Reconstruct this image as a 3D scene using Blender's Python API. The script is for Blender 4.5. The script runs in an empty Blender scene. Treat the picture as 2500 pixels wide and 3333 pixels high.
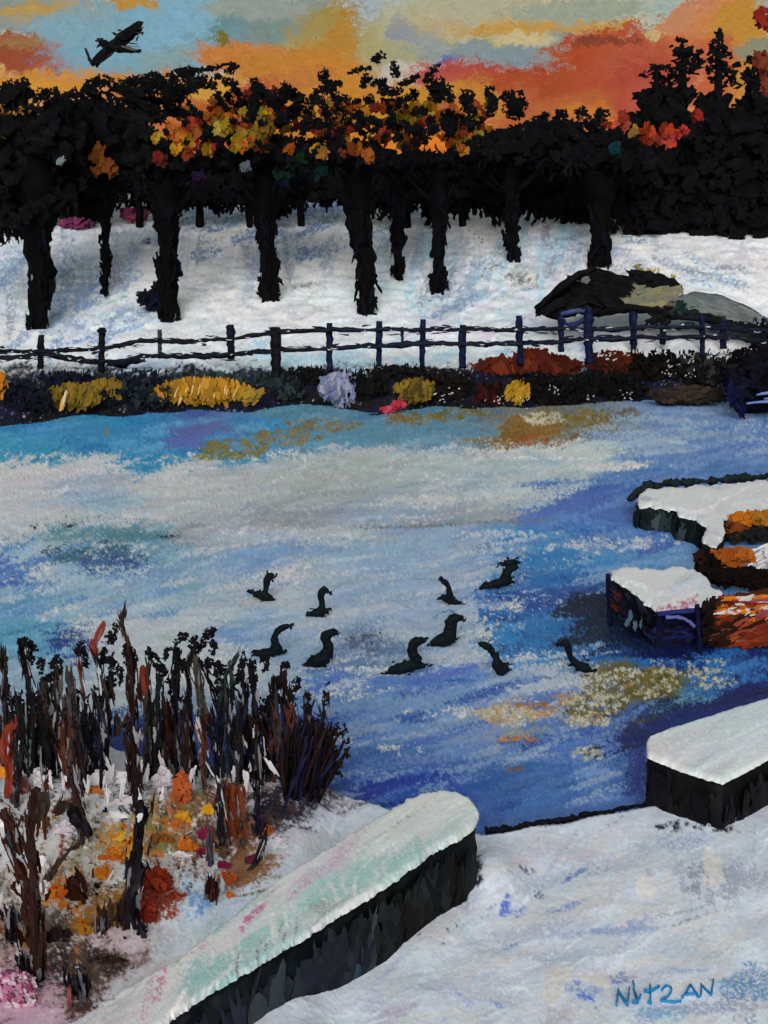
import bpy, math, random
import numpy as np
from mathutils import Vector

# ---------------------------------------------------------------- camera, sky, sun
F = 1236.0                     # focal length in pixels of a 768 x 1024 frame
EYE = 8.0                      # the viewer stands on a high terrace
PITCH = math.atan((512 - 200) / F)
CP, SP = math.cos(PITCH), math.sin(PITCH)
K = 768 / 1659.0               # sketch units -> pixels

sc = bpy.context.scene
cam_data = bpy.data.cameras.new("camera")
cam_data.sensor_fit = 'VERTICAL'
cam_data.sensor_height = 24.0
cam_data.lens = 24.0 * F / 1024.0
cam_data.clip_start = 0.1
cam_data.clip_end = 3000
cam = bpy.data.objects.new("camera", cam_data)
cam.location = (0, 0, EYE)
cam.rotation_euler = (math.pi / 2 - PITCH, 0, 0)
sc.collection.objects.link(cam)
sc.camera = cam
sc.view_settings.view_transform = 'Standard'
sc.view_settings.look = 'None'
sc.view_settings.gamma = 1
sc.view_settings.exposure = 0.0
sc.view_settings.use_curve_mapping = False

SUN_EL, SUN_AZ = math.radians(30), math.radians(185)   # high, behind the viewer's left shoulder
sun_data = bpy.data.lights.new("sun", 'SUN')
sun_data.energy = 2.9
sun_data.angle = math.radians(38)
sun_data.color = (1.0, 0.985, 0.965)
sun = bpy.data.objects.new("sun", sun_data)
sd = Vector((math.sin(SUN_AZ) * math.cos(SUN_EL), math.cos(SUN_AZ) * math.cos(SUN_EL), math.sin(SUN_EL)))
sun.rotation_euler = sd.to_track_quat('Z', 'Y').to_euler()
sun.location = (-8, -20, 40)
sc.collection.objects.link(sun)


def s2l(c):
    c = np.asarray(c, float) / 255.0
    return np.where(c <= 0.04045, c / 12.92, ((c + 0.055) / 1.055) ** 2.4)


def srgb(c):
    r = s2l(c)
    return (float(r[0]), float(r[1]), float(r[2]), 1.0)


def ray(px, py):
    x = (np.asarray(px, float) - 384) / F
    v = (512 - np.asarray(py, float)) / F
    return x, CP + v * SP, -SP + v * CP


def on_z(px, py, z=0.0):
    x, y, zz = ray(px, py)
    t = (z - EYE) / zz
    return np.stack([x * t, y * t, np.zeros_like(t) + z], -1)


def at_y(px, py, Y):
    x, y, zz = ray(px, py)
    t = Y / y
    return np.stack([x * t, y * t, EYE + zz * t], -1)


def project(P):
    P = np.asarray(P, float)
    x, y, z = P[..., 0], P[..., 1], P[..., 2] - EYE
    d = y * CP - z * SP
    u = y * SP + z * CP
    return 384 + F * x / d, 512 - F * u / d


def dz(x, y, z=0.0):           # sketch units -> ground point
    return on_z(np.asarray(x, float) * K, np.asarray(y, float) * K, z)


def dy(x, y, Y):
    return at_y(np.asarray(x, float) * K, np.asarray(y, float) * K, Y)


def unit(Y, z=0.0):            # metres per sketch unit at a place
    return (Y * CP + (EYE - z) * SP) / F * K


# the sky: Nishita air, mixed with a broken sunset cloud cover that runs all the way round
world = bpy.data.worlds.new("World")
sc.world = world
world.use_nodes = True
nt = world.node_tree
nt.nodes.clear()
LK = nt.links.new


def nd(t, **kw):
    n = nt.nodes.new(t)
    for k, v in kw.items():
        setattr(n, k, v)
    return n


def mth(op, a, b=None, c=None):
    n = nd('ShaderNodeMath', operation=op)
    for i, v in enumerate((a, b, c)):
        if v is None:
            continue
        if isinstance(v, (int, float)):
            n.inputs[i].default_value = v
        else:
            LK(v, n.inputs[i])
    return n.outputs[0]


def vmth(op, a, b=None, out=0):
    n = nd('ShaderNodeVectorMath', operation=op)
    for i, v in enumerate((a, b)):
        if v is None:
            continue
        if isinstance(v, (tuple, list)):
            n.inputs[i].default_value = v
        else:
            LK(v, n.inputs[i])
    return n.outputs[out]


def mixc(f, a, b, mode='MIX'):
    n = nd('ShaderNodeMix', data_type='RGBA', blend_type=mode)
    for s, v in ((n.inputs[0], f), (n.inputs[6], a), (n.inputs[7], b)):
        if isinstance(v, (int, float, tuple)):
            s.default_value = v
        else:
            LK(v, s)
    return n.outputs[2]


def ramp(v, stops, interp='LINEAR'):
    n = nd('ShaderNodeValToRGB')
    n.color_ramp.interpolation = interp
    el = n.color_ramp.elements
    while len(el) < len(stops):
        el.new(0.5)
    for e, (p, c) in zip(el, stops):
        e.position = p
        e.color = c
    LK(v, n.inputs[0])
    return n.outputs[0]


tc = nd('ShaderNodeTexCoord')
sep = nd('ShaderNodeSeparateXYZ')
LK(tc.outputs['Generated'], sep.inputs[0])
az = mth('MULTIPLY', mth('ARCTAN2', sep.outputs[0], sep.outputs[1]), 180 / math.pi)
el = mth('MULTIPLY', mth('ARCSINE', sep.outputs[2]), 180 / math.pi)
comb = nd('ShaderNodeCombineXYZ')
LK(az, comb.inputs[0]); LK(el, comb.inputs[1])
P0 = comb.outputs[0]


def noise(vec, scale, detail=3, rough=0.6, out=1):
    n = nd('ShaderNodeTexNoise', noise_dimensions='3D')
    n.inputs['Scale'].default_value = scale
    n.inputs['Detail'].default_value = detail
    n.inputs['Roughness'].default_value = rough
    LK(vec, n.inputs['Vector'])
    return n.outputs[out]


def vscale(v, s):
    n = nd('ShaderNodeVectorMath', operation='SCALE')
    LK(v, n.inputs[0]); n.inputs[3].default_value = s
    return n.outputs[0]


w1 = vscale(vmth('SUBTRACT', noise(P0, 1.1, 4, 0.7), (0.5, 0.5, 0.5)), 1.5)
w2 = vscale(vmth('SUBTRACT', noise(P0, 7.0, 3, 0.7), (0.5, 0.5, 0.5)), 0.42)
PW = vmth('ADD', vmth('ADD', P0, w1), w2)
mp = nd('ShaderNodeMapping'); mp.inputs['Scale'].default_value = (0.10, 0.42, 1); mp.inputs['Rotation'].default_value = (0, 0, 0.25)
LK(PW, mp.inputs[0])
big = noise(mp.outputs[0], 1.0, 3, 0.55, 0)
mpb = nd('ShaderNodeMapping'); mpb.inputs['Scale'].default_value = (1.1, 5.0, 1); mpb.inputs['Rotation'].default_value = (0, 0, 0.35)
LK(vmth('ADD', P0, w1), mpb.inputs[0])
bris = noise(mpb.outputs[0], 1.6, 3, 0.7, 0)
sky = nd('ShaderNodeTexSky', sky_type='NISHITA')
sky.sun_disc = False
sky.sun_elevation = SUN_EL
sky.sun_rotation = SUN_AZ
air = mixc(1.0, sky.outputs[0], (0.1, 0.1, 0.1, 1), 'MULTIPLY')
cloud = ramp(big, [(0.30, srgb((118, 165, 188))), (0.46, srgb((160, 178, 172))), (0.56, srgb((186, 178, 150))), (0.70, srgb((205, 160, 90)))])
glow = ramp(big, [(0.36, srgb((214, 134, 40))), (0.5, srgb((222, 124, 45))), (0.62, srgb((196, 82, 45)))])
eln = mth('DIVIDE', el, 90.0)
lowm = nd('ShaderNodeMapRange', interpolation_type='SMOOTHSTEP')
LK(mth('ADD', el, mth('MULTIPLY', mth('SUBTRACT', big, 0.5), 7.0)), lowm.inputs[0])
lowm.inputs[1].default_value = 3.0; lowm.inputs[2].default_value = 6.0
base = mixc(lowm.outputs[0], glow, cloud)
him = nd('ShaderNodeMapRange', interpolation_type='SMOOTHSTEP')
LK(el, him.inputs[0]); him.inputs[1].default_value = 14; him.inputs[2].default_value = 60
him.inputs[4].default_value = 0.55
col = mixc(him.outputs[0], base, air)


def band(x, y, a, b, ang, c, soft=0.5, op=1.0):
    """one brushed cloud: centre and half sizes in sketch units, angle in degrees"""
    global col
    p = at_y(x * K, y * K, 1000.0) - np.array([0, 0, EYE])
    r = np.linalg.norm(p)
    caz, cel = math.degrees(math.atan2(p[0], p[1])), math.degrees(math.asin(p[2] / r))
    u = math.degrees(1 / F) * K
    m = nd('ShaderNodeMapping', vector_type='TEXTURE')
    m.inputs['Location'].default_value = (caz, cel, 0)
    m.inputs['Rotation'].default_value = (0, 0, math.radians(ang))
    m.inputs['Scale'].default_value = (a * u, b * u, 1)
    ch = nd('ShaderNodeVectorMath', operation='MULTIPLY_ADD')     # chained, so the bands are worked out one after another
    LK(col, ch.inputs[0]); ch.inputs[1].default_value = (1e-6, 1e-6, 1e-6); LK(PW, ch.inputs[2])
    LK(ch.outputs[0], m.inputs[0])
    L = nd('ShaderNodeVectorMath', operation='LENGTH')
    LK(m.outputs[0], L.inputs[0])
    d = mth('ADD', L.outputs[1], mth('MULTIPLY', mth('SUBTRACT', bris, 0.5), 1.5))
    mr = nd('ShaderNodeMapRange', interpolation_type='SMOOTHSTEP')
    LK(d, mr.inputs[0])
    mr.inputs[1].default_value = 1.0 + soft * 0.5; mr.inputs[2].default_value = 1.0 - soft * 0.5
    mr.inputs[3].default_value = 0.0; mr.inputs[4].default_value = op
    if c[0] > 200 and c[2] < 60:      # the sunset is veiled by thin grey cloud
        c = (c[0] * .95, c[1] * .97, c[2] + 16)
    g = sum(c) / 3
    col = mixc(mr.outputs[0], col, srgb([(v * .88 + g * .12) * .93 for v in c]))


BLUE, GREY, TAN, OR, RED = (124, 178, 200), (140, 158, 158), (188, 172, 128), (222, 140, 36), (196, 82, 42)
for b in [
    # upper left
    (60, 30, 130, 40, 8, (150, 160, 150)), (120, 20, 90, 20, 12, (190, 160, 100)), (250, 80, 200, 75, 10, BLUE),
    (380, 70, 130, 85, 30, (122, 178, 204)), (400, 50, 80, 30, 30, (134, 186, 214)), (120, 75, 70, 22, 5, (134, 176, 190)),
    (60, 20, 60, 10, 6, (196, 160, 84)), (285, 8, 45, 14, -10, (206, 152, 62)),
    (60, 110, 130, 32, -4, (180, 96, 60)), (40, 100, 70, 14, 6, (168, 120, 70)), (90, 140, 120, 26, -3, (186, 90, 54)), (30, 125, 70, 20, 0, (170, 80, 52)),
    (200, 150, 60, 18, 10, (160, 150, 136)), (270, 140, 90, 28, 12, (146, 160, 160)), (330, 130, 70, 35, 10, (124, 168, 176)),
    (120, 178, 160, 18, 2, (236, 152, 34)), (60, 190, 70, 14, 2, (240, 160, 30)),
    (300, 62, 180, 62, 18, (126, 178, 202)), (400, 60, 90, 80, 50, (130, 182, 208)), (190, 60, 90, 34, 6, (132, 176, 194)), (200, 22, 60, 12, 10, (140, 172, 180)), (290, 6, 46, 12, -8, (206, 152, 62)),
    (430, 118, 44, 34, 60, (126, 174, 190)), (360, 130, 60, 26, 10, (136, 172, 178)),
    (10, 260, 60, 80, 90, (226, 150, 40)),
    # middle
    (520, 70, 70, 60, 80, (110, 150, 154)), (560, 90, 80, 40, 10, (116, 156, 168)), (640, 60, 110, 60, 20, (130, 152, 146)),
    (560, 20, 120, 22, 0, (156, 168, 158)), (760, 20, 60, 30, 10, (170, 186, 196)), (700, 90, 90, 60, 40, (178, 150, 74)),
    (660, 110, 70, 40, 20, (176, 158, 92)), (540, 128, 110, 30, -5, (226, 134, 40)), (600, 140, 110, 32, 12, (222, 138, 36)),
    (720, 120, 80, 40, 60, (196, 140, 52)), (690, 160, 120, 40, 5, (226, 140, 34)), (760, 200, 60, 60, 80, (228, 144, 30)),
    (640, 175, 80, 22, 8, (220, 130, 40)), (480, 86, 12, 16, 70, (130, 118, 50)),
    (850, 60, 60, 50, 30, (186, 186, 168)), (820, 100, 50, 50, 60, (182, 168, 112)), (900, 100, 80, 60, 30, (176, 172, 130)),
    (930, 40, 110, 45, 10, (188, 186, 150)), (870, 70, 26, 30, 60, (150, 156, 164)), (860, 165, 70, 22, 15, (206, 196, 180)),
    (960, 95, 70, 40, 0, (156, 166, 160)), (1000, 140, 50, 26, -10, (170, 186, 190)), (975, 128, 24, 14, 10, (62, 100, 186)),
    (1010, 120, 22, 12, 0, (96, 130, 190)),
    (1000, 70, 60, 20, -10, (200, 190, 150)), (1100, 40, 190, 40, 2, (200, 176, 122)), (1180, 60, 160, 14, 2, (214, 160, 72)),
    (1060, 20, 130, 22, 3, (190, 184, 150)), (1250, 20, 140, 24, 2, (166, 174, 150)), (1300, 62, 90, 10, 6, (208, 152, 70)),
    (1100, 110, 90, 30, 0, (186, 170, 112)), (1060, 125, 90, 28, -6, (140, 158, 160)), (1180, 125, 110, 34, 4, (136, 156, 164)),
    (1230, 100, 70, 30, 0, (150, 164, 156)), (1130, 85, 60, 14, 0, (216, 196, 140)),
    # red and orange low in the right half
    (980, 172, 90, 34, -5, (206, 84, 58)), (1080, 180, 100, 34, -8, (204, 80, 44)), (1160, 200, 110, 45, -6, (190, 76, 40)),
    (1240, 190, 80, 50, 10, (186, 80, 40)), (1330, 150, 100, 70, 30, (206, 84, 34)), (1300, 110, 110, 40, 4, (196, 78, 40)),
    (1420, 120, 120, 60, 10, (210, 92, 44)), (1390, 200, 100, 60, 20, (206, 78, 40)), (1200, 240, 120, 34, 8, (212, 106, 36)),
    (1265, 245, 60, 20, 0, (236, 132, 30)), (1420, 210, 60, 30, 0, (204, 92, 70)), (1100, 235, 60, 40, 30, (214, 104, 40)),
    (1300, 92, 70, 8, 3, (150, 70, 50)), (1440, 62, 46, 14, 5, (222, 196, 124)),
    (1520, 60, 80, 60, 40, (218, 116, 66)), (1480, 40, 60, 26, 20, (214, 140, 96)), (1560, 30, 70, 34, 30, (224, 138, 80)),
    (1600, 60, 60, 60, 60, (222, 150, 36)), (1600, 120, 50, 40, 30, (226, 156, 34)), (1560, 130, 40, 60, 80, (214, 106, 60)),
    (1545, 200, 60, 60, 0, (214, 104, 64)), (1640, 110, 20, 50, 90, (150, 150, 120)), (1630, 190, 50, 50, 0, (226, 150, 40)),
    # glow behind the tree tops
    (380, 230, 160, 60, 0, (230, 130, 36)), (560, 240, 150, 60, 0, (216, 112, 38)), (740, 240, 160, 55, 5, (226, 140, 28)), (900, 230, 150, 40, 14, (228, 150, 26)),
    (940, 235, 80, 18, 16, (160, 140, 30)), (960, 262, 90, 20, 16, (206, 108, 40)), (1000, 230, 60, 24, 10, (206, 100, 44)), (1040, 225, 40, 50, 80, (226, 140, 34)),
    (440, 190, 90, 24, 0, (222, 160, 60)), (520, 215, 60, 22, 30, (190, 84, 44)),
    (1440, 300, 130, 50, 0, (196, 66, 40)), (395, 292, 70, 40, 10, (222, 116, 46)), (350, 300, 14, 22, 70, (206, 168, 40)), (440, 250, 40, 20, 20, (196, 96, 40)),
]:
    band(*b)
streak = ramp(bris, [(0.3, (0.78, 0.80, 0.82, 1)), (0.72, (1.12, 1.10, 1.06, 1))])
col = mixc(1.0, col, streak, 'MULTIPLY')
flk = noise(vscale(P0, 1.0), 9.0, 2, 0.6, 0)
col = mixc(mth('MULTIPLY', mth('GREATER_THAN', mth('ADD', flk, mth('MULTIPLY', big, 0.25)), 0.86), 0.5), col, srgb((216, 206, 190)))
bgn = nd('ShaderNodeBackground')
LK(col, bgn.inputs[0]); bgn.inputs[1].default_value = 1.0
wo = nd('ShaderNodeOutputWorld')
LK(bgn.outputs[0], wo.inputs[0])
world.cycles.sampling_method = 'MANUAL'
world.cycles.sample_map_resolution = 512

# ---------------------------------------------------------------- brushwork engine: strokes laid on a surface as colour and relief
rng = np.random.default_rng(7)
random.seed(7)


def _field(n, lo, hi, seed):
    """tileable band-passed noise, roughly unit variance"""
    r = np.random.default_rng(seed)
    f = np.fft.fft2(r.standard_normal((n, n)))
    k = np.fft.fftfreq(n)
    kk = np.hypot(k[:, None], k[None, :])
    f *= np.exp(-(kk * lo) ** 2) * (1 - np.exp(-(kk * hi) ** 2))
    g = np.fft.ifft2(f).real
    return g / g.std()


NS = 1024
N2, N5, N14, N40 = _field(NS, 2, 8, 1), _field(NS, 5, 20, 2), _field(NS, 14, 56, 3), _field(NS, 40, 200, 4)
GR = _field(NS, 1.6, 5, 5)                       # canvas tooth
B1 = np.interp(np.arange(0, 512, .25), np.arange(512), rng.standard_normal(512))


class Layer:
    def __init__(s, x0, y0, x1, y1, st, base):
        s.x0, s.y0, s.st = x0, y0, st
        s.w, s.h = int((x1 - x0) / st) + 1, int((y1 - y0) / st) + 1
        s.C = np.empty((s.h, s.w, 3), np.float32); s.C[:] = base
        s.H = np.zeros((s.h, s.w), np.float32)

    def stroke(s, x, y, L, W, ang, c, a=1.0, dry=0.0, curve=0.0, rag=1.0, th=1.0, var=9):
        """one brush stroke; x, y, L, W in pixels, angle in degrees counter-clockwise"""
        t = math.radians(ang); ct, st = math.cos(t), math.sin(t)
        r = (abs(ct) * L + abs(st) * W) / 2 * 1.25 + abs(curve) + 4
        q = (abs(st) * L + abs(ct) * W) / 2 * 1.25 + abs(curve) + 4
        i0, i1 = max(0, int((x - r - s.x0) / s.st)), min(s.w, int((x + r - s.x0) / s.st) + 1)
        j0, j1 = max(0, int((y - q - s.y0) / s.st)), min(s.h, int((y + q - s.y0) / s.st) + 1)
        if i1 <= i0 or j1 <= j0:
            return
        X = (s.x0 + np.arange(i0, i1) * s.st - x)[None, :]
        Y = (s.y0 + np.arange(j0, j1) * s.st - y)[:, None]
        u = (X * ct - Y * st) / (L / 2)
        v = (X * st + Y * ct) + curve * ((X * ct - Y * st) / (L / 2)) ** 2
        off = int(rng.integers(0, NS)); of2 = int(rng.integers(0, NS))
        jj = (np.arange(j0, j1) + off) % NS; ii = (np.arange(i0, i1) + of2) % NS
        n5 = N5[np.ix_(jj, ii)]; n2 = N2[np.ix_(jj, ii)]
        gr = GR[np.ix_(np.arange(j0, j1) % NS, np.arange(i0, i1) % NS)]
        b = B1[((v + W) * 1.6 + off + 0.6 * n5).astype(int) % 2048] * .6 + B1[((v + W) * 0.5 + of2 + 0.3 * n5).astype(int) % 2048] * .5
        d = 1.0 - (np.abs(u) ** 3.2 + np.abs(v / (W / 2)) ** 3.2) ** (1 / 3.2)
        d = d * min(W, L) / 2 + rag * (n5 * min(1.6, W * .09) + n2 * .7 + b * .5) + np.minimum(0, b) * np.maximum(0, np.abs(u) - .55) * L * .10
        m = np.clip(d / 1.3 + .5, 0, 1)
        if dry > 0:
            thr = dry * 2.2 - 1.5 + .5 * u * dry
            m = m * np.clip((gr * .8 + b * .35 + n5 * .35 - thr) / .5, 0, 1)
        m = (m * a).astype(np.float32)
        cc = np.asarray(c, np.float32) + (var * (b * .8 + n5 * .35))[..., None].astype(np.float32)
        R = (slice(j0, j1), slice(i0, i1))
        s.C[R] += (cc - s.C[R]) * m[..., None]
        edge = np.exp(-(d / 1.6) ** 2) * .7
        s.H[R] += ((th * (.55 + .45 * b + edge) + gr * .12) - s.H[R] * .75) * m * .8

    def fill(s, zones, n, L=(26, 60), W=(6, 15), ang=(0, 8), jit=9, clump=.22, a=(.75, 1), dry=.25, region=None, K_=K):
        """n strokes, each in the colour of the nearest zone (x, y, rx, ry, colour[, angle])"""
        Z = np.array([[z[0] * K_, z[1] * K_, z[2] * K_, z[3] * K_] for z in zones])
        ZC = np.array([z[4] for z in zones], float)
        ZA = [z[5] if len(z) > 5 else None for z in zones]
        for _ in range(n):
            if region is None:
                x = s.x0 + rng.random() * s.w * s.st; y = s.y0 + rng.random() * s.h * s.st
            else:
                x = region[0] + rng.random() * (region[2] - region[0]); y = region[1] + rng.random() * (region[3] - region[1])
            d = ((x - Z[:, 0]) / Z[:, 2]) ** 2 + ((y - Z[:, 1]) / Z[:, 3]) ** 2
            d = np.sqrt(d) * (1 + clump * rng.standard_normal(len(Z)))
            k = int(np.argmin(d))
            an = (ZA[k] if ZA[k] is not None else ang[0]) + rng.normal() * ang[1]
            c = ZC[k] + rng.normal() * jit + rng.standard_normal(3) * jit * .35
            s.stroke(x, y, rng.uniform(*L), rng.uniform(*W), an, c, rng.uniform(*a), dry * rng.random(), rng.normal() * 2, var=8)

    def D(s, *st):
        """hand-laid strokes in sketch units: (x, y, length, width, angle, colour, dryness, alpha)"""
        for t in st:
            x, y, L, W, an, c = t[:6]
            s.stroke(x * K, y * K, L * K, W * K, an, c, t[7] if len(t) > 7 else 1.0, t[6] if len(t) > 6 else 0.0, rng.normal() * 1.0)

    def speck(s, x, y, rx, ry, c, n, ang=10, size=(3, 8), dry=.5):
        """dry-brush flecks scattered in an ellipse (sketch units)"""
        for _ in range(n):
            r = math.sqrt(rng.random()); t = rng.random() * 6.283
            s.stroke((x + rx * r * math.cos(t)) * K, (y + ry * r * math.sin(t)) * K, rng.uniform(*size), rng.uniform(1.4, 3.0),
                     ang + rng.normal() * 10, np.array(c) + rng.normal() * 10, 1.0, dry * rng.random(), th=.8)

    def at(s, px, py):
        fold = lambda q, n: np.clip((n - 1.001) - np.abs(np.mod(q, 2 * (n - 1.001)) - (n - 1.001)), 0, n - 1.001)     # painting goes on, mirrored, beyond its field
        i = fold((np.asarray(px, float) - s.x0) / s.st, s.w); j = fold((np.asarray(py, float) - s.y0) / s.st, s.h)
        i0, j0 = i.astype(int), j.astype(int); fi, fj = (i - i0)[..., None], (j - j0)[..., None]
        g = lambda A: (A[j0, i0] * (1 - fi) * (1 - fj) + A[j0, i0 + 1] * fi * (1 - fj) + A[j0 + 1, i0] * (1 - fi) * fj + A[j0 + 1, i0 + 1] * fi * fj)
        return g(s.C), g(s.H[..., None])[..., 0]


# ---------------------------------------------------------------- materials
def paint_mat(name, rough=.55, spec=.3, grain=.10, bump=.25, scale=9.0, flat=None):
    m = bpy.data.materials.new(name); m.use_nodes = True
    t = m.node_tree; b = t.nodes["Principled BSDF"]
    b.inputs['Roughness'].default_value = rough
    b.inputs['Specular IOR Level'].default_value = spec
    tc = t.nodes.new('ShaderNodeTexCoord')
    nz = t.nodes.new('ShaderNodeTexNoise'); nz.inputs['Scale'].default_value = scale
    nz.inputs['Detail'].default_value = 4; nz.inputs['Roughness'].default_value = .7
    t.links.new(tc.outputs['Object'], nz.inputs['Vector'])
    mr = t.nodes.new('ShaderNodeMapRange')
    mr.inputs[1].default_value = .25; mr.inputs[2].default_value = .75
    mr.inputs[3].default_value = 1 - grain; mr.inputs[4].default_value = 1 + grain
    t.links.new(nz.outputs[0], mr.inputs[0])
    mx = t.nodes.new('ShaderNodeMix'); mx.data_type = 'RGBA'; mx.blend_type = 'MULTIPLY'; mx.inputs[0].default_value = 1
    if flat is None:
        at = t.nodes.new('ShaderNodeAttribute'); at.attribute_name = 'Col'
        t.links.new(at.outputs['Color'], mx.inputs[6])
    else:
        mx.inputs[6].default_value = srgb(flat)
    t.links.new(mr.outputs[0], mx.inputs[7])
    t.links.new(mx.outputs[2], b.inputs['Base Color'])
    bp = t.nodes.new('ShaderNodeBump'); bp.inputs['Strength'].default_value = bump; bp.inputs['Distance'].default_value = .03
    t.links.new(nz.outputs[0], bp.inputs['Height']); t.links.new(bp.outputs[0], b.inputs['Normal'])
    return m


M = dict(
    ice=paint_mat('frozen_lake_paint', .5, .2, .06, .15, 5),
    snow=paint_mat('snow_paint', .6, .25, .05, .2, 6),
    leaf=paint_mat('foliage_paint', .75, .03, .16, .25, 5),
    bark=paint_mat('bark_paint', .75, .03, .2, .5, 8),
    stone=paint_mat('stone_paint', .65, .08, .18, .4, 9),
    wood=paint_mat('timber_paint', .6, .06, .18, .4, 12),
    roof=paint_mat('roof_paint', .75, .05, .2, .4, 4),
    feather=paint_mat('feather_paint', .6, .06, .35, .4, 18, flat=(12, 19, 24)),
    blue=paint_mat('lettering_paint', .5, .3, .15, .3, 25, flat=(20, 120, 176)),
)

# ---------------------------------------------------------------- mesh helpers
EXPO = 1.0                       # light on a level surface: pigment = seen colour / EXPO


def pig(c):
    return np.clip(s2l(np.clip(c, 2, 250)) / EXPO, 0.001, .88)


def mesh_object(name, V, Fc, C, mat, parent=None, smooth=True):
    me = bpy.data.meshes.new(name)
    V = np.asarray(V, np.float32)
    if isinstance(Fc, np.ndarray):
        n, k = Fc.shape
        me.vertices.add(len(V)); me.vertices.foreach_set('co', V.ravel())
        me.loops.add(n * k); me.loops.foreach_set('vertex_index', Fc.astype(np.int32).ravel())
        me.polygons.add(n); me.polygons.foreach_set('loop_start', np.arange(0, n * k, k, dtype=np.int32))
        me.update(calc_edges=True)
    else:
        me.from_pydata(V.tolist(), [], Fc)
    if C is not None:
        ca = me.color_attributes.new('Col', 'FLOAT_COLOR', 'POINT')
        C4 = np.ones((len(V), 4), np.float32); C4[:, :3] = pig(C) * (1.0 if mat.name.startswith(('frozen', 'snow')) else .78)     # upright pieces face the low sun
        ca.data.foreach_set('color', C4.ravel())
    me.polygons.foreach_set('use_smooth', np.full(len(me.polygons), smooth))
    me.materials.append(mat)
    o = bpy.data.objects.new(name, me)
    sc.collection.objects.link(o)
    if parent is not None:
        o.parent = parent
        if parent.type == 'EMPTY' or True:
            o.matrix_parent_inverse = parent.matrix_world.inverted() if parent.parent is None else parent.matrix_world.inverted()
    return o


def tag(o, label=None, cat=None, group=None, kind=None):
    for k, v in (('label', label), ('category', cat), ('group', group), ('kind', kind)):
        if v:
            o[k] = v
    return o


def thing(name, label, cat, loc=(0, 0, 0), group=None):
    o = bpy.data.objects.new(name, None)
    o.empty_display_size = .2
    o.location = tuple(float(v) for v in loc)
    sc.collection.objects.link(o)
    o.matrix_world = __import__('mathutils').Matrix.Translation(o.location)
    return tag(o, label, cat, group)


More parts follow.
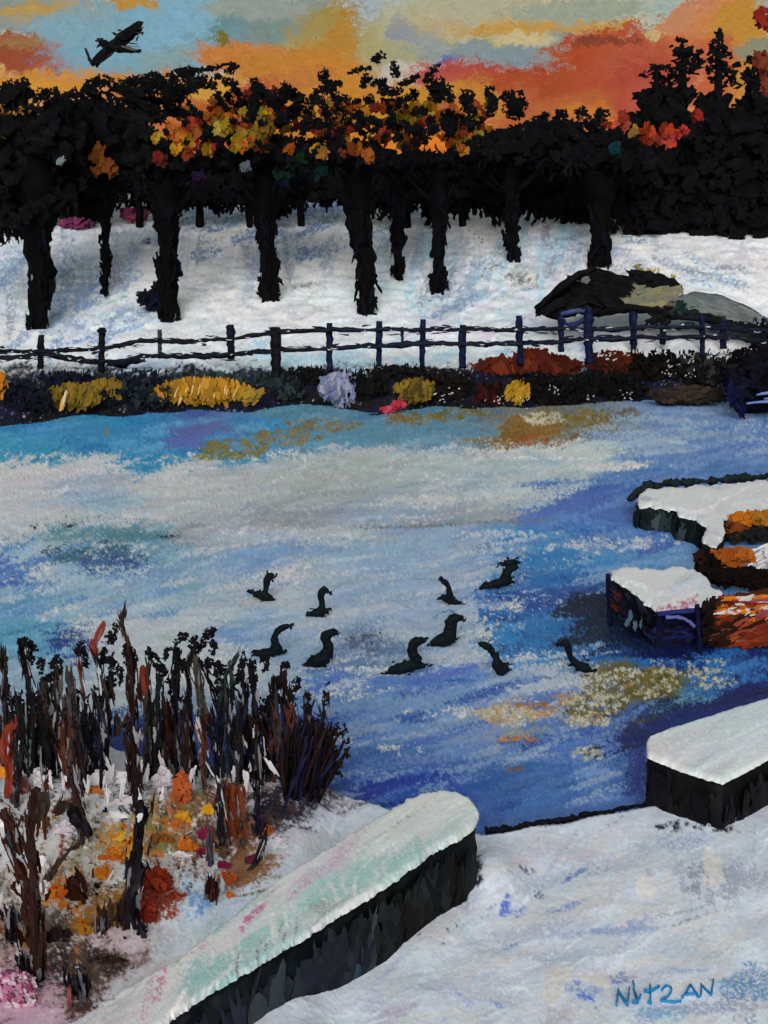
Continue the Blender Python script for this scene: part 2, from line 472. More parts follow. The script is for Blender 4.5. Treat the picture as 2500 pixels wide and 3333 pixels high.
class MB:
    """collects pieces of one mesh"""
    def __init__(s):
        s.V, s.F, s.C, s.n, s.S = [], [], [], 0, []

    def add(s, V, Fc, C, smooth=True):
        V = np.asarray(V, float); C = np.broadcast_to(np.asarray(C, float), (len(V), 3))
        s.V.append(V); s.C.append(C)
        s.F.extend([tuple(int(i) + s.n for i in f) for f in Fc])
        s.n += len(V); s.S.extend([smooth] * len(Fc))

    def build(s, name, mat, parent=None, smooth=True):
        o = mesh_object(name, np.concatenate(s.V), s.F, np.concatenate(s.C), mat, parent, smooth)
        if smooth:
            o.data.polygons.foreach_set('use_smooth', np.array(s.S, bool))
        return o

    # --- a paint dab: a ragged lens of pigment or leaf clump
    def dabs(s, C, U, Vv, thick, col, ring=15, rag=.3, var=5):
        C, U, Vv = (np.atleast_2d(np.asarray(a, float)) for a in (C, U, Vv))
        n = len(C)
        U = np.broadcast_to(U, (n, 3)); Vv = np.broadcast_to(Vv, (n, 3))
        N = np.cross(U, Vv); N /= np.linalg.norm(N, axis=1)[:, None] + 1e-9
        T = np.broadcast_to(np.asarray(thick, float), (n,))
        col = np.broadcast_to(np.asarray(col, float), (n, 3))
        th = np.linspace(0, 2 * np.pi, ring, endpoint=False)[None, :] + rng.random((n, 1)) * 6.28
        ph = rng.random((n, 3)) * 6.28
        r = 1 + rag * (.42 * np.sin(2 * th + ph[:, :1]) + .36 * np.sin(3 * th + ph[:, 1:2]) + .26 * np.sin(5 * th + ph[:, 2:]) + .5 * rng.standard_normal((n, ring)))
        r = np.clip(r, .42, 1.6)
        cx, sx = np.cos(th), np.sin(th)
        p = 2.6
        sq = (np.abs(cx) ** p + np.abs(sx) ** p) ** (-1 / p)
        P = C[:, None] + (r * sq * cx)[..., None] * U[:, None] + (r * sq * sx)[..., None] * Vv[:, None]
        P = P + (rng.standard_normal((n, ring)) * .04)[..., None] * (N * T[:, None])[:, None]
        A = C + N * T[:, None]; Bk = C - N * T[:, None]
        V = np.concatenate([P, A[:, None], Bk[:, None]], 1).reshape(-1, 3)
        cc = col[:, None] + rng.standard_normal((n, ring + 2, 1)) * var
        base = np.arange(n)[:, None] * (ring + 2)
        k = np.arange(ring)
        f1 = np.stack([np.broadcast_to(k, (n, ring)) + base, np.broadcast_to((k + 1) % ring, (n, ring)) + base, np.broadcast_to(ring, (n, ring)) + base], -1)
        f2 = np.stack([np.broadcast_to((k + 1) % ring, (n, ring)) + base, np.broadcast_to(k, (n, ring)) + base, np.broadcast_to(ring + 1, (n, ring)) + base], -1)
        s.add(V, np.concatenate([f1, f2], 1).reshape(-1, 3), cc.reshape(-1, 3), False)

    def dab(s, x, y, a, b, ang, Y, col, thick=.15, rag=.3, ring=16, tilt=0.0, var=5):
        """one dab given in sketch units at distance Y (half sizes a, b; angle counter-clockwise)"""
        p = dy(x, y, Y); u = unit(Y, p[2]); t = math.radians(ang)
        X = np.array([1, 0, 0.]); Z = np.array([0, math.sin(tilt), math.cos(tilt)])
        s.dabs([p], [(X * math.cos(t) + Z * math.sin(t)) * a * u], [(-X * math.sin(t) + Z * math.cos(t)) * b * u], min(a, b) * u * min(thick, .2), [col], max(ring, 14), rag, var)

    # --- a rough round bar through points
    def tube(s, pts, rad, col, sides=7, rough=.12, sub=3, flat=1.0, var=6, cap=True):
        pts = np.asarray(pts, float); n0 = len(pts)
        rad = np.broadcast_to(np.asarray(rad, float), (n0,))
        t0 = np.arange(n0); t = np.linspace(0, n0 - 1, (n0 - 1) * sub + 1)
        if n0 > 2:      # smooth through the points
            def cr(A):
                out = []
                for q in t:
                    i = min(int(q), n0 - 2); f = q - i
                    p0, p1, p2, p3 = A[max(i - 1, 0)], A[i], A[i + 1], A[min(i + 2, n0 - 1)]
                    out.append(.5 * (2 * p1 + (p2 - p0) * f + (2 * p0 - 5 * p1 + 4 * p2 - p3) * f * f + (3 * p1 - p0 - 3 * p2 + p3) * f ** 3))
                return np.array(out)
            P = cr(pts)
        else:
            P = np.stack([np.interp(t, t0, pts[:, k]) for k in range(3)], 1)
        R = np.interp(t, t0, rad)
        T = np.gradient(P, axis=0); T /= np.linalg.norm(T, axis=1)[:, None] + 1e-9
        ref = np.array([0, 1, 0.]) if abs(T[:, 1]).mean() < .8 else np.array([1, 0, 0.])
        A = np.cross(T, ref); A /= np.linalg.norm(A, axis=1)[:, None] + 1e-9
        Bv = np.cross(A, T)
        th = np.linspace(0, 2 * np.pi, sides, endpoint=False)
        m = len(P)
        rr = R[:, None] * (1 + rough * rng.standard_normal((m, sides)))
        V = P[:, None] + (rr * np.cos(th))[..., None] * A[:, None] + (rr * np.sin(th) * flat)[..., None] * Bv[:, None]
        V = V.reshape(-1, 3)
        Fc = []
        for i in range(m - 1):
            for k in range(sides):
                Fc.append((i * sides + k, i * sides + (k + 1) % sides, (i + 1) * sides + (k + 1) % sides, (i + 1) * sides + k))
        if cap:
            Fc.append(tuple(range(sides))[::-1]); Fc.append(tuple((m - 1) * sides + k for k in range(sides)))
        cc = np.asarray(col, float) + rng.standard_normal((len(V), 1)) * var
        s.add(V, Fc, cc)

    def box(s, c, h, col, rot=0, var=5):
        c = np.asarray(c, float); h = np.asarray(h, float)
        g = np.array([(i, j, k) for i in (-1, 1) for j in (-1, 1) for k in (-1, 1)], float) * h
        cr, sr = math.cos(rot), math.sin(rot)
        g = np.stack([g[:, 0] * cr - g[:, 1] * sr, g[:, 0] * sr + g[:, 1] * cr, g[:, 2]], 1) + c
        s.add(g, [(0, 1, 3, 2), (4, 6, 7, 5), (0, 4, 5, 1), (2, 3, 7, 6), (0, 2, 6, 4), (1, 5, 7, 3)],
              np.asarray(col, float) + rng.standard_normal((8, 1)) * var)


def grid_faces(h, w, keep=None):
    i = np.arange(h - 1)[:, None] * w + np.arange(w - 1)[None, :]
    q = np.stack([i, i + w, i + w + 1, i + 1], -1)
    if keep is not None:
        k = keep[:-1, :-1] & keep[1:, :-1] & keep[:-1, 1:] & keep[1:, 1:]
        q = q[k]
    return q.reshape(-1, 4)


def compact(V, Fc, C):
    used = np.unique(Fc); mp = np.full(len(V), -1, np.int64); mp[used] = np.arange(len(used))
    return V[used], mp[Fc], C[used]


def normals_of(V):
    du = np.gradient(V, axis=1); dv = np.gradient(V, axis=0)
    n = np.cross(du, dv); n /= np.linalg.norm(n, axis=2)[..., None] + 1e-12
    return np.where(n[..., 2:3] < 0, -n, n)

# ---------------------------------------------------------------- terrain
SH = np.array([(-220, 955), (0, 925), (90, 912), (180, 898), (260, 905), (330, 893), (430, 888), (540, 892), (640, 876), (720, 880), (790, 896), (850, 893),
               (930, 880), (1060, 885), (1180, 880), (1300, 872), (1400, 868), (1480, 876), (1560, 872), (1659, 866), (1900, 860)], float)
_s = dz(SH[:, 0], SH[:, 1])
SHX, SHY = _s[:, 0], _s[:, 1]


def sm(t):
    t = np.clip(t, 0, 1)
    return t * t * (3 - 2 * t)


def ground_far(x, Y):
    ys = np.interp(x, SHX, SHY)
    t = Y - ys
    z = np.where(t < 0, t * .25, .75 * sm(t / 1.8) + .5 * sm((t - 1.2) / 3.2))
    s = np.maximum(0, Y - 52)
    z = z + .285 * np.minimum(s, 25) - .1 * np.exp(-((Y - 52) / 2.) ** 2)
    z = z + sm((x - 6) / 10) * sm((Y - 53) / 8) * .55
    return z


def hit(x, y):
    """where the line of sight through a sketch point meets the far bank"""
    for Y in np.arange(44, 95, .1):
        p = dy(x, y, Y)
        if p[2] <= ground_far(p[0], Y):
            return p
    return dy(x, y, 80)


# --- the frozen lake
W1, W2, LAV = (214, 212, 217), (196, 198, 208), (172, 182, 206)
lake_z = [
    (60, 960, 150, 30, (72, 152, 200)), (230, 950, 140, 35, (66, 146, 202)), (330, 995, 70, 40, (58, 140, 198)), (420, 938, 70, 34, (84, 104, 186)), (500, 930, 60, 30, (98, 126, 188)),
    (560, 945, 80, 25, (96, 150, 190)), (540, 985, 90, 22, (70, 140, 194)), (690, 915, 120, 26, (98, 142, 172)), (740, 950, 90, 18, (104, 150, 186)), (900, 915, 120, 26, (110, 146, 168)), (930, 950, 90, 18, (122, 158, 186)),
    (1060, 905, 60, 26, (122, 128, 128)), (1150, 925, 60, 28, (138, 100, 52)), (1240, 905, 70, 26, (118, 128, 118)), (1330, 900, 70, 24, (136, 146, 166)),
    (1440, 892, 80, 24, (124, 146, 200)), (1560, 900, 80, 24, (128, 154, 212)), (1630, 945, 60, 34, (92, 122, 198)), (1530, 975, 110, 26, (116, 144, 206)), (1450, 990, 90, 16, (104, 134, 204)),
    # snow lying on the ice
    (70, 1025, 130, 34, W1), (230, 1000, 70, 28, W1), (190, 1050, 90, 26, (178, 188, 208)), (210, 1085, 120, 20, (164, 182, 210)), (60, 1080, 110, 34, (204, 204, 212)), (120, 1115, 150, 22, (200, 202, 208)),
    (350, 1050, 70, 34, (200, 198, 204)), (460, 1035, 80, 40, (196, 196, 202)), (600, 1000, 70, 20, (182, 192, 198)), (560, 1060, 110, 34, (184, 188, 196)), (660, 1030, 100, 30, (186, 190, 190)), (720, 1070, 100, 28, (174, 178, 182)),
    (820, 1020, 100, 30, (180, 190, 188)), (880, 1060, 90, 26, (172, 184, 194)), (980, 1005, 110, 26, (186, 196, 202)), (1060, 1040, 100, 24, (172, 186, 200)), (1200, 985, 130, 16, (206, 212, 214)), (1290, 1010, 80, 18, (214, 216, 214)),
    (1420, 960, 120, 18, (188, 202, 208)), (1140, 1010, 100, 16, (176, 196, 204)), (820, 985, 160, 16, (196, 200, 206)), (420, 1095, 120, 24, (192, 194, 202)), (560, 1115, 120, 20, (164, 168, 178)), (660, 1110, 110, 18, (160, 166, 178)),
    (800, 1105, 110, 16, (160, 176, 204)), (930, 1080, 80, 20, (206, 206, 210)), (1010, 1090, 80, 18, (170, 178, 194)), (1100, 1075, 100, 16, (182, 190, 194)), (1050, 1115, 110, 14, (160, 166, 176)), (960, 1125, 90, 10, (152, 162, 186)),
    (1200, 1050, 110, 16, (96, 122, 196), 12), (1330, 1025, 90, 14, (110, 138, 202), 8), (1500, 1012, 120, 12, (102, 130, 202)), (1290, 1080, 90, 30, (78, 106, 190)), (1230, 1105, 90, 16, (88, 116, 196)), (1180, 1115, 60, 8, (96, 122, 196)),
    (1280, 1135, 110, 20, (92, 126, 204), -6), (1390, 1160, 110, 22, (98, 134, 208), -6), (1440, 1195, 90, 24, (120, 154, 212)), (1330, 1195, 60, 30, (90, 144, 208)),
    # the middle of the ice
    (250, 1155, 100, 12, (96, 142, 162), -4), (340, 1160, 60, 8, (110, 150, 168), -4), (170, 1165, 60, 16, (150, 176, 190)), (230, 1180, 90, 18, (86, 126, 148)), (210, 1205, 90, 20, (66, 102, 132)), (320, 1195, 60, 20, (120, 156, 180)), (250, 1225, 80, 16, (70, 104, 160)),
    (90, 1180, 60, 20, (196, 202, 210)), (40, 1150, 60, 16, (200, 204, 212)), (40, 1225, 60, 34, (88, 128, 198)), (110, 1240, 40, 26, (196, 204, 218)), (60, 1290, 90, 30, (108, 150, 204)), (140, 1300, 60, 26, (150, 182, 208)), (180, 1260, 60, 22, (160, 184, 212)),
    (430, 1165, 60, 22, (176, 178, 186)), (430, 1205, 70, 26, (148, 176, 206)), (540, 1165, 70, 20, (168, 180, 200)), (520, 1200, 80, 22, (134, 160, 212)), (620, 1185, 100, 20, (136, 160, 208)), (640, 1150, 100, 12, (188, 192, 198)),
    (720, 1165, 110, 14, (184, 194, 202)), (700, 1205, 90, 20, (160, 178, 206)), (820, 1185, 100, 22, (150, 176, 208)), (920, 1160, 110, 16, (156, 176, 214)), (960, 1200, 90, 24, (156, 172, 208)), (1060, 1155, 60, 14, (140, 160, 208)), (1050, 1195, 46, 40, (146, 164, 208)),
    (1150, 1165, 70, 20, (84, 148, 208)), (1240, 1165, 70, 18, (86, 140, 208)), (1160, 1205, 70, 26, (50, 126, 196)), (1250, 1210, 70, 30, (66, 142, 206)), (1180, 1245, 80, 22, (46, 118, 192)), (1280, 1245, 40, 30, (90, 150, 200)),
    (1200, 1285, 70, 20, (42, 86, 168)), (1130, 1300, 50, 18, (60, 96, 178)), (1270, 1290, 60, 26, (36, 66, 140)), (1200, 1320, 70, 20, (46, 92, 160)),
    (380, 1270, 90, 26, (150, 174, 206)), (300, 1250, 70, 26, (136, 160, 208)), (480, 1250, 70, 30, (166, 182, 204)), (460, 1300, 80, 24, (164, 180, 206)), (360, 1320, 110, 24, (178, 192, 210)), (240, 1310, 70, 22, (176, 192, 210)), (560, 1250, 40, 26, (130, 156, 206)),
    (545, 1290, 50, 18, (190, 188, 190)), (620, 1250, 40, 22, (206, 208, 214)), (620, 1300, 70, 24, (186, 194, 206)), (720, 1250, 70, 24, (168, 182, 204)), (780, 1290, 90, 26, (156, 174, 208)), (860, 1240, 90, 26, (152, 172, 212)), (900, 1290, 80, 26, (156, 174, 210)),
    (990, 1235, 60, 24, (162, 174, 206)), (1030, 1280, 60, 26, (152, 168, 208)), (980, 1310, 60, 20, (172, 184, 212)), (1080, 1320, 50, 14, (206, 206, 212)), (1060, 1285, 30, 20, (150, 164, 208)),
    # around the birds
    (60, 1380, 70, 40, (100, 156, 198)), (160, 1385, 36, 30, (44, 60, 140)), (50, 1340, 60, 24, (120, 164, 204)), (250, 1370, 90, 30, (198, 202, 210)), (350, 1370, 90, 30, (192, 198, 208)), (450, 1340, 70, 22, (186, 196, 210)), (500, 1375, 50, 34, (122, 150, 206)), (560, 1345, 50, 24, (156, 178, 212)),
    (440, 1400, 60, 24, (196, 200, 208)), (640, 1345, 50, 24, (170, 186, 210)), (650, 1390, 60, 30, (156, 176, 210)), (560, 1400, 40, 24, (158, 180, 212)), (740, 1340, 70, 18, (170, 186, 212)), (790, 1375, 46, 20, (112, 128, 164)), (810, 1405, 50, 22, (104, 122, 166)), (790, 1440, 40, 14, (120, 140, 184)),
    (870, 1335, 80, 20, (162, 178, 212)), (870, 1365, 60, 16, (184, 194, 212)), (930, 1345, 50, 18, (160, 172, 204)), (1010, 1380, 50, 30, (160, 176, 210)), (1000, 1425, 60, 20, (176, 196, 216)), (1050, 1365, 34, 20, (196, 202, 212)),
    (1100, 1360, 40, 34, (46, 130, 200)), (1140, 1400, 50, 30, (48, 122, 196)), (1190, 1370, 60, 30, (44, 102, 168)), (1250, 1345, 60, 22, (34, 64, 128)), (1250, 1400, 60, 26, (44, 104, 164)), (1320, 1385, 60, 22, (26, 52, 112)), (1180, 1435, 60, 22, (130, 158, 206)),
    (1100, 1450, 60, 24, (150, 166, 208)), (1030, 1460, 70, 16, (100, 128, 206)), (950, 1455, 60, 16, (104, 130, 206)),
    # the near half
    (700, 1450, 40, 24, (104, 132, 208)), (740, 1475, 70, 16, (96, 122, 204), 14), (840, 1480, 90, 16, (98, 128, 206), 10), (930, 1480, 60, 14, (82, 112, 204), 10), (700, 1500, 60, 20, (110, 138, 206)), (620, 1480, 60, 30, (170, 188, 212)), (780, 1510, 80, 16, (120, 148, 202), 12), (890, 1510, 80, 18, (128, 152, 206), 12),
    (1000, 1495, 80, 18, (120, 148, 204), 12), (1080, 1490, 70, 18, (140, 158, 200)), (1180, 1485, 60, 16, (120, 146, 206)), (1100, 1530, 90, 18, (156, 152, 150)), (960, 1550, 90, 18, (136, 158, 206), 12), (860, 1550, 90, 18, (96, 128, 196), 14), (770, 1550, 60, 20, (106, 136, 200), 14), (700, 1540, 50, 24, (134, 158, 206)),
    (740, 1600, 80, 24, (84, 118, 188), 16), (840, 1590, 80, 18, (108, 138, 198), 14), (930, 1595, 80, 18, (120, 146, 204), 12), (1030, 1590, 80, 18, (148, 158, 196), 10), (1120, 1590, 70, 16, (150, 152, 158)), (1000, 1630, 100, 14, (104, 132, 200), 8), (900, 1630, 80, 18, (76, 112, 186), 16), (800, 1640, 70, 20, (82, 112, 184), 18),
    (720, 1660, 60, 24, (70, 104, 184), 20), (1100, 1625, 90, 12, (168, 180, 200), 10), (1060, 1655, 90, 16, (70, 106, 180), 4), (1180, 1640, 60, 18, (98, 130, 200), 10), (880, 1670, 100, 16, (64, 96, 184), 12), (760, 1700, 60, 16, (34, 56, 156), 14), (850, 1700, 90, 12, (50, 80, 178), 10), (960, 1690, 80, 14, (42, 72, 182), 0),
    (1030, 1690, 60, 20, (60, 92, 180)), (1150, 1690, 80, 22, (72, 108, 178), 0), (1100, 1730, 70, 24, (72, 110, 182)), (1180, 1750, 80, 22, (74, 114, 186), 6), (1080, 1770, 50, 24, (66, 104, 182)), (1290, 1700, 60, 14, (130, 158, 206), 20), (1270, 1670, 60, 20, (86, 122, 200)), (1350, 1700, 40, 30, (84, 116, 200), 20), (1300, 1735, 80, 14, (82, 114, 196), 12),
    (1230, 1720, 40, 14, (110, 146, 204), 24), (1320, 1640, 50, 30, (88, 120, 200)), (1370, 1640, 26, 60, (40, 56, 146), 80), (1340, 1590, 30, 30, (34, 46, 112), 70), (1250, 1600, 60, 20, (106, 134, 204)), (1220, 1630, 60, 16, (96, 126, 200)),
    # water under the landings, with dark and ochre reflections and wall shade painted in
    (1370, 1490, 90, 40, (104, 92, 44), 14), (1290, 1520, 60, 26, (98, 92, 60), 14), (1450, 1480, 60, 24, (96, 98, 60), 10), (1430, 1530, 70, 24, (34, 46, 96), 18), (1340, 1545, 60, 20, (70, 66, 56), 14), (1500, 1510, 60, 20, (110, 160, 190), 14), (1530, 1465, 50, 20, (64, 136, 210)), (1480, 1435, 80, 16, (56, 122, 200)), (1400, 1420, 60, 14, (50, 104, 180)),
    (1560, 1440, 50, 20, (52, 112, 200)), (1600, 1490, 60, 26, (30, 54, 132)), (1540, 1540, 90, 14, (24, 40, 116), 14), (1620, 1520, 60, 16, (26, 36, 96), 14), (1640, 1430, 40, 20, (34, 54, 126)), (1450, 1405, 90, 14, (28, 36, 108)), (1350, 1340, 60, 30, (22, 32, 70)), (1400, 1370, 80, 20, (20, 34, 76)), (1320, 1290, 30, 30, (34, 62, 120)),
    (330, 1570, 160, 26, (32, 54, 140)), (540, 1590, 160, 34, (36, 58, 152), 4), (450, 1520, 120, 24, (150, 166, 200)), (640, 1540, 60, 24, (120, 146, 200)), (250, 1500, 140, 30, (190, 198, 208)), (80, 1480, 110, 40, (150, 172, 198)), (450, 1460, 130, 26, (200, 204, 210)), (640, 1640, 70, 24, (44, 72, 164), 12),
]
def cool(c):
    c = np.array(c, float); d = max(0, c[2] - c[0])
    return (c[0] - .13 * d, c[1] + .02 * d, c[2])


lake_z = [z[:4] + (cool(z[4]),) + z[5:] for z in lake_z]
lake = Layer(-100, 388, 870, 860, 1.15, (150, 168, 200))
lake.fill(lake_z, 1700, (50, 110), (13, 26), (4, 7), 6, .10, dry=.0)
lake.fill(lake_z, 4800, (22, 64), (4, 11), (9, 8), 8, .13, dry=.75)
lake.fill(lake_z, 2600, (26, 70), (1.6, 3.4), (10, 7), 14, .16, dry=.8)
lake.fill(lake_z, 2600, (8, 24), (2, 5), (8, 12), 10, .2, dry=.95)
ld = lake.D
def sweep(n, x0, y0, x1, y1, cols, L, W, ang, dry, ok=None):
    for k in range(n):
        x, y = rng.uniform(x0, x1), rng.uniform(y0, y1)
        if ok and not ok(x, y):
            continue
        lake.stroke(x * K, y * K, rng.uniform(*L), rng.uniform(*W), ang + rng.normal() * 7, np.array(cols[int(rng.integers(0, len(cols)))]) + rng.normal() * 6, rng.uniform(.7, 1), rng.random() * dry, var=12)


# broad sweeps of a loaded brush: cobalt water at the landings, blue-violet near the viewer, pale ice at the left
sweep(34, 1090, 1150, 1300, 1240, [(46, 126, 204), (64, 142, 212), (40, 112, 190), (84, 150, 210)], (30, 70), (8, 15), 8, .5)
sweep(40, 1090, 1230, 1300, 1330, [(34, 96, 178), (28, 70, 152), (44, 116, 196), (30, 60, 136)], (30, 70), (8, 14), 8, .5)
sweep(40, 1080, 1340, 1300, 1430, [(40, 126, 204), (34, 100, 176), (54, 136, 206), (30, 84, 150)], (20, 50), (8, 14), 14, .5)
sweep(26, 1380, 1410, 1640, 1470, [(40, 116, 200), (28, 70, 160), (60, 140, 214), (24, 44, 120)], (20, 50), (6, 11), 10, .6)
sweep(70, 1130, 1020, 1420, 1190, [(76, 112, 196), (84, 124, 204), (70, 102, 190), (100, 140, 210)], (24, 60), (5, 10), 12, .7, lambda x, y: y > 1128 - (x - 1130) * .36)
sweep(40, 1060, 1000, 1330, 1090, [(196, 206, 212), (182, 194, 206), (206, 210, 212), (170, 188, 206)], (24, 60), (5, 10), 8, .7, lambda x, y: y < 1104 - (x - 1130) * .36)
sweep(44, 1430, 880, 1660, 1010, [(104, 146, 212), (124, 158, 214), (88, 126, 202), (150, 176, 214)], (24, 56), (5, 10), 8, .75, lambda x, y: y < 950 or x > 1530)
sweep(150, 680, 1470, 1380, 1790, [(70, 112, 196), (58, 98, 184), (92, 132, 206), (116, 150, 208), (64, 108, 178), (50, 86, 176)], (26, 66), (5, 11), 15, .7)
sweep(60, -40, 910, 620, 975, [(60, 146, 206), (50, 132, 196), (80, 158, 208)], (30, 70), (6, 12), 2, .5)
sweep(30, 620, 890, 1060, 950, [(92, 148, 178), (110, 156, 180), (80, 136, 176)], (30, 60), (6, 10), 4, .6)
sweep(60, 0, 1180, 400, 1340, [(110, 158, 208), (84, 134, 204), (150, 184, 212), (176, 196, 214)], (20, 50), (5, 10), 14, .8)
sweep(46, 680, 1460, 1300, 1720, [(140, 164, 206), (156, 176, 208), (128, 152, 204)], (30, 70), (4, 9), 15, .8)
sweep(34, 1080, 1150, 1330, 1330, [(120, 160, 208), (96, 150, 208), (140, 166, 208)], (26, 60), (4, 9), 10, .8)
sweep(70, 420, 1150, 1300, 1480, [(206, 208, 214), (192, 198, 210), (180, 190, 210)], (40, 90), (4, 9), 8, 1.0)
sweep(40, 1330, 880, 1640, 1000, [(136, 164, 212), (160, 184, 214), (120, 150, 208)], (30, 70), (4, 9), 6, .8)
for _ in range(70):     # wind-blown snow skimming the whole ice
    x, y = rng.random() * 1300, 1000 + rng.random() * 620
    lake.stroke(x * K, y * K, rng.uniform(20, 60), rng.uniform(4, 9), 6 + rng.normal() * 8, np.array((212, 212, 216)) - rng.random() * 14, 1, rng.uniform(.75, 1.0))
for x, y, rx, ry, n in [(1200, 985, 120, 8, 40), (1080, 1075, 70, 8, 60), (930, 1085, 60, 14, 50), (1040, 985, 120, 10, 40), (630, 1240, 40, 22, 60), (1100, 1310, 40, 12, 40), (1150, 1290, 40, 16, 40), (1060, 1370, 30, 18, 40),
                        (250, 1190, 90, 20, 90), (1300, 1180, 120, 14, 60), (1200, 1200, 90, 30, 40), (1180, 1410, 50, 14, 30), (560, 1150, 90, 10, 50), (720, 1160, 90, 8, 40), (400, 1000, 60, 20, 50), (620, 985, 60, 12, 60),
                        (100, 1240, 30, 24, 50), (150, 1330, 60, 20, 60), (60, 1250, 60, 30, 30), (1000, 1420, 60, 14, 40), (900, 1030, 60, 14, 30), (1430, 1170, 60, 12, 30), (860, 1620, 60, 10, 20), (960, 1540, 90, 16, 30), (760, 1490, 60, 20, 24), (80, 985, 120, 8, 40), (500, 990, 60, 14, 40)]:
    lake.speck(x, y, rx, ry, (210, 210, 214), int(n * .6), 10, (2, 6))
# open leads; dark and ochre reflections painted into the ice colour
ld((1200, 1165, 120, 26, 8, (86, 150, 208), .4), (1180, 1215, 150, 50, 10, (48, 126, 198), .3), (1200, 1250, 130, 30, 12, (42, 112, 188), .35), (1190, 1290, 170, 34, 8, (40, 78, 160), .4), (1120, 1280, 60, 10, 20, (44, 84, 170), .3),
   (1170, 1375, 70, 90, 10, (46, 118, 190), .35), (1095, 1375, 40, 60, 70, (44, 132, 204), .3), (1230, 1390, 120, 40, 0, (42, 98, 160), .35),
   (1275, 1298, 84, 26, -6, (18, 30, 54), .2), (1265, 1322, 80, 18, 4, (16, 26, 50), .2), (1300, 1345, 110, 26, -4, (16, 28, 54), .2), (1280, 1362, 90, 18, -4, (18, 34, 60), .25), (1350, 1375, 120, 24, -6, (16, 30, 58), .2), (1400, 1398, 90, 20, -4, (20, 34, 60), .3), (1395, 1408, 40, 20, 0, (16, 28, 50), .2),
   (250, 1158, 250, 16, -3, (90, 140, 160), .2), (160, 1160, 120, 14, 8, (104, 148, 164), .35), (340, 1162, 90, 8, -4, (80, 126, 150), .3))
for x, y, rx, ry, c, n in [(200, 1195, 110, 24, (60, 100, 128), 90), (240, 1215, 70, 18, (58, 86, 150), 40), (510, 970, 70, 20, (140, 118, 40), 70), (620, 945, 80, 16, (146, 116, 48), 60), (700, 920, 80, 14, (130, 112, 60), 50), (480, 985, 60, 10, (130, 118, 40), 30),
                           (900, 905, 70, 14, (132, 104, 40), 60), (1150, 922, 70, 26, (150, 104, 36), 140), (1130, 950, 60, 10, (164, 84, 30), 40), (1230, 905, 90, 20, (136, 110, 40), 110), (1170, 905, 50, 12, (206, 200, 170), 30), (1330, 895, 50, 14, (116, 106, 90), 30), (1000, 895, 60, 12, (120, 112, 60), 30),
                           (1100, 1545, 70, 20, (206, 170, 120), 80), (1150, 1535, 60, 16, (198, 120, 40), 30), (1080, 1545, 40, 14, (204, 112, 30), 14), (1120, 1600, 50, 8, (200, 120, 36), 12), (1370, 1480, 110, 38, (104, 88, 26), 240), (1400, 1470, 60, 24, (136, 110, 30), 60), (1290, 1520, 80, 28, (90, 82, 40), 120), (1450, 1470, 80, 24, (106, 100, 36), 60),
                           (1270, 1555, 50, 14, (186, 116, 34), 24), (1240, 1510, 50, 12, (200, 140, 70), 16), (1105, 1660, 20, 8, (130, 90, 50), 8), (1280, 1625, 30, 14, (40, 44, 60), 20), (790, 1390, 40, 20, (84, 96, 130), 30), (40, 1240, 50, 40, (66, 104, 190), 40), (1530, 1490, 70, 30, (50, 120, 196), 60)]:
    lake.speck(x, y, rx, ry, c, n, 12)
for x, y, rx, ry, n in [(1360, 1480, 110, 34, 120), (1290, 1520, 70, 26, 80), (1270, 1560, 50, 12, 50), (1090, 1540, 60, 14, 80), (1530, 1470, 60, 24, 40), (1270, 1630, 34, 16, 30), (1480, 1440, 90, 20, 40)]:
    lake.speck(x, y, rx, ry, (200, 196, 174), int(n * 1.5), 24, (1.6, 3.6), .6)
for k in range(46):     # landing reflections and wall shade painted dark on the water
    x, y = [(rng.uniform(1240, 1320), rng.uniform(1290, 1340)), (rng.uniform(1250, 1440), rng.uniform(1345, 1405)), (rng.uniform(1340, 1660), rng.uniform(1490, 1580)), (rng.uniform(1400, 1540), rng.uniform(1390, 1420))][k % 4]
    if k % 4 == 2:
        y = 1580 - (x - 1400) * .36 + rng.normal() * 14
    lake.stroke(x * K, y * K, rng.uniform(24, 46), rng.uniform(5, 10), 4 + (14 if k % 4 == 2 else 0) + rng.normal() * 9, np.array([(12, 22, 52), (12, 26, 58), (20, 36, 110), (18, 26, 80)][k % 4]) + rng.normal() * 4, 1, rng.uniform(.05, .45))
for x, y, L, W, an, c, dr in [(1500, 1545, 330, 30, 17, (24, 40, 122), .15), (1600, 1505, 150, 24, 15, (22, 32, 92), .3), (1375, 1600, 60, 50, 70, (28, 38, 104), .3), (1372, 1670, 110, 40, 84, (46, 62, 156), .35), (870, 1690, 300, 22, 9, (34, 60, 172), .2), (1000, 1715, 100, 24, -35, (48, 80, 180), .3), (800, 1720, 120, 16, 20, (36, 54, 164), .2),  # navy strokes beside the walls are their shade painted on the water
                              (1160, 1770, 190, 40, 8, (70, 110, 182), .0), (1060, 1770, 60, 60, -60, (62, 98, 180), .2), (1290, 1715, 120, 18, 22, (150, 176, 208), .7), (1330, 1735, 110, 16, 14, (84, 118, 198), .3), (560, 1565, 330, 34, 2, (32, 54, 150), .2), (390, 1600, 160, 24, 6, (34, 58, 150), .4), (700, 1480, 60, 14, 24, (84, 112, 206), .3), (940, 1463, 160, 16, 14, (88, 116, 206), .35), (1000, 1448, 80, 10, 16, (84, 112, 208), .3)]:
    lake.D((x, y, L, W, an, c, dr))
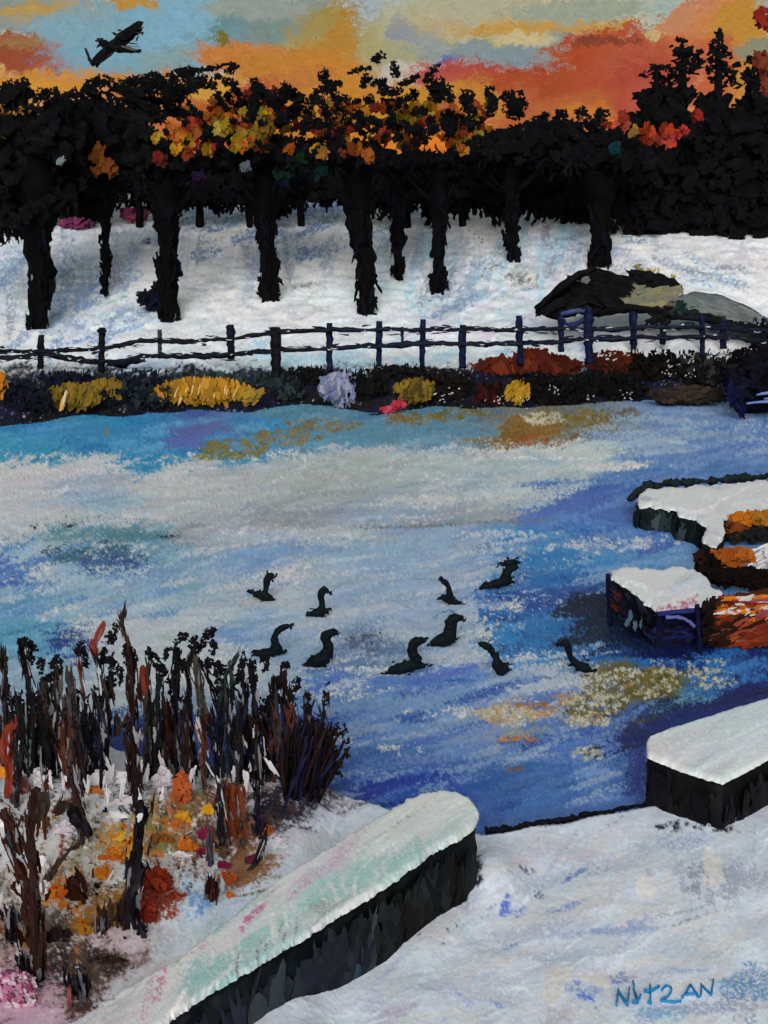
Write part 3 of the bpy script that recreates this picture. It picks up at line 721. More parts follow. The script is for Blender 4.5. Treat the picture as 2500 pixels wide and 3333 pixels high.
lake.D((930, 1138, 260, 4, 3, (120, 112, 108), .5), (1120, 1128, 120, 3, 3, (130, 120, 110), .6), (1050, 1112, 190, 12, 2, (166, 168, 176), .4), (1240, 1092, 220, 16, 12, (82, 108, 194), .45), (1290, 1062, 160, 14, 14, (86, 112, 198), .4),
       (75, 1140, 16, 6, 0, (20, 24, 34), .1), (150, 1137, 26, 6, 0, (22, 32, 44), .1), (368, 1160, 26, 5, 6, (24, 34, 44), .2), (800, 1372, 70, 8, 10, (74, 80, 104), .4), (1330, 1010, 110, 16, 2, (216, 216, 216), .3), (1230, 980, 110, 10, -6, (196, 212, 214), .5), (1180, 995, 90, 6, -24, (150, 186, 204), .4),
       (385, 1258, 60, 14, 14, (196, 204, 214), .4), (400, 945, 90, 44, 6, (84, 104, 188), .1), (430, 928, 110, 20, 12, (86, 102, 176), .2), (230, 930, 26, 14, 80, (120, 130, 120), .6), (1110, 935, 60, 50, 40, (132, 92, 34), .55))


def lift(layer, px, py, P, amp):
    """colour and relief of a painted surface at its points"""
    C, H = layer.at(px, py)
    depth = P[..., 1] * CP + (EYE - P[..., 2]) * SP
    P = P + normals_of(P) * (H * amp * depth / F)[..., None]
    return P, C


gx, gy = np.meshgrid(np.concatenate([np.arange(-560, -100, 6), np.arange(-100, 868, 1.15), np.arange(869, 1400, 6)]), np.arange(388, 858, 1.15))
lake.C *= np.interp(np.arange(lake.h) * lake.st + lake.y0, [400, 450, 560, 660, 740, 850], [1.0, .98, .96, .95, .94, .94])[:, None, None].astype(np.float32)
_g = lake.C.mean(-1, keepdims=True); lake.C = (_g + .91 * (lake.C - _g)).astype(np.float32)
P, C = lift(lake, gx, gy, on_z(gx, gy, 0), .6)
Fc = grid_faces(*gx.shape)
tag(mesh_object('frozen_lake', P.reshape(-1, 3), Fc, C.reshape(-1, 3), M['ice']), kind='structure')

# --- wide ground that carries everything and runs to the horizon
xs = np.concatenate([np.linspace(-900, -60, 12), np.linspace(-50, 50, 41), np.linspace(60, 900, 12)])
ysq = np.concatenate([np.linspace(-60, 38, 10), np.linspace(40, 90, 51), np.linspace(100, 1500, 16)])
X, Y = np.meshgrid(xs, ysq)
Z = np.where(Y > 40, ground_far(np.clip(X, -30, 30), Y), -.8) - .35 - .9 * (Y < 52)
tag(mesh_object('snowfield', np.stack([X, Y, Z], -1).reshape(-1, 3), grid_faces(*X.shape), np.broadcast_to((206, 208, 214), (X.size, 3)), M['snow']), kind='structure')

# --- far bank and the snowy hill
hz = [(x, y, 130, 26, (198, 202, 208)) for x in range(60, 1660, 200) for y in (480, 540, 600, 660, 720, 760)] + [
    (160, 640, 60, 60, (128, 152, 186), 60), (150, 600, 40, 50, (150, 172, 204), 70), (40, 600, 50, 90, (186, 200, 212), 70), (30, 680, 50, 30, (178, 184, 194)), (200, 690, 110, 16, (150, 172, 200), 18), (110, 720, 90, 16, (184, 194, 208)),  # blue zones between the trunks are tree shade painted into the snow
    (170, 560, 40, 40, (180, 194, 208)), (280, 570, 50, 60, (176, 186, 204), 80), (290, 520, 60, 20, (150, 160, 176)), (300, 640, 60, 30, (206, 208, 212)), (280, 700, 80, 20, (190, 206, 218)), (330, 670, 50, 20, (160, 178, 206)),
    (470, 460, 80, 14, (150, 172, 204), 8), (440, 490, 60, 12, (206, 212, 220)), (470, 520, 70, 30, (212, 210, 212)), (440, 580, 50, 40, (214, 214, 214)), (530, 570, 40, 60, (192, 196, 206), 80), (470, 620, 70, 30, (194, 200, 208)), (500, 660, 120, 20, (206, 206, 210)),
    (690, 455, 80, 16, (146, 168, 206), 16), (680, 490, 70, 16, (196, 204, 220), 20), (680, 530, 70, 20, (196, 200, 208)), (660, 590, 70, 20, (204, 202, 200)), (650, 620, 60, 10, (170, 172, 174)), (700, 640, 100, 30, (204, 210, 216)),
    (830, 480, 30, 20, (206, 208, 210)), (895, 465, 40, 22, (150, 174, 196)), (830, 580, 30, 60, (190, 212, 222)), (900, 540, 34, 34, (182, 186, 198), 80), (900, 600, 34, 30, (206, 212, 216)), (850, 660, 90, 24, (206, 214, 220)),
    (1020, 480, 60, 18, (216, 216, 216)), (1050, 520, 40, 30, (214, 212, 210)), (1000, 560, 50, 40, (204, 212, 218)), (1050, 600, 60, 30, (196, 216, 226)), (1000, 640, 70, 30, (140, 160, 190), 20), (950, 660, 60, 40, (182, 190, 200)), (1060, 660, 90, 20, (206, 210, 214)), (1090, 640, 30, 40, (160, 204, 226)),
    (1200, 490, 80, 14, (206, 208, 212), -8), (1200, 540, 60, 40, (170, 190, 208)), (1200, 580, 60, 20, (176, 178, 180)), (1130, 600, 40, 20, (156, 158, 160)), (1250, 550, 40, 30, (196, 202, 208)), (1140, 660, 90, 16, (190, 204, 214)),
    (1400, 540, 90, 26, (218, 216, 216), -10), (1500, 520, 60, 20, (206, 206, 212)), (1560, 570, 90, 26, (214, 214, 216), -22), (1500, 600, 80, 24, (196, 210, 218), -14), (1620, 640, 60, 30, (218, 216, 216), -20), (1590, 560, 40, 16, (190, 184, 200)), (1640, 570, 30, 14, (196, 180, 190)),
    (100, 780, 100, 14, (196, 198, 204)), (300, 790, 100, 12, (170, 190, 216)), (520, 770, 100, 14, (196, 202, 212)), (560, 790, 90, 10, (190, 210, 220)), (660, 770, 50, 14, (190, 214, 226)), (760, 760, 60, 14, (204, 210, 214)), (860, 760, 60, 16, (206, 212, 218)), (950, 755, 50, 18, (212, 214, 214)), (1060, 750, 60, 16, (190, 206, 218)), (1250, 740, 50, 18, (176, 196, 224)), (1480, 740, 120, 14, (214, 212, 212)),
    (700, 735, 300, 8, (206, 208, 212)), (200, 742, 180, 10, (204, 206, 212)), (1300, 700, 300, 14, (182, 190, 200)),
    # trodden dark earth along the water
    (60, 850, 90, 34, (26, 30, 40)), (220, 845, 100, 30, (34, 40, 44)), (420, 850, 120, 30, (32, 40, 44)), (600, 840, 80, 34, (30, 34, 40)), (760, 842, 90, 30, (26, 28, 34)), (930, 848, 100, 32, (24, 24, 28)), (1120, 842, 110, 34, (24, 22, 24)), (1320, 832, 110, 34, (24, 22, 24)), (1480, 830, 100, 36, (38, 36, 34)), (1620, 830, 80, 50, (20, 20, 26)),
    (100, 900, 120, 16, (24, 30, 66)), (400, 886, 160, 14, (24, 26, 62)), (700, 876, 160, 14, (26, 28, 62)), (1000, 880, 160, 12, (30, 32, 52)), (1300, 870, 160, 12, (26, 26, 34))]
hz = [z[:4] + (tuple(np.array(z[4]) + (16 if min(z[4]) > 165 else 0)),) + z[5:] for z in hz]      # clean fresh snow
hill = Layer(-110, 196, 880, 446, 1.15, (212, 214, 219))
hill.fill(hz, 1100, (36, 80), (10, 22), (8, 12), 5, .1, dry=.1, a=(.8, 1))
hill.fill(hz, 3600, (16, 46), (4, 10), (10, 22), 9, .16, dry=.8)
hill.fill(hz, 1500, (8, 20), (2, 5), (12, 26), 12, .22, dry=.95)
hill.fill(hz, 1600, (18, 46), (1.4, 3), (14, 26), 16, .22, dry=.8)
for x, y, rx, ry, n in [(480, 620, 200, 80, 60), (1000, 560, 160, 80, 50), (1450, 580, 200, 60, 40), (120, 640, 120, 90, 16), (700, 560, 100, 60, 26)]:
    for _ in range(n):
        hill.stroke((x + rng.uniform(-rx, rx)) * K, (y + rng.uniform(-ry, ry)) * K, rng.uniform(14, 40), rng.uniform(4, 9), rng.normal() * 24, np.array((234, 232, 232)) - rng.random() * 10, 1, rng.uniform(.3, .9))
hill.D((165, 640, 120, 26, 38, (110, 140, 180), .5), (150, 590, 26, 110, 4, (126, 150, 190), .5), (200, 655, 150, 18, 30, (120, 146, 182), .55), (250, 720, 190, 10, 16, (140, 166, 206), .6), (200, 730, 160, 8, 14, (120, 150, 200), .6),  # blue strokes by the trunks are tree shadows painted on the snow
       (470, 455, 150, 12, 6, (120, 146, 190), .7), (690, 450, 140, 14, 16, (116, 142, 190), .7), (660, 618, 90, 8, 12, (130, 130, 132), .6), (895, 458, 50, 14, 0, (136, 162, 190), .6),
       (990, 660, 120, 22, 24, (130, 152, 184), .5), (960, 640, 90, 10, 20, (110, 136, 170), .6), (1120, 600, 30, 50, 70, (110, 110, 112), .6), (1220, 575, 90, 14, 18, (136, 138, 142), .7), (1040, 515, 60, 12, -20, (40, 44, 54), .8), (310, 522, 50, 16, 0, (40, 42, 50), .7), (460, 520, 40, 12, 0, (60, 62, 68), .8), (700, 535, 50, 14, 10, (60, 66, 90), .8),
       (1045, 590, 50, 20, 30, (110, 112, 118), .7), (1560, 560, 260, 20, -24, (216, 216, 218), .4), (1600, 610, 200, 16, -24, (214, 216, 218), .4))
for k in range(330):     # frozen mud and dark sedge line at the water
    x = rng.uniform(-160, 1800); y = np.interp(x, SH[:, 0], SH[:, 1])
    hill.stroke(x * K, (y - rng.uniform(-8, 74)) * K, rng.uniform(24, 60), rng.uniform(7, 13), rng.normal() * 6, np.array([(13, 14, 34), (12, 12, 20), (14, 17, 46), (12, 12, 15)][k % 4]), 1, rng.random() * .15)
for k in range(90):      # cold blue tree shade painted on the hill snow, and cyan streaks
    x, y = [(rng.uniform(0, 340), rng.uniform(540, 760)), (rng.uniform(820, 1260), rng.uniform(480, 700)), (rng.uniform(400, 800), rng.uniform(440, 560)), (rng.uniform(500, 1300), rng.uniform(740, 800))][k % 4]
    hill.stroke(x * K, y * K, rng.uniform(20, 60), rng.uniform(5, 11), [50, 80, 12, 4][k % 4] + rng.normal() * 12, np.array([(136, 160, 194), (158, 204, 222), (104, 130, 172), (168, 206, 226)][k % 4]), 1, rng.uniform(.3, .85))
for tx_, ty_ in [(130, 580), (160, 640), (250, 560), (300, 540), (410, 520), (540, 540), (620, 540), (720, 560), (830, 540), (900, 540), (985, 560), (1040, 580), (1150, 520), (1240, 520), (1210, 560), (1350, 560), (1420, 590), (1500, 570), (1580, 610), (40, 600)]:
    for k in range(5):      # shade between the trunks painted down the snow as blue-grey strokes
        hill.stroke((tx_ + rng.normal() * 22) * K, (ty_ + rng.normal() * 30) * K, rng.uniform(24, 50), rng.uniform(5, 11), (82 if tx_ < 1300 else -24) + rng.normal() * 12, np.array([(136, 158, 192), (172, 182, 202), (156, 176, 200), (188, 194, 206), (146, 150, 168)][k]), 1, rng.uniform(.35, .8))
hill.D((186, 888, 90, 26, 0, (14, 15, 30), 0, 1), (186, 884, 70, 30, 0, (13, 14, 24), 0, 1))
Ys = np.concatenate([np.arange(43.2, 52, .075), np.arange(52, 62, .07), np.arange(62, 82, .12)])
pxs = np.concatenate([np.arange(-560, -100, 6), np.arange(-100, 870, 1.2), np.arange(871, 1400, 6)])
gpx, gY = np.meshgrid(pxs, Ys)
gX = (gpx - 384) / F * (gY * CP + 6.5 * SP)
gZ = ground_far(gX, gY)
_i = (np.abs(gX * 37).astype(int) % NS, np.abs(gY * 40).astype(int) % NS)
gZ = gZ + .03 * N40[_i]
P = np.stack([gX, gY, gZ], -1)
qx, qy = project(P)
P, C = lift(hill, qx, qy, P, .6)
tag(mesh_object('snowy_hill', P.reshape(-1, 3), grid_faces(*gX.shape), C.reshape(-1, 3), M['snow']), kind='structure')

# --- near bank: snow path on the right, planted bank on the left
NE = np.array([(-260, 1500), (0, 1560), (180, 1590), (330, 1640), (520, 1680), (640, 1690), (740, 1712), (830, 1742), (940, 1775), (1050, 1800), (1120, 1790), (1190, 1778), (1300, 1757), (1410, 1738), (1560, 1700), (1900, 1640)], float)
S1 = (207, 210, 219)
nz_ = [(x, y, 130, 60, S1) for x in range(760, 1700, 180) for y in (1800, 1900, 2000, 2100, 2200)] + [
    (1150, 1830, 90, 26, (204, 202, 210), 6), (1100, 1900, 60, 30, (206, 198, 208)), (1200, 1900, 90, 26, (192, 196, 212), 30), (1300, 1850, 80, 30, (198, 200, 212)), (1400, 1860, 60, 40, (200, 202, 212)), (1480, 1820, 70, 20, (176, 184, 210)), (1500, 1900, 60, 50, (184, 188, 202), 80), (1590, 1900, 60, 50, (182, 186, 200), 80), (1620, 1800, 50, 20, (206, 206, 214)),
    (1240, 1960, 110, 24, (206, 202, 206)), (1180, 2010, 110, 20, (186, 192, 208)), (1340, 2010, 90, 14, (160, 172, 206)), (1450, 1980, 110, 24, (210, 206, 208)), (1250, 2060, 110, 18, (192, 198, 212)), (1100, 2070, 80, 18, (212, 208, 210)), (1480, 2050, 120, 24, (196, 200, 212)), (1060, 2120, 100, 26, (190, 194, 208)), (930, 2110, 90, 30, (206, 202, 208)),
    (1200, 2140, 60, 20, (206, 204, 206)), (1280, 2150, 40, 16, (150, 166, 204)), (1480, 2110, 80, 12, (170, 182, 206)), (1600, 2110, 50, 30, (120, 154, 194)), (1450, 2190, 80, 20, (166, 178, 206)), (1560, 2190, 80, 20, (168, 164, 190)), (1200, 2200, 120, 20, (188, 186, 196)), (1000, 2190, 100, 24, (196, 194, 204)), (860, 2190, 80, 24, (196, 184, 200)), (760, 2200, 60, 20, (190, 182, 200)), (1620, 2190, 50, 26, (158, 160, 180)),
    (1060, 1980, 30, 20, (110, 136, 204)), (960, 2020, 60, 30, (212, 208, 210)),
    # planted bank
    (100, 1680, 130, 60, (204, 206, 212), 80), (300, 1700, 130, 50, (206, 206, 210), 80), (520, 1740, 90, 40, (196, 196, 200), 80), (200, 1780, 120, 40, (206, 204, 206)), (60, 1850, 80, 60, (206, 204, 204), 80), (330, 1840, 60, 36, (128, 124, 70)), (240, 1850, 50, 40, (150, 146, 106)), (380, 1800, 60, 30, (116, 112, 64)),
    (480, 1850, 70, 40, (110, 80, 56)), (600, 1800, 80, 50, (60, 50, 54)), (680, 1760, 60, 40, (60, 56, 70)), (720, 1740, 60, 16, (190, 184, 194)), (340, 1920, 70, 30, (190, 184, 176)), (280, 1940, 60, 40, (206, 202, 200)), (330, 1980, 50, 50, (120, 54, 40)), (420, 1900, 60, 20, (196, 190, 190)), (440, 1980, 50, 50, (186, 204, 216), 85), (380, 2020, 50, 60, (204, 212, 218), 85), (520, 1900, 50, 40, (130, 90, 60)),
    (160, 1950, 70, 60, (200, 190, 180)), (220, 2000, 70, 40, (120, 84, 40)), (180, 2030, 60, 30, (140, 100, 40)), (120, 2040, 60, 50, (120, 96, 80)), (230, 2070, 70, 26, (192, 172, 174)), (300, 2060, 30, 20, (206, 196, 196)), (160, 2130, 90, 40, (70, 50, 40)), (240, 2130, 60, 30, (120, 100, 92)), (60, 2150, 70, 50, (196, 160, 176)), (40, 2000, 60, 60, (150, 136, 124), 80), (640, 1870, 50, 30, (196, 192, 196)), (300, 2160, 90, 30, (196, 188, 192))]
nz_ = [z[:4] + (tuple(np.array(z[4]) + ((-2, 2, 6) if z[0] > 700 else (0, 0, 2))),) + z[5:] for z in nz_]
near = Layer(-110, 640, 880, 1150, 1.3, (206, 208, 216))
near.fill(nz_, 900, (40, 90), (14, 28), (16, 16), 5, .1, dry=.0, a=(.8, 1))
near.fill(nz_, 3000, (20, 60), (5, 14), (20, 20), 8, .12, dry=.6)
near.fill(nz_, 1500, (8, 24), (2, 6), (20, 30), 10, .22, dry=.95)
near.fill(nz_, 1500, (24, 60), (1.4, 3.2), (22, 20), 13, .2, dry=.8)
for _ in range(70):
    x, y = rng.uniform(880, 1659), rng.uniform(1790, 2212)
    near.stroke(x * K, y * K, rng.uniform(20, 60), rng.uniform(6, 14), 20 + rng.normal() * 22, np.array((216, 212, 214)) - rng.random() * 8, 1, rng.uniform(.4, .9))
near.D((1240, 1890, 70, 12, 26, (104, 126, 190), .2), (1200, 1902, 90, 9, 24, (132, 150, 200), .3), (1090, 1962, 22, 34, 10, (96, 122, 204), .25), (1120, 1975, 40, 16, 20, (130, 150, 206), .5), (1225, 1960, 60, 12, 14, (124, 148, 206), .45), (1330, 2012, 90, 16, 4, (130, 152, 206), .5), (1105, 2040, 40, 20, 20, (140, 162, 206), .6),
       (1240, 2135, 40, 20, 0, (130, 150, 200), .5), (1340, 2110, 40, 20, 10, (120, 140, 196), .5), (1270, 2160, 40, 12, -30, (90, 120, 206), .4), (1000, 2150, 50, 14, -40, (150, 162, 208), .5), (1072, 2170, 30, 10, -30, (130, 150, 206), .4), (1610, 2120, 90, 40, 70, (96, 140, 186), .6), (1640, 2130, 60, 50, 80, (110, 148, 190), .5), (1440, 2190, 110, 22, 0, (120, 164, 200), .6), (1480, 2100, 90, 12, 0, (160, 180, 210), .5),
       (1500, 1902, 26, 60, 4, (150, 154, 168), .35), (1470, 1890, 20, 70, 6, (172, 178, 196), .4), (1530, 1905, 24, 80, 8, (160, 166, 182), .4), (1580, 1905, 60, 70, 8, (164, 168, 184), .5), (1620, 1900, 40, 90, 84, (170, 174, 190), .5), (1480, 1815, 150, 26, 4, (166, 178, 208), .5), (1250, 2062, 220, 22, 4, (180, 190, 210), .4), (1330, 2010, 200, 14, 4, (158, 172, 206), .4), (1150, 2010, 160, 22, 10, (184, 190, 206), .4), (1600, 2130, 130, 50, 40, (118, 150, 190), .55), (1540, 2180, 160, 24, 4, (160, 166, 190), .4), (1060, 2150, 160, 30, -10, (190, 194, 206), .4), (1180, 1905, 150, 30, 26, (178, 186, 208), .5), (1400, 1900, 16, 50, 0, (176, 180, 192), .6), (1395, 1920, 36, 44, 0, (222, 216, 214), .1), (1540, 1880, 40, 90, 10, (222, 216, 214), .2), (1490, 2000, 150, 12, 14, (214, 212, 214), .3), (1500, 1985, 130, 5, 16, (150, 156, 172), .6), (1480, 1970, 90, 4, 10, (160, 164, 180), .6),
       (1300, 1880, 70, 14, 20, (160, 168, 186), .7), (1120, 1870, 60, 20, 20, (208, 194, 206), .4), (1250, 1850, 90, 16, 10, (200, 194, 206), .5), (1140, 1890, 40, 12, 0, (80, 84, 120), .8), (1165, 1930, 26, 20, 30, (50, 60, 110), .8), (1210, 2110, 60, 30, 20, (220, 214, 212), .0), (1290, 2120, 60, 22, -10, (218, 212, 210), .0), (1195, 2155, 40, 26, 40, (212, 208, 206), .0))
for k in range(900):
    x, y = rng.uniform(-40, 700), rng.uniform(1640, 2200)
    if y > 2230 - x * .68 + 0 or (y < 1720 and x > 560):
        continue
    c = [(38, 28, 28), (26, 22, 26), (60, 40, 32), (216, 212, 214), (214, 210, 212), (84, 44, 32), (206, 200, 206), (120, 60, 34), (40, 36, 44), (170, 106, 40), (110, 44, 32)][int(rng.integers(0, 11))]
    near.stroke(x * K, y * K, rng.uniform(10, 34), rng.uniform(2.5, 8), 84 + rng.normal() * 24, np.array(c) + rng.normal() * 6, 1, rng.uniform(.45, .95))
for x, y, rx, ry, c, n in [(330, 1850, 60, 40, (196, 110, 36), 20), (250, 1850, 40, 40, (206, 120, 36), 26), (270, 1880, 30, 20, (214, 150, 40), 12), (390, 1780, 30, 60, (190, 96, 50), 24), (330, 1980, 60, 50, (140, 50, 32), 40), (230, 2000, 60, 40, (160, 110, 40), 30), (190, 2030, 40, 24, (190, 110, 36), 16), (470, 1800, 40, 60, (110, 56, 36), 30), (560, 1790, 60, 60, (44, 34, 40), 60), (620, 1760, 60, 50, (34, 30, 44), 50), (520, 1790, 40, 60, (150, 80, 36), 24), (130, 1960, 40, 40, (206, 120, 40), 20), (420, 1990, 40, 40, (110, 150, 206), 12), (220, 2130, 60, 24, (50, 34, 30), 40), (240, 2060, 70, 16, (196, 172, 172), 20)]:
    for _ in range(n):
        r = math.sqrt(rng.random()); t = rng.random() * 6.283
        near.stroke((x + rx * r * math.cos(t)) * K, (y + ry * r * math.sin(t)) * K, rng.uniform(7, 18), rng.uniform(3, 7), rng.uniform(30, 150), np.array(c) + rng.normal() * 10, 1, rng.uniform(.2, .8))
for x, y, rx, ry, n in [(950, 2010, 60, 40, 8), (1470, 1785, 60, 8, 26), (1570, 1795, 30, 6, 12), (1030, 1900, 10, 40, 16)]:
    near.speck(x, y, rx, ry, (40, 44, 60), n, 0, (2, 4), .3)
near.D((1080, 1797, 60, 5, 8, (18, 18, 28), .1), (1140, 1788, 90, 5, 6, (20, 20, 30), .1), (1230, 1772, 90, 4, 12, (28, 30, 44), .35), (1330, 1752, 110, 4, 10, (30, 32, 46), .4), (1400, 1740, 50, 4, 8, (34, 36, 60), .5))
GXS = np.concatenate([np.arange(-700, -105, 7), np.arange(-105, 872, 1.3), np.arange(873, 1500, 7)]); GYS = np.concatenate([np.arange(662, 1140, 1.3), np.arange(1141, 1700, 9)])
gx, gy = np.meshgrid(GXS, GYS)
P = on_z(gx, gy, .3)
e = gy - np.interp(gx, NE[:, 0] * K, NE[:, 1] * K) - 1.5 * N14[np.ix_(np.arange(gx.shape[0]) % NS, np.arange(gx.shape[1]) % NS)] * (gx < 380)
P[..., 2] = .3 - .9 * sm((2 - e) / 7) + .012 * N40[np.ix_(np.arange(gx.shape[0]) % NS, np.arange(gx.shape[1]) % NS)] * (gy > 700)
drift = np.exp(-(((gx - 1060 * K) / 26) ** 2 + ((gy - 1900 * K) / 26) ** 2))
P[..., 2] += .22 * drift * (gx > 1035 * K - 12)
left = sm((760 * K - gx) / 60) * sm((gy - 760) / 60)
P[..., 2] += .25 * left
NEARP = P.copy()
P, C = lift(near, gx, gy, P, .5)
keep = e > -14
V, Fq, Cq = compact(P.reshape(-1, 3), grid_faces(*gx.shape, keep=keep), C.reshape(-1, 3))
tag(mesh_object('snowy_ground', V, Fq, Cq, M['snow']), kind='structure')


def near_z(px, py):
    return NEARP[min(len(GYS) - 1, int(np.searchsorted(GYS, py))), min(len(GXS) - 1, int(np.searchsorted(GXS, px)))]

# ---------------------------------------------------------------- snow-capped walls and landings
def poly_sd(px, py, poly):
    """signed distance (positive inside) to a polygon"""
    d = np.full(px.shape, 1e9); ins = np.zeros(px.shape, bool)
    n = len(poly)
    for i in range(n):
        ax, ay = poly[i]; bx, by = poly[(i + 1) % n]
        ex, ey = bx - ax, by - ay
        t = np.clip(((px - ax) * ex + (py - ay) * ey) / (ex * ex + ey * ey + 1e-12), 0, 1)
        d = np.minimum(d, np.hypot(px - ax - t * ex, py - ay - t * ey))
        c = ((ay > py) != (by > py))
        with np.errstate(divide='ignore', invalid='ignore'):
            ins ^= c & (px < (bx - ax) * (py - ay) / (by - ay + 1e-12) + ax)
    return np.where(ins, d, -d)


def smooth_poly(poly, n=1):
    p = np.asarray(poly, float)
    for _ in range(n):
        q = np.empty((len(p) * 2, 2)); r = np.roll(p, -1, 0)
        q[0::2] = p * .8 + r * .2; q[1::2] = p * .2 + r * .8
        p = q
    return p


def snow_cap(name, polyD, zt, layer, st=.9, soft=5, drop=.10, rag=1.0, parent=None, amp=1.0):
    poly = np.asarray(polyD) * K
    x0, y0 = poly.min(0) - 6; x1, y1 = poly.max(0) + 6
    gx, gy = np.meshgrid(np.arange(x0, x1, st), np.arange(y0, y1, st))
    s = poly_sd(gx, gy, poly)
    ii = np.ix_(np.arange(gx.shape[0]) % NS, np.arange(gx.shape[1]) % NS)
    s0 = s
    s = s + rag * (.35 * N5[ii] + .8 * N14[ii])
    sy_, sx_ = np.gradient(s, st)          # pull the outermost points onto the outline so that the rim is clean
    g2 = np.maximum(.3, sx_ ** 2 + sy_ ** 2)
    keep = s > -st * 1.5
    rim = keep & (s < st * .4)
    gx = np.where(rim, gx - np.clip(s, -2, 2) * sx_ / g2, gx); gy = np.where(rim, gy - np.clip(s, -2, 2) * sy_ / g2, gy)
    s0 = np.where(rim, 0, np.maximum(s, 0))
    P = on_z(gx, gy, zt)
    P[..., 2] -= drop * (1 - np.sqrt(np.clip(1 - (1 - np.clip(s0 / soft, 0, 1)) ** 2, 0, 1)))
    C, H = layer.at(gx, gy)
    P[..., 2] += H * amp * .6 * (P[..., 1] * CP + (EYE - zt) * SP) / F * np.clip(s / 4, 0, 1)
    V, Fq, Cq = compact(P.reshape(-1, 3), grid_faces(*gx.shape, keep=keep), C.reshape(-1, 3))
    return mesh_object(name, V, Fq, Cq, M['snow'], parent)


def wall_body(name, polyD, zc, zt, zb, shade, mat, parent=None, inset=-.03, step=.09, rows=12, bump=.012):
    """upright masonry under a cap: polygon at height zt carried down to zb; shade(px, t) gives its pigment"""
    poly = np.asarray(polyD) * K
    W = on_z(poly[:, 0], poly[:, 1], zc)[:, :2]
    c0 = W.mean(0); nb = np.roll(W, -1, 0) - np.roll(W, 1, 0)
    if np.sum(W[:, 0] * np.roll(W[:, 1], -1) - W[:, 1] * np.roll(W[:, 0], -1)) > 0:
        nb = -nb
    inw = np.stack([-nb[:, 1], nb[:, 0]], 1); inw /= np.linalg.norm(inw, axis=1)[:, None]
    W = W - inw * -inset * -1 if False else W + inw * inset
    n = len(W); per = []
    for i in range(n):
        a, b = W[i], W[(i + 1) % n]
        m = max(1, int(np.linalg.norm(b - a) / step))
        for k in range(m):
            per.append(a + (b - a) * k / m)
    per = np.array(per); m = len(per)
    tg = np.roll(per, -1, 0) - np.roll(per, 1, 0); nn = np.stack([tg[:, 1], -tg[:, 0]], 1); nn /= np.linalg.norm(nn, axis=1)[:, None] + 1e-9
    ts = np.linspace(0, 1, rows)
    V = np.zeros((rows, m, 3)); C = np.zeros((rows, m, 3))
    for r, t in enumerate(ts):
        o = (bump * rng.standard_normal(m))[:, None] * nn
        V[r, :, :2] = per + o; V[r, :, 2] = zt + (zb - zt) * t
    qx, qy = project(V)
    st = B1[(np.arange(m) * 3) % 2048]
    for r, t in enumerate(ts):
        C[r] = np.array([shade(qx[r, k], t) for k in range(m)]) + (st * 4 + rng.standard_normal(m) * 2.5)[:, None]
    Fc = [(r * m + k, r * m + (k + 1) % m, (r + 1) * m + (k + 1) % m, (r + 1) * m + k) for r in range(rows - 1) for k in range(m)]
    Fc.append(tuple(range(m))[::-1])
    return mesh_object(name, V.reshape(-1, 3), Fc, C.reshape(-1, 3), mat, parent)


def lerp3(a, b, t):
    return np.asarray(a, float) * (1 - t) + np.asarray(b, float) * t


# the long curved parapet in the foreground
wall = [(150, 2206), (320, 2100), (385, 2066), (450, 2012), (600, 1893), (715, 1822), (829, 1752), (870, 1728), (912, 1708), (950, 1702), (985, 1704), (1016, 1722), (1036, 1752), (1030, 1772), (1018, 1786), (994, 1804), (939, 1833), (829, 1912), (735, 1970), (650, 2022), (500, 2108), (400, 2172), (280, 2260), (100, 2390), (-140, 2390), (-60, 2330)]
wl = Layer(-110, 770, 500, 1130, 1.0, (206, 208, 210))
TEAL = (156, 190, 188)
wz = [(950, 1740, 80, 40, (208, 210, 208), 28), (860, 1790, 70, 40, (204, 208, 206), 34), (780, 1820, 60, 26, (206, 208, 208), 36), (900, 1830, 60, 26, (184, 200, 198), 36), (980, 1770, 40, 24, (190, 204, 202), 40), (820, 1870, 70, 20, (168, 192, 190), 36), (720, 1860, 60, 26, (196, 186, 198), 38), (700, 1930, 70, 20, (160, 190, 188), 38), (620, 1930, 60, 22, (200, 190, 198), 38), (640, 1990, 60, 20, (176, 192, 192), 36), (560, 2000, 60, 20, (196, 190, 198), 36), (560, 2050, 60, 20, (160, 190, 188), 36),
      (480, 2050, 60, 20, (208, 200, 202), 36), (450, 2100, 50, 30, (150, 186, 184), 40), (380, 2110, 50, 30, (208, 196, 202), 50), (330, 2150, 50, 40, (206, 202, 204), 50), (250, 2190, 80, 30, (190, 184, 190), 36), (380, 2190, 40, 20, (206, 204, 208), 40), (740, 1950, 50, 14, (206, 206, 206), 36)]
wl.fill(wz, 500, (30, 70), (6, 14), (36, 8), 5, .1, dry=.1)
wl.fill(wz, 900, (16, 50), (3, 7), (36, 7), 7, .15, dry=.6)
wl.fill(wz, 900, (20, 60), (1.4, 2.6), (36, 6), 13, .2, dry=.7)
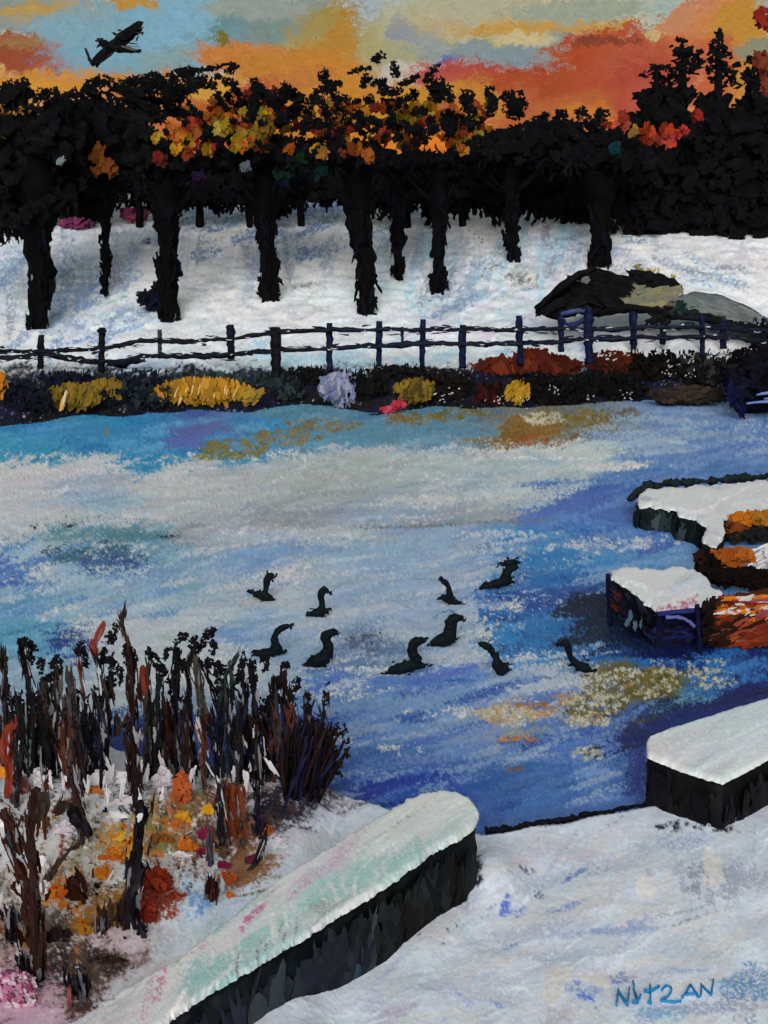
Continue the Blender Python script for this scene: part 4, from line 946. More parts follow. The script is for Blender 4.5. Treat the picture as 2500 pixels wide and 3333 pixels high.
wl.D((760, 1820, 120, 14, 36, (196, 160, 182), .65), (690, 1880, 150, 12, 38, (190, 150, 176), .65), (720, 1862, 130, 5, 38, (176, 120, 150), .75), (545, 1976, 60, 12, 46, (186, 96, 140), .4), (430, 2050, 90, 8, 34, (196, 140, 168), .5), (345, 2128, 16, 70, -14, (190, 110, 144), .55), (320, 2150, 16, 90, -14, (196, 150, 172), .6), (712, 1826, 30, 8, -20, (182, 100, 130), .4), (655, 1915, 90, 6, 36, (156, 120, 140), .75),
     (880, 1845, 120, 18, 36, (150, 190, 184), .4), (760, 1905, 150, 18, 36, (146, 188, 184), .45), (640, 1975, 150, 20, 34, (150, 188, 184), .45), (520, 2052, 120, 26, 34, (146, 186, 184), .35), (435, 2112, 90, 44, 36, (148, 188, 186), .3), (545, 1945, 90, 16, 40, (148, 190, 182), .35), (480, 1995, 60, 16, 42, (150, 190, 182), .4))
for i in range(60):      # drips of meltwater ice combed down the near edge
    t = rng.random(); x = 420 + t * 500; y = 2090 - t * 262 + rng.normal() * 14
    wl.D((x, y, rng.uniform(24, 50), rng.uniform(4, 9), 100 + rng.normal() * 8, [(140, 184, 180), (212, 210, 208), (168, 188, 188), (206, 206, 208)][i % 4], .5))
for x, y in [(556, 2060), (572, 2050), (512, 2080), (640, 2010), (605, 2005), (705, 1965), (612, 2030), (700, 1955)]:
    wl.D((x, y, 26, 3, 84, (110, 100, 100), .4))
wl.D((700, 1960, 50, 30, 20, (150, 156, 150), .7), (400, 2042, 80, 8, 40, (110, 112, 118), .5), (540, 1960, 40, 5, 42, (60, 66, 70), .6), (880, 1766, 120, 5, 34, (160, 158, 160), .6), (830, 1800, 120, 4, 30, (170, 168, 170), .6))


def wall_shade(px, t):
    x = px / K
    a = lerp3((46, 56, 66), (13, 14, 17), float(sm((x - 620) / 240)))
    a = lerp3((14, 20, 24), a, min(1, t * 4.5))
    j = B1[int(abs(x) * .5 + t * 6) % 2048] * .7 + B1[int(abs(x) * .12) % 2048] * .7
    a = a + j * 12 * (x < 850) + (np.array((36, 66, 86)) * max(0, t - .6) * 2 * (1 if (560 < x < 850) else .3) * (j > -.3))
    return a


pw = thing('parapet_wall', 'long snow-topped dark wall curving to a rounded end in the foreground', 'wall', dz(700, 1990, .3))
wall_body('wall_body', wall, 1.15, 1.03, .05, wall_shade, M['stone'], pw)
snow_cap('snow_cap', wall, 1.15, wl, .9, 5, .06, .8, pw, .55)

def face_strokes(name, parent, edge, zc, zb, zt, n, pick, L=(.08, .3), W=(.03, .09), out=.03):
    """rough masonry slabs brushed upright on a wall face; edge = its upper outline in sketch units, left to right"""
    E = on_z(np.array(edge)[:, 0] * K, np.array(edge)[:, 1] * K, zc); seg = np.linalg.norm(np.diff(E, axis=0), axis=1); cum = np.concatenate([[0], np.cumsum(seg)])
    mb = MB()
    for k in range(n):
        q = rng.random() * cum[-1]; i = min(int(np.searchsorted(cum, q, 'right')) - 1, len(seg) - 1); f = (q - cum[i]) / seg[i]
        p = E[i] + (E[i + 1] - E[i]) * f; tg = (E[i + 1] - E[i]) / seg[i]; nn = np.array([tg[1], -tg[0], 0])
        t = rng.random(); a, b = rng.uniform(*L), rng.uniform(*W)
        p = np.array([p[0], p[1], zt - a * 1.05 - .03 - max(0, zt - zb - a) * t]) + nn * (out + .02 * rng.random())
        ln = rng.normal() * .18
        c = pick(q / cum[-1], t)
        mb.dabs([p], [(np.array([0, 0, 1.]) + tg * ln) * a], [tg * b], .008, [np.array(c) + rng.normal() * 3], 18, .4, 3)
    return tag(mb.build(name, M['stone'], parent), kind='stuff')


def pick_parapet(q, t):      # q 0 at the lower left end, 1 at the rounded end
    if q > .62:
        return (15, 16, 18) if rng.random() < .8 else (30, 34, 36)
    if t > .72 and rng.random() < .5:
        return [(70, 100, 120), (40, 64, 80), (96, 122, 138)][int(rng.integers(0, 3))]
    return [(40, 48, 56), (30, 36, 44), (22, 26, 30), (52, 60, 66), (34, 40, 54)][int(rng.integers(0, 5))]


face_strokes('wall_slabs', pw, [(330, 2218), (400, 2172), (500, 2108), (650, 2022), (735, 1970), (829, 1912), (939, 1833), (994, 1804), (1018, 1786)], 1.15, .3, 1.03, 230, pick_parapet, L=(.12, .36), W=(.06, .17), out=.025)

# the square-cornered wall at the right edge
boxw = [(1396, 1604), (1402, 1586), (1440, 1571), (1540, 1540), (1660, 1503), (1900, 1425), (2150, 1480), (1900, 1540), (1660, 1636), (1594, 1671), (1562, 1687), (1524, 1677), (1450, 1652), (1397, 1630)]
bl = Layer(630, 660, 960, 800, 1.0, (210, 212, 216))
bz_ = [(1480, 1590, 80, 30, (206, 210, 216), 26), (1600, 1560, 90, 30, (196, 208, 216), 26), (1560, 1640, 80, 30, (208, 212, 216), 26), (1440, 1630, 50, 20, (214, 212, 214), 30), (1640, 1600, 50, 30, (208, 212, 218), 26), (1750, 1560, 90, 60, (206, 210, 216), 26)]
bl.fill(bz_, 400, (30, 80), (5, 12), (28, 6), 7, .15, dry=.3)
bl.fill(bz_, 300, (30, 70), (2, 5), (28, 6), 14, .2, dry=.7)
bw = thing('square_wall', 'black-sided wall with a sharp corner and thick snow at the path edge', 'wall', dz(1562, 1790, .3))
wall_body('wall_body', boxw, .96, .87, .05, lambda px, t: np.array((16, 16, 19)) + (8 if 1424 < px / K < 1530 else 0) * t, M['stone'], bw)
snow_cap('snow_cap', boxw, .96, bl, .9, 4, .05, .35, bw, .6)

face_strokes('wall_slabs', bw, [(1416, 1638), (1450, 1652), (1524, 1677), (1562, 1687), (1594, 1671), (1660, 1636), (1900, 1540)], .96, .3, .86, 100, lambda q, t: [(17, 17, 20), (26, 26, 29), (14, 14, 17), (18, 18, 26)][int(rng.integers(0, 4))], out=.035)

m = MB()
kx = np.linspace(1052, 1402, 26); ky = np.interp(kx, NE[:, 0], NE[:, 1]) - 2
m.tube([dz(x, y + rng.normal() * 1.2, .2) for x, y in zip(kx, ky)], [.045 * (1.15 - .6 * (x - 1052) / 350) * rng.uniform(.7, 1.3) for x in kx], (18, 19, 28), 6, .25, 3)
tag(m.build('stone_edging', M['stone']), 'thin dark stone edging between the snowy path and the water', 'kerb')

# the two landings out on the ice
d1 = [(1374, 1080), (1378, 1068), (1394, 1056), (1449, 1051), (1560, 1044), (1660, 1035), (1900, 1020), (2100, 1100), (1900, 1108), (1660, 1106), (1592, 1106), (1566, 1124), (1564, 1160), (1546, 1180), (1516, 1166), (1526, 1136), (1503, 1121), (1467, 1113), (1456, 1098), (1384, 1093)]
dl = Layer(620, 470, 960, 660, 1.0, (214, 214, 216))
dzn = [(1450, 1075, 60, 14, (206, 210, 214), -4), (1560, 1070, 80, 20, (212, 212, 214), 4), (1520, 1110, 40, 20, (206, 210, 214), -20), (1545, 1150, 30, 20, (212, 212, 214), 0), (1640, 1075, 60, 20, (216, 216, 216), 4), (1400, 1240, 60, 16, (214, 212, 212), 0), (1440, 1280, 50, 20, (210, 212, 216), 0), (1500, 1260, 40, 20, (196, 204, 214), 20), (1530, 1285, 40, 12, (206, 206, 210), 10)]
dl.fill(dzn, 300, (20, 50), (4, 9), (0, 12), 5, .15, dry=.2)
dl.fill(dzn, 240, (14, 40), (2, 4), (-10, 16), 18, .25, dry=.75)
dl.D((1445, 1312, 60, 10, 4, (176, 90, 130), .35), (1488, 1305, 40, 16, 20, (180, 100, 130), .5), (1400, 1078, 50, 10, -8, (150, 160, 166), .5))
la = thing('landing', 'upper snow-covered stone landing with a ragged dark edge over the ice', 'landing', dz(1440, 1150, 0))
wall_body('landing_body', d1, .62, .54, -.1, lambda px, t: np.array((26, 36, 38)) + 6 * math.sin(px * 1.7), M['stone'], la, bump=.03)
snow_cap('snow_cap', d1, .62, dl, .8, 3, .05, .8, la, .6)
m = MB()
ex = np.linspace(1362, 1900, 40); ey = np.interp(ex, [1362, 1380, 1398, 1449, 1560, 1660, 1900], [1078, 1060, 1049, 1044, 1037, 1028, 1012])
m.tube([dz(x, y + rng.normal() * 1.0, .54) for x, y in zip(ex, ey)], [.10 + .03 * rng.normal() for _ in ex], (28, 38, 42), 7, .25, 3)
m.build('edge_curb', M['stone'], la)

face_strokes('wall_slabs', la, [(1376, 1086), (1384, 1093), (1456, 1098), (1467, 1113), (1503, 1121), (1526, 1136), (1516, 1166)], .62, .0, .55, 70, lambda q, t: [(26, 36, 38), (18, 24, 27), (40, 54, 56), (60, 74, 76)][int(rng.integers(0, 4))], L=(.1, .3), W=(.05, .14), out=.05)
d2 = [(1320, 1246), (1323, 1230), (1345, 1223), (1440, 1226), (1452, 1219), (1464, 1221), (1500, 1226), (1527, 1245), (1540, 1270), (1568, 1276), (1540, 1292), (1503, 1314), (1420, 1320), (1373, 1280)]
lb = thing('landing', 'lower snow-covered landing on dark blue posts in front of the geese water', 'landing', dz(1420, 1380, 0))
wall_body('landing_body', d2, .74, .66, -.1, lambda px, t: lerp3((16, 18, 28), (18, 22, 52), float(sm((px / K - 1395) / 40))) + (np.array((60, 26, 14)) if 1330 < px / K < 1350 and .3 < t < .7 else 0), M['wood'], lb, bump=.015)
snow_cap('snow_cap', d2, .74, dl, .8, 3, .05, .8, lb, .6)


def upright(parent, name, xb, yt, yb, Y, w, col, mat, lean=0, sides=7, rough=.14):
    """a rough post whose foot and top are given in sketch units at distance Y"""
    a, b = dy(xb, yb, Y), dy(xb + lean, yt, Y); b[1] = a[1]
    mb = MB(); r = w / 2 * unit(Y, a[2])
    mb.tube([a, a * .66 + b * .34, a * .33 + b * .67, b], [r, r * .92, r * 1.04, r * .95], col, sides, rough, 4)
    return mb.build(name, mat, parent)


Yd = dz(1510, 1412, 0)[1]
m = MB()
for k in range(46):
    x = rng.uniform(1425, 1500); y = rng.uniform(1326, 1384); m.dab(x, y, rng.uniform(10, 26), rng.uniform(2, 5), 6 + rng.normal() * 8, dz(x, 1390, 0)[1] - .25, [(15, 16, 38), (20, 25, 70), (13, 13, 20), (30, 36, 86), (24, 16, 28)][k % 5], .1, .42)
for k in range(40):
    x = rng.uniform(1322, 1412); y = np.interp(x, [1320, 1420], [1262, 1326]) + rng.uniform(0, 66); m.dab(x, y, rng.uniform(10, 22), rng.uniform(2, 6), -56 + rng.normal() * 14, dz(x, np.interp(x, [1320, 1420], [1346, 1392]), 0)[1] - .3, [(16, 18, 30), (14, 14, 20), (22, 30, 50), (70, 32, 22), (20, 24, 62)][k % 5 if x < 1370 else k % 3], .1, .42)
for x, y, a, b in [(1356, 1345, 14, 5), (1372, 1350, 12, 4), (1362, 1330, 12, 4), (1384, 1348, 10, 3)]:
    m.dab(x, y, a, b, 84, dz(x, 1375, 0)[1] - .4, (76, 98, 124), .1, .42)
tag(m.build('fascia_strips', M['wood'], lb), kind='stuff')
upright(lb, 'post', 1512, 1306, 1416, Yd, 11, (18, 22, 54), M['wood'], -6)
upright(lb, 'post', 1318, 1240, 1350, dz(1318, 1352, 0)[1], 12, (18, 22, 54), M['wood'], -4)
m = MB()
q = [dy(x, y, Yd - .02) for x, y in [(1438, 1334), (1465, 1333), (1485, 1340), (1500, 1354)]]
m.tube(q, .032, (100, 108, 172), 6, .2, 4)
m.build('brace', M['wood'], lb)
m = MB()
q = [dy(x, y, Yd + .05) for x, y in [(1420, 1326), (1460, 1322), (1505, 1318)]]
m.tube(q, .05, (40, 46, 110), 6, .2, 4)
m.build('beam', M['wood'], lb)
# rusty block right of the lower landing
blk = thing('brick_block', 'rust-red block streaked with orange and snow at the right edge', 'wall', dz(1600, 1400, 0))
bp = [(1530, 1302), (1560, 1288), (1660, 1270), (1860, 1262), (1860, 1300), (1660, 1312), (1545, 1316)]
YB = dz(1560, 1400, 0)[1]


def blk_shade(px, t):
    x = px / K
    if x < 1552:
        return np.array((30, 20, 14))
    c = lerp3((150, 58, 34), (120, 44, 28), t)
    return c + np.array((40, 20, 4)) * (B1[int(t * 70 + x * .15) % 2048] > .7)


wall_body('block_body', bp, .78, .78, -.1, blk_shade, M['stone'], blk, bump=.03)
m = MB()
for i in range(60):
    x = 1560 + rng.random() * 170; y = 1290 + rng.random() * 44
    c = [(196, 104, 30), (214, 126, 30), (150, 56, 36), (212, 206, 200), (176, 84, 30), (160, 70, 90)][int(rng.integers(0, 6))]
    m.dab(x, y, rng.uniform(8, 22), rng.uniform(2.5, 6), rng.normal() * 8 + 4, YB - .12 - rng.random() * .08, c, .3, .4)
for i in range(70):
    m.dab(1560 + rng.random() * 130, 1318 + rng.random() * 74, rng.uniform(12, 34), rng.uniform(4, 10), 14 + rng.normal() * 14, YB - .12 - .05 * rng.random(), [(136, 54, 36), (150, 70, 50), (112, 42, 26), (124, 46, 30), (160, 74, 34), (46, 26, 20)][i % 6], .1, .42)
for i in range(22):
    m.dab(1560 + rng.random() * 120, 1306 + rng.random() * 34, rng.uniform(3, 10), rng.uniform(1.4, 4), 16 + rng.normal() * 16, YB - .2, [(214, 208, 202), (206, 116, 34), (196, 96, 40)][i % 3], .1, .5)
for i in range(30):
    m.dab(1534 + rng.normal() * 7, 1300 + rng.random() * 84, rng.uniform(8, 20), rng.uniform(4, 8), 90 + rng.normal() * 12, YB - .15, (26, 18, 14), .1, .42)
tag(m.build('leaf_litter', M['leaf'], blk), kind='stuff')


# ---------------------------------------------------------------- fence on the far bank
def rail_y(x, top):
    if top:
        return np.interp(x, [-60, 0, 100, 215, 270, 320, 400, 490, 595, 700, 800, 910, 1000, 1124, 1210, 1290, 1370, 1515, 1700], [760, 757, 760, 754, 744, 735, 740, 733, 718, 712, 712, 713, 710, 714, 710, 713, 709, 706, 722])
    return np.interp(x, [-60, 0, 110, 160, 210, 260, 320, 400, 490, 600, 700, 800, 910, 1000, 1124, 1214, 1300, 1420, 1580, 1700], [776, 774, 766, 776, 783, 780, 768, 769, 768, 757, 753, 748, 743, 744, 743, 738, 730, 728, 728, 746])


fence = thing('split_rail_fence', 'dark two-rail fence of crooked posts along the snowy far bank', 'fence', hit(800, 795))
YF = 50.6
BLK, NVY = (18, 19, 26), (22, 29, 62)
posts = [(-70, 730, 805, 14, BLK, 0), (87, 724, 799, 14, BLK, 2), (218, 708, 801, 15, BLK, 3), (345, 712, 770, 10, (60, 64, 76), 0), (500, 702, 771, 17, (22, 24, 40), -2), (597, 707, 806, 24, (20, 20, 26), -2), (712, 698, 800, 14, NVY, 0), (818, 694, 787, 14, NVY, 2),
         (912, 690, 789, 13, NVY, 2), (999, 702, 791, 16, NVY, 1), (1124, 682, 783, 15, (20, 27, 62), -3), (1212, 690, 756, 13, NVY, 0), (1274, 678, 781, 20, (24, 30, 66), -4), (1369, 680, 750, 14, NVY, 0), (1517, 684, 766, 12, NVY, 0), (1562, 698, 749, 16, NVY, 0), (1690, 700, 780, 14, NVY, 0)]
for x, yt, yb, w, c, ln in posts:
    upright(fence, 'post', x, yt, yb + 4, YF, w, c, M['wood'], ln)
mb = MB()
for s_ in (-1, 1):
    mb.tube([dy(220, 722, YF - .1), dy(220 + s_ * 9, 712, YF - .1)], .07, BLK, 6, .2, 3)
mb.build('post_fork', M['wood'], fence)
upright(fence, 'picket', 869, 706, 744, YF + .1, 7, (44, 54, 90), M['wood'])
for top in (True, False):
    for (xa, *_), (xb, *_) in zip(posts[:-1], posts[1:]):
        n = max(3, int((xb - xa) / 30))
        xs_ = np.linspace(xa - 3, xb + 3, n)
        w = (8.5 if top else 10)
        col = np.array((24, 26, 38)) if xb < 720 else np.array((26, 32, 48))
        mb = MB()
        for k in range(1 if top else 1):
            pts = [dy(x, rail_y(x, top) + rng.normal() * 1.2, YF - .12 + .05 * rng.normal()) for x in xs_]
            r = np.array([w * .5 * unit(YF, 2) * rng.uniform(.75, 1.25) for _ in xs_])
            mb.tube(pts, r, col, 6, .28, 4, var=8)
        for k in range(int((xb - xa) / 7)):          # splintered bark and snow crumbs along the rail
            x = rng.uniform(xa, xb)
            mb.dab(x, rail_y(x, top) + rng.normal() * 3.6, *((rng.uniform(5, 16), rng.uniform(1, 2.6), rng.normal() * 7, YF - .2, col + rng.normal() * 5) if rng.random() < .84 else (rng.uniform(2, 6), rng.uniform(.8, 1.5), rng.normal() * 14, YF - .22, (206, 208, 212))), .2, .45, 14)
        mb.build('rail', M['wood'], fence)
# a lower back rail between the near posts of the left span
mb = MB()
mb.tube([dy(x, y, YF + .5) for x, y in [(110, 768), (160, 778), (215, 784)]], .1, (26, 32, 66), 6, .25, 4)
mb.tube([dy(x, y, YF + .5) for x, y in [(225, 783), (270, 786), (310, 772)]], .14, (22, 24, 40), 6, .25, 4)
mb.build('rail', M['wood'], fence)


# ---------------------------------------------------------------- open shelter on the far bank
shel = thing('picnic_shelter', 'open lakeside shelter with dark peaked roof and grey-green roof behind the fence', 'shelter', hit(1330, 745))


def slope(name, pts, Yr, Ye, cols, thick=.22, ridge_n=None, seed=0):
    """roof plane: pts are (x, y, 'r'|'e') in sketch order; ridge points sit at Yr, eave points at Ye; a mirrored back slope closes it"""
    mb = MB()
    P = np.array([dy(x, y, Yr if k == 'r' else Ye) for x, y, k in pts])
    c = P.mean(0)
    n = len(P)
    # fan with subdivisions for a rough, lumpy surface
    V = [c]; Fc = []
    R = 7
    for r in range(1, R + 1):
        for i in range(n):
            for f in (0, .25, .5, .75):
                p = P[i] * (1 - f) + P[(i + 1) % n] * f
                V.append(c + (p - c) * r / R + rng.standard_normal(3) * np.array([.02, .01, .02]))
    m_ = n * 4
    for k in range(m_):
        Fc.append((0, 1 + k, 1 + (k + 1) % m_))
    for r in range(R - 1):
        for k in range(m_):
            Fc.append((1 + r * m_ + k, 1 + (r + 1) * m_ + k, 1 + (r + 1) * m_ + (k + 1) % m_, 1 + r * m_ + (k + 1) % m_))
    V = np.array(V); N = len(V)
    dn = V - np.array([0, -.02, thick])
    rim = [1 + (R - 1) * m_ + k for k in range(m_)]
    F2 = [tuple(i + N for i in f)[::-1] for f in Fc]
    F3 = [(rim[k], rim[k] + N, rim[(k + 1) % m_] + N, rim[(k + 1) % m_]) for k in range(m_)]
    qx, qy = project(V); qx, qy = qx / K, qy / K
    CC = np.array([cols(a, b) for a, b in zip(qx, qy)]) + rng.standard_normal((N, 1)) * 7
    mb.add(np.concatenate([V, dn]), Fc + F2 + F3, np.concatenate([CC, CC * .5]))
    return mb.build(name, M['roof'], shel)


GRN, OLV = (96, 102, 98), (116, 116, 92)
slope('front_roof', [(1157, 667, 'e'), (1186, 634, 'e'), (1246, 592, 'r'), (1288, 578, 'r'), (1318, 585, 'r'), (1352, 606, 'r'), (1308, 652, 'e'), (1290, 674, 'e'), (1250, 668, 'e'), (1206, 680, 'e')], 55.0, 53.6, lambda x, y: (88, 96, 98) if y < 628 - (x - 1180) * .38 and x < 1275 else ((92, 94, 82) if (1238 < x < 1272 and 648 < y) else (18, 18, 20)))
slope('middle_roof', [(1300, 664, 'e'), (1318, 618, 'r'), (1364, 598, 'r'), (1420, 606, 'r'), (1468, 628, 'r'), (1456, 664, 'e'), (1446, 680, 'e'), (1400, 666, 'e'), (1352, 664, 'e'), (1292, 676, 'e')], 55.4, 54.0, lambda x, y: np.array((118, 116, 84)) if y < 636 and x < 1430 else np.array((100, 102, 92)) - (30 if y > 664 else 0))
slope('rear_roof', [(1442, 682, 'e'), (1462, 640, 'r'), (1500, 630, 'r'), (1560, 638, 'r'), (1620, 664, 'r'), (1662, 690, 'r'), (1662, 722, 'e'), (1600, 706, 'e'), (1540, 690, 'e'), (1490, 680, 'e')], 55.8, 54.4, lambda x, y: (44, 76, 68) if x < 1492 and y > 650 else ((24, 26, 32) if y > 664 + (x - 1500) * .27 else (98, 106, 108)))
mb = MB()
mb.tube([dy(x, y, 55.2) for x, y in [(1360, 592), (1400, 600), (1440, 612), (1470, 626)]], [.2, .28, .3, .2], (16, 16, 20), 8, .2, 4, .8)
for i in range(24):
    x = rng.uniform(1366, 1462); mb.dab(x, 597 + (x - 1360) * .27 + rng.normal() * 4, rng.uniform(8, 18), rng.uniform(3, 6), -16, 54.9, (16, 16, 20), .4, .4)
mb.build('ridge_cap', M['roof'], shel)
def shingles(name, n, area, cols, ang, Y, size=(14, 34)):
    mb = MB()
    for i in range(n):
        t, f = rng.random(), rng.random()
        x = area[0][0] + (area[1][0] - area[0][0]) * t; y0 = area[0][1] + (area[1][1] - area[0][1]) * t; y1 = area[2][1] + (area[3][1] - area[2][1]) * t
        mb.dab(x, y0 + (y1 - y0) * f, rng.uniform(*size), rng.uniform(4, 9), ang + rng.normal() * 5, Y + (1 - f) * 1.1, cols[int(rng.integers(0, len(cols)))], .05, .24)
    tag(mb.build(name, M['roof'], shel), kind='stuff')


shingles('roof_patches', 60, ((1240, 600), (1345, 600), (1240, 650), (1310, 660)), [(16, 15, 18), (20, 20, 22), (14, 14, 18)], -24, 53.4)
shingles('roof_patches', 40, ((1180, 650), (1250, 612), (1180, 664), (1250, 660)), [(16, 15, 18), (20, 20, 22)], 32, 53.3)
shingles('roof_patches', 26, ((1200, 622), (1270, 588), (1200, 636), (1270, 606)), [(122, 132, 136), (96, 106, 110), (140, 148, 150)], 28, 54.0, (8, 16))
shingles('roof_patches', 60, ((1325, 622), (1450, 628), (1320, 660), (1440, 662)), [(138, 136, 106), (128, 128, 112), (122, 124, 112), (146, 140, 100)], 10, 53.8)
shingles('roof_patches', 60, ((1480, 642), (1640, 678), (1470, 676), (1640, 706)), [(122, 130, 132), (112, 120, 122), (130, 134, 130), (106, 114, 114)], -16, 54.0)
shingles('roof_patches', 30, ((1448, 650), (1500, 664), (1448, 680), (1500, 682)), [(24, 66, 56), (30, 54, 50), (20, 40, 40)], 20, 53.7, (6, 14))
shingles('roof_patches', 40, ((1500, 672), (1655, 700), (1500, 684), (1655, 722)), [(18, 20, 24), (26, 30, 34), (40, 46, 46)], -18, 53.5, (8, 18))
mb = MB()
for i in range(34):      # ragged eaves
    x = rng.uniform(1160, 1655)
    y = np.interp(x, [1158, 1206, 1290, 1350, 1400, 1446, 1490, 1540, 1600, 1655], [664, 678, 668, 664, 668, 680, 680, 690, 704, 716])
    mb.dab(x, y + rng.normal() * 3, rng.uniform(6, 14), rng.uniform(3, 7), -8 + rng.normal() * 12, 53.6, [(16, 16, 20), (22, 24, 26), (40, 66, 60)][0 if x < 1440 else int(rng.integers(0, 3))], .4, .4)
tag(mb.build('eaves', M['roof'], shel), kind='stuff')
mb = MB()
mb.tube([dy(x, y, 53.4) for x, y in [(1156, 668), (1190, 640), (1240, 600), (1288, 578)]], [.1, .16, .16, .1], (15, 15, 18), 6, .18, 4)
mb.tube([dy(x, y, 53.3) for x, y in [(1290, 676), (1350, 666), (1400, 668), (1446, 682)]], [.1, .14, .14, .1], (18, 18, 20), 6, .2, 4)
mb.tube([dy(x, y, 53.5) for x, y in [(1446, 684), (1520, 690), (1600, 708), (1662, 724)]], [.1, .16, .2, .2], (20, 22, 26), 6, .2, 4)
tag(mb.build('fascia', M['roof'], shel), kind='stuff')
for x, yt, w in [(1212, 672, 12), (1271, 664, 20), (1368, 668, 16), (1432, 668, 14), (1517, 680, 12), (1562, 690, 12)]:
    g = hit(x, 742)
    upright(shel, 'post', x, yt, 744, 53.4, w, NVY if x != 1432 else (20, 20, 30), M['wood'])
mb = MB()
mb.tube([dy(x, y, 53.3) for x, y in [(1210, 684), (1222, 698), (1240, 702), (1262, 690)]], .09, (40, 50, 100), 6, .25, 4)
mb.tube([dy(x, y, 53.3) for x, y in [(1212, 680), (1240, 672), (1262, 672)]], .1, (70, 84, 126), 6, .25, 4)
mb.build('brace', M['wood'], shel)
mb = MB()
for i in range(16):
    mb.dab(1424 + rng.normal() * 10, 690 + rng.normal() * 12, 9, 8, 0, 53.2, (20, 18, 22), .4, .4)
mb.build('counter', M['wood'], shel)

t = thing('golden_shrub', 'small yellow-green shrub showing above the shelter roof', 'shrub', hit(1400, 590))
mb = MB()
for i in range(46):
    x = rng.uniform(1372, 1455); mb.dab(x, 592 - 12 * math.exp(-((x - 1385) / 22) ** 2) + rng.normal() * 6 + (x - 1380) * .16, rng.uniform(3, 7), rng.uniform(2, 5), rng.uniform(30, 90), 58.4 + rng.random(), [(176, 156, 64), (150, 140, 80), (120, 124, 92)][i % 3], .4, .4)
tag(mb.build('foliage', M['leaf'], t))

# ---------------------------------------------------------------- plants: dab foliage
def blob_dabs(mb, ells, per, size, Y, dY, cols, ang=(0, 60), thick=.06, rag=.36, asp=(.45, .85), ring=15, gaps=(), dens=1.0, tilt=.22):
    """leaf clumps filling ellipses (x, y, rx, ry in sketch units); per = clumps per 1000 square units"""
    cols = np.asarray(cols, float)
    C, U, V, T, L = [], [], [], [], []
    for e in ells:
        x, y, rx, ry = e[:4]; ec = np.asarray(e[4], float)[None] if len(e) > 4 and e[4] is not None else cols
        n = max(3, int(per * math.pi * rx * ry / 1000 * (e[5] if len(e) > 5 else 1)))
        for _ in range(n):
            r = math.sqrt(rng.random()) * 1.0; t = rng.random() * 6.283
            px, py = x + rx * r * math.cos(t), y + ry * r * math.sin(t)
            if any(((px - g[0]) / g[2]) ** 2 + ((py - g[1]) / g[3]) ** 2 < 1 for g in gaps):
                continue
            yy = Y + dY * (rng.random() * 2 - 1) * math.sqrt(max(.05, 1 - r * r))
            p = dy(px, py, yy); u = unit(yy, p[2])
            a = rng.uniform(*size) * (1.0 if r < .75 else .62); b = a * rng.uniform(*asp)
            th = math.radians(ang[0] + rng.normal() * ang[1])
            tl = rng.normal() * tilt * .5; pn = rng.normal() * tilt * .6
            X = np.array([math.cos(pn), math.sin(pn), 0]); Z = np.array([-math.sin(tl) * math.sin(pn), math.sin(tl) * math.cos(pn), math.cos(tl)])
            C.append(p); U.append((X * math.cos(th) + Z * math.sin(th)) * a * u); V.append((-X * math.sin(th) + Z * math.cos(th)) * b * u)
            T.append(b * u * thick); L.append(ec[int(rng.integers(0, len(ec)))])
    if C:
        mb.dabs(C, U, V, T, L, ring, rag, 4)


DK = [(14, 15, 18), (16, 15, 17), (13, 15, 20), (18, 17, 17), (13, 16, 16), (14, 14, 17), (16, 15, 18)]
GREEN, AUT, GOLD = (20, 48, 40), (190, 92, 36), (206, 150, 36)
# holes in the canopy through which the sunset shows
gaps = [(20, 250, 26, 34), (60, 235, 18, 22), (130, 183, 60, 13), (200, 178, 30, 16), (352, 285, 34, 28), (400, 262, 40, 24), (450, 205, 36, 18), (470, 250, 30, 40), (490, 290, 20, 24), (535, 195, 34, 20), (570, 272, 20, 46), (520, 305, 10, 26),
        (590, 180, 34, 12), (655, 200, 12, 20), (700, 235, 26, 14), (640, 225, 16, 20), (752, 230, 36, 34), (735, 195, 20, 24), (800, 255, 60, 24), (850, 235, 40, 26), (870, 205, 24, 18), (900, 240, 60, 14), (960, 240, 46, 10), (920, 270, 60, 12), (960, 265, 40, 16), (790, 175, 20, 26), (880, 180, 20, 10), (1000, 262, 30, 14), (1040, 235, 12, 40), (1010, 205, 16, 20), (1150, 215, 16, 24), (1182, 228, 10, 20),
        (1280, 232, 20, 10), (1440, 300, 44, 30), (1395, 285, 20, 26), (1300, 268, 24, 10), (1350, 265, 14, 26), (1530, 185, 20, 30), (1500, 240, 14, 14), (1590, 200, 20, 20), (1440, 205, 16, 10), (1380, 235, 20, 20), (765, 330, 10, 8)]
# top of the closed canopy, and the separate leaf clumps standing out above it
TOP_ = np.array([(-80, 230), (60, 235), (75, 215), (140, 208), (185, 200), (230, 205), (300, 235), (330, 268), (345, 318), (430, 325), (455, 312), (500, 312), (560, 306), (600, 276), (680, 285), (720, 280), (760, 295), (790, 302), (830, 300), (850, 308), (870, 326), (900, 308), (930, 310), (955, 326), (985, 300), (1010, 292), (1050, 270), (1150, 268), (1250, 272), (1290, 275), (1330, 290), (1370, 322), (1420, 335)], float)
TOP = np.array([(x, y + (22 if 380 < x < 1060 else 0)) for x, y in TOP_])
UNDER = np.array([(-80, 540), (0, 530), (50, 505), (115, 478), (135, 464), (190, 466), (215, 478), (240, 452), (262, 434), (312, 434), (345, 480), (385, 452), (440, 446), (540, 446), (556, 470), (600, 462), (640, 440), (740, 430), (760, 470), (800, 452), (850, 446), (870, 470), (905, 440), (935, 480), (965, 455), (1040, 452), (1090, 476), (1115, 460), (1180, 466), (1260, 486), (1330, 500), (1400, 530)], float)
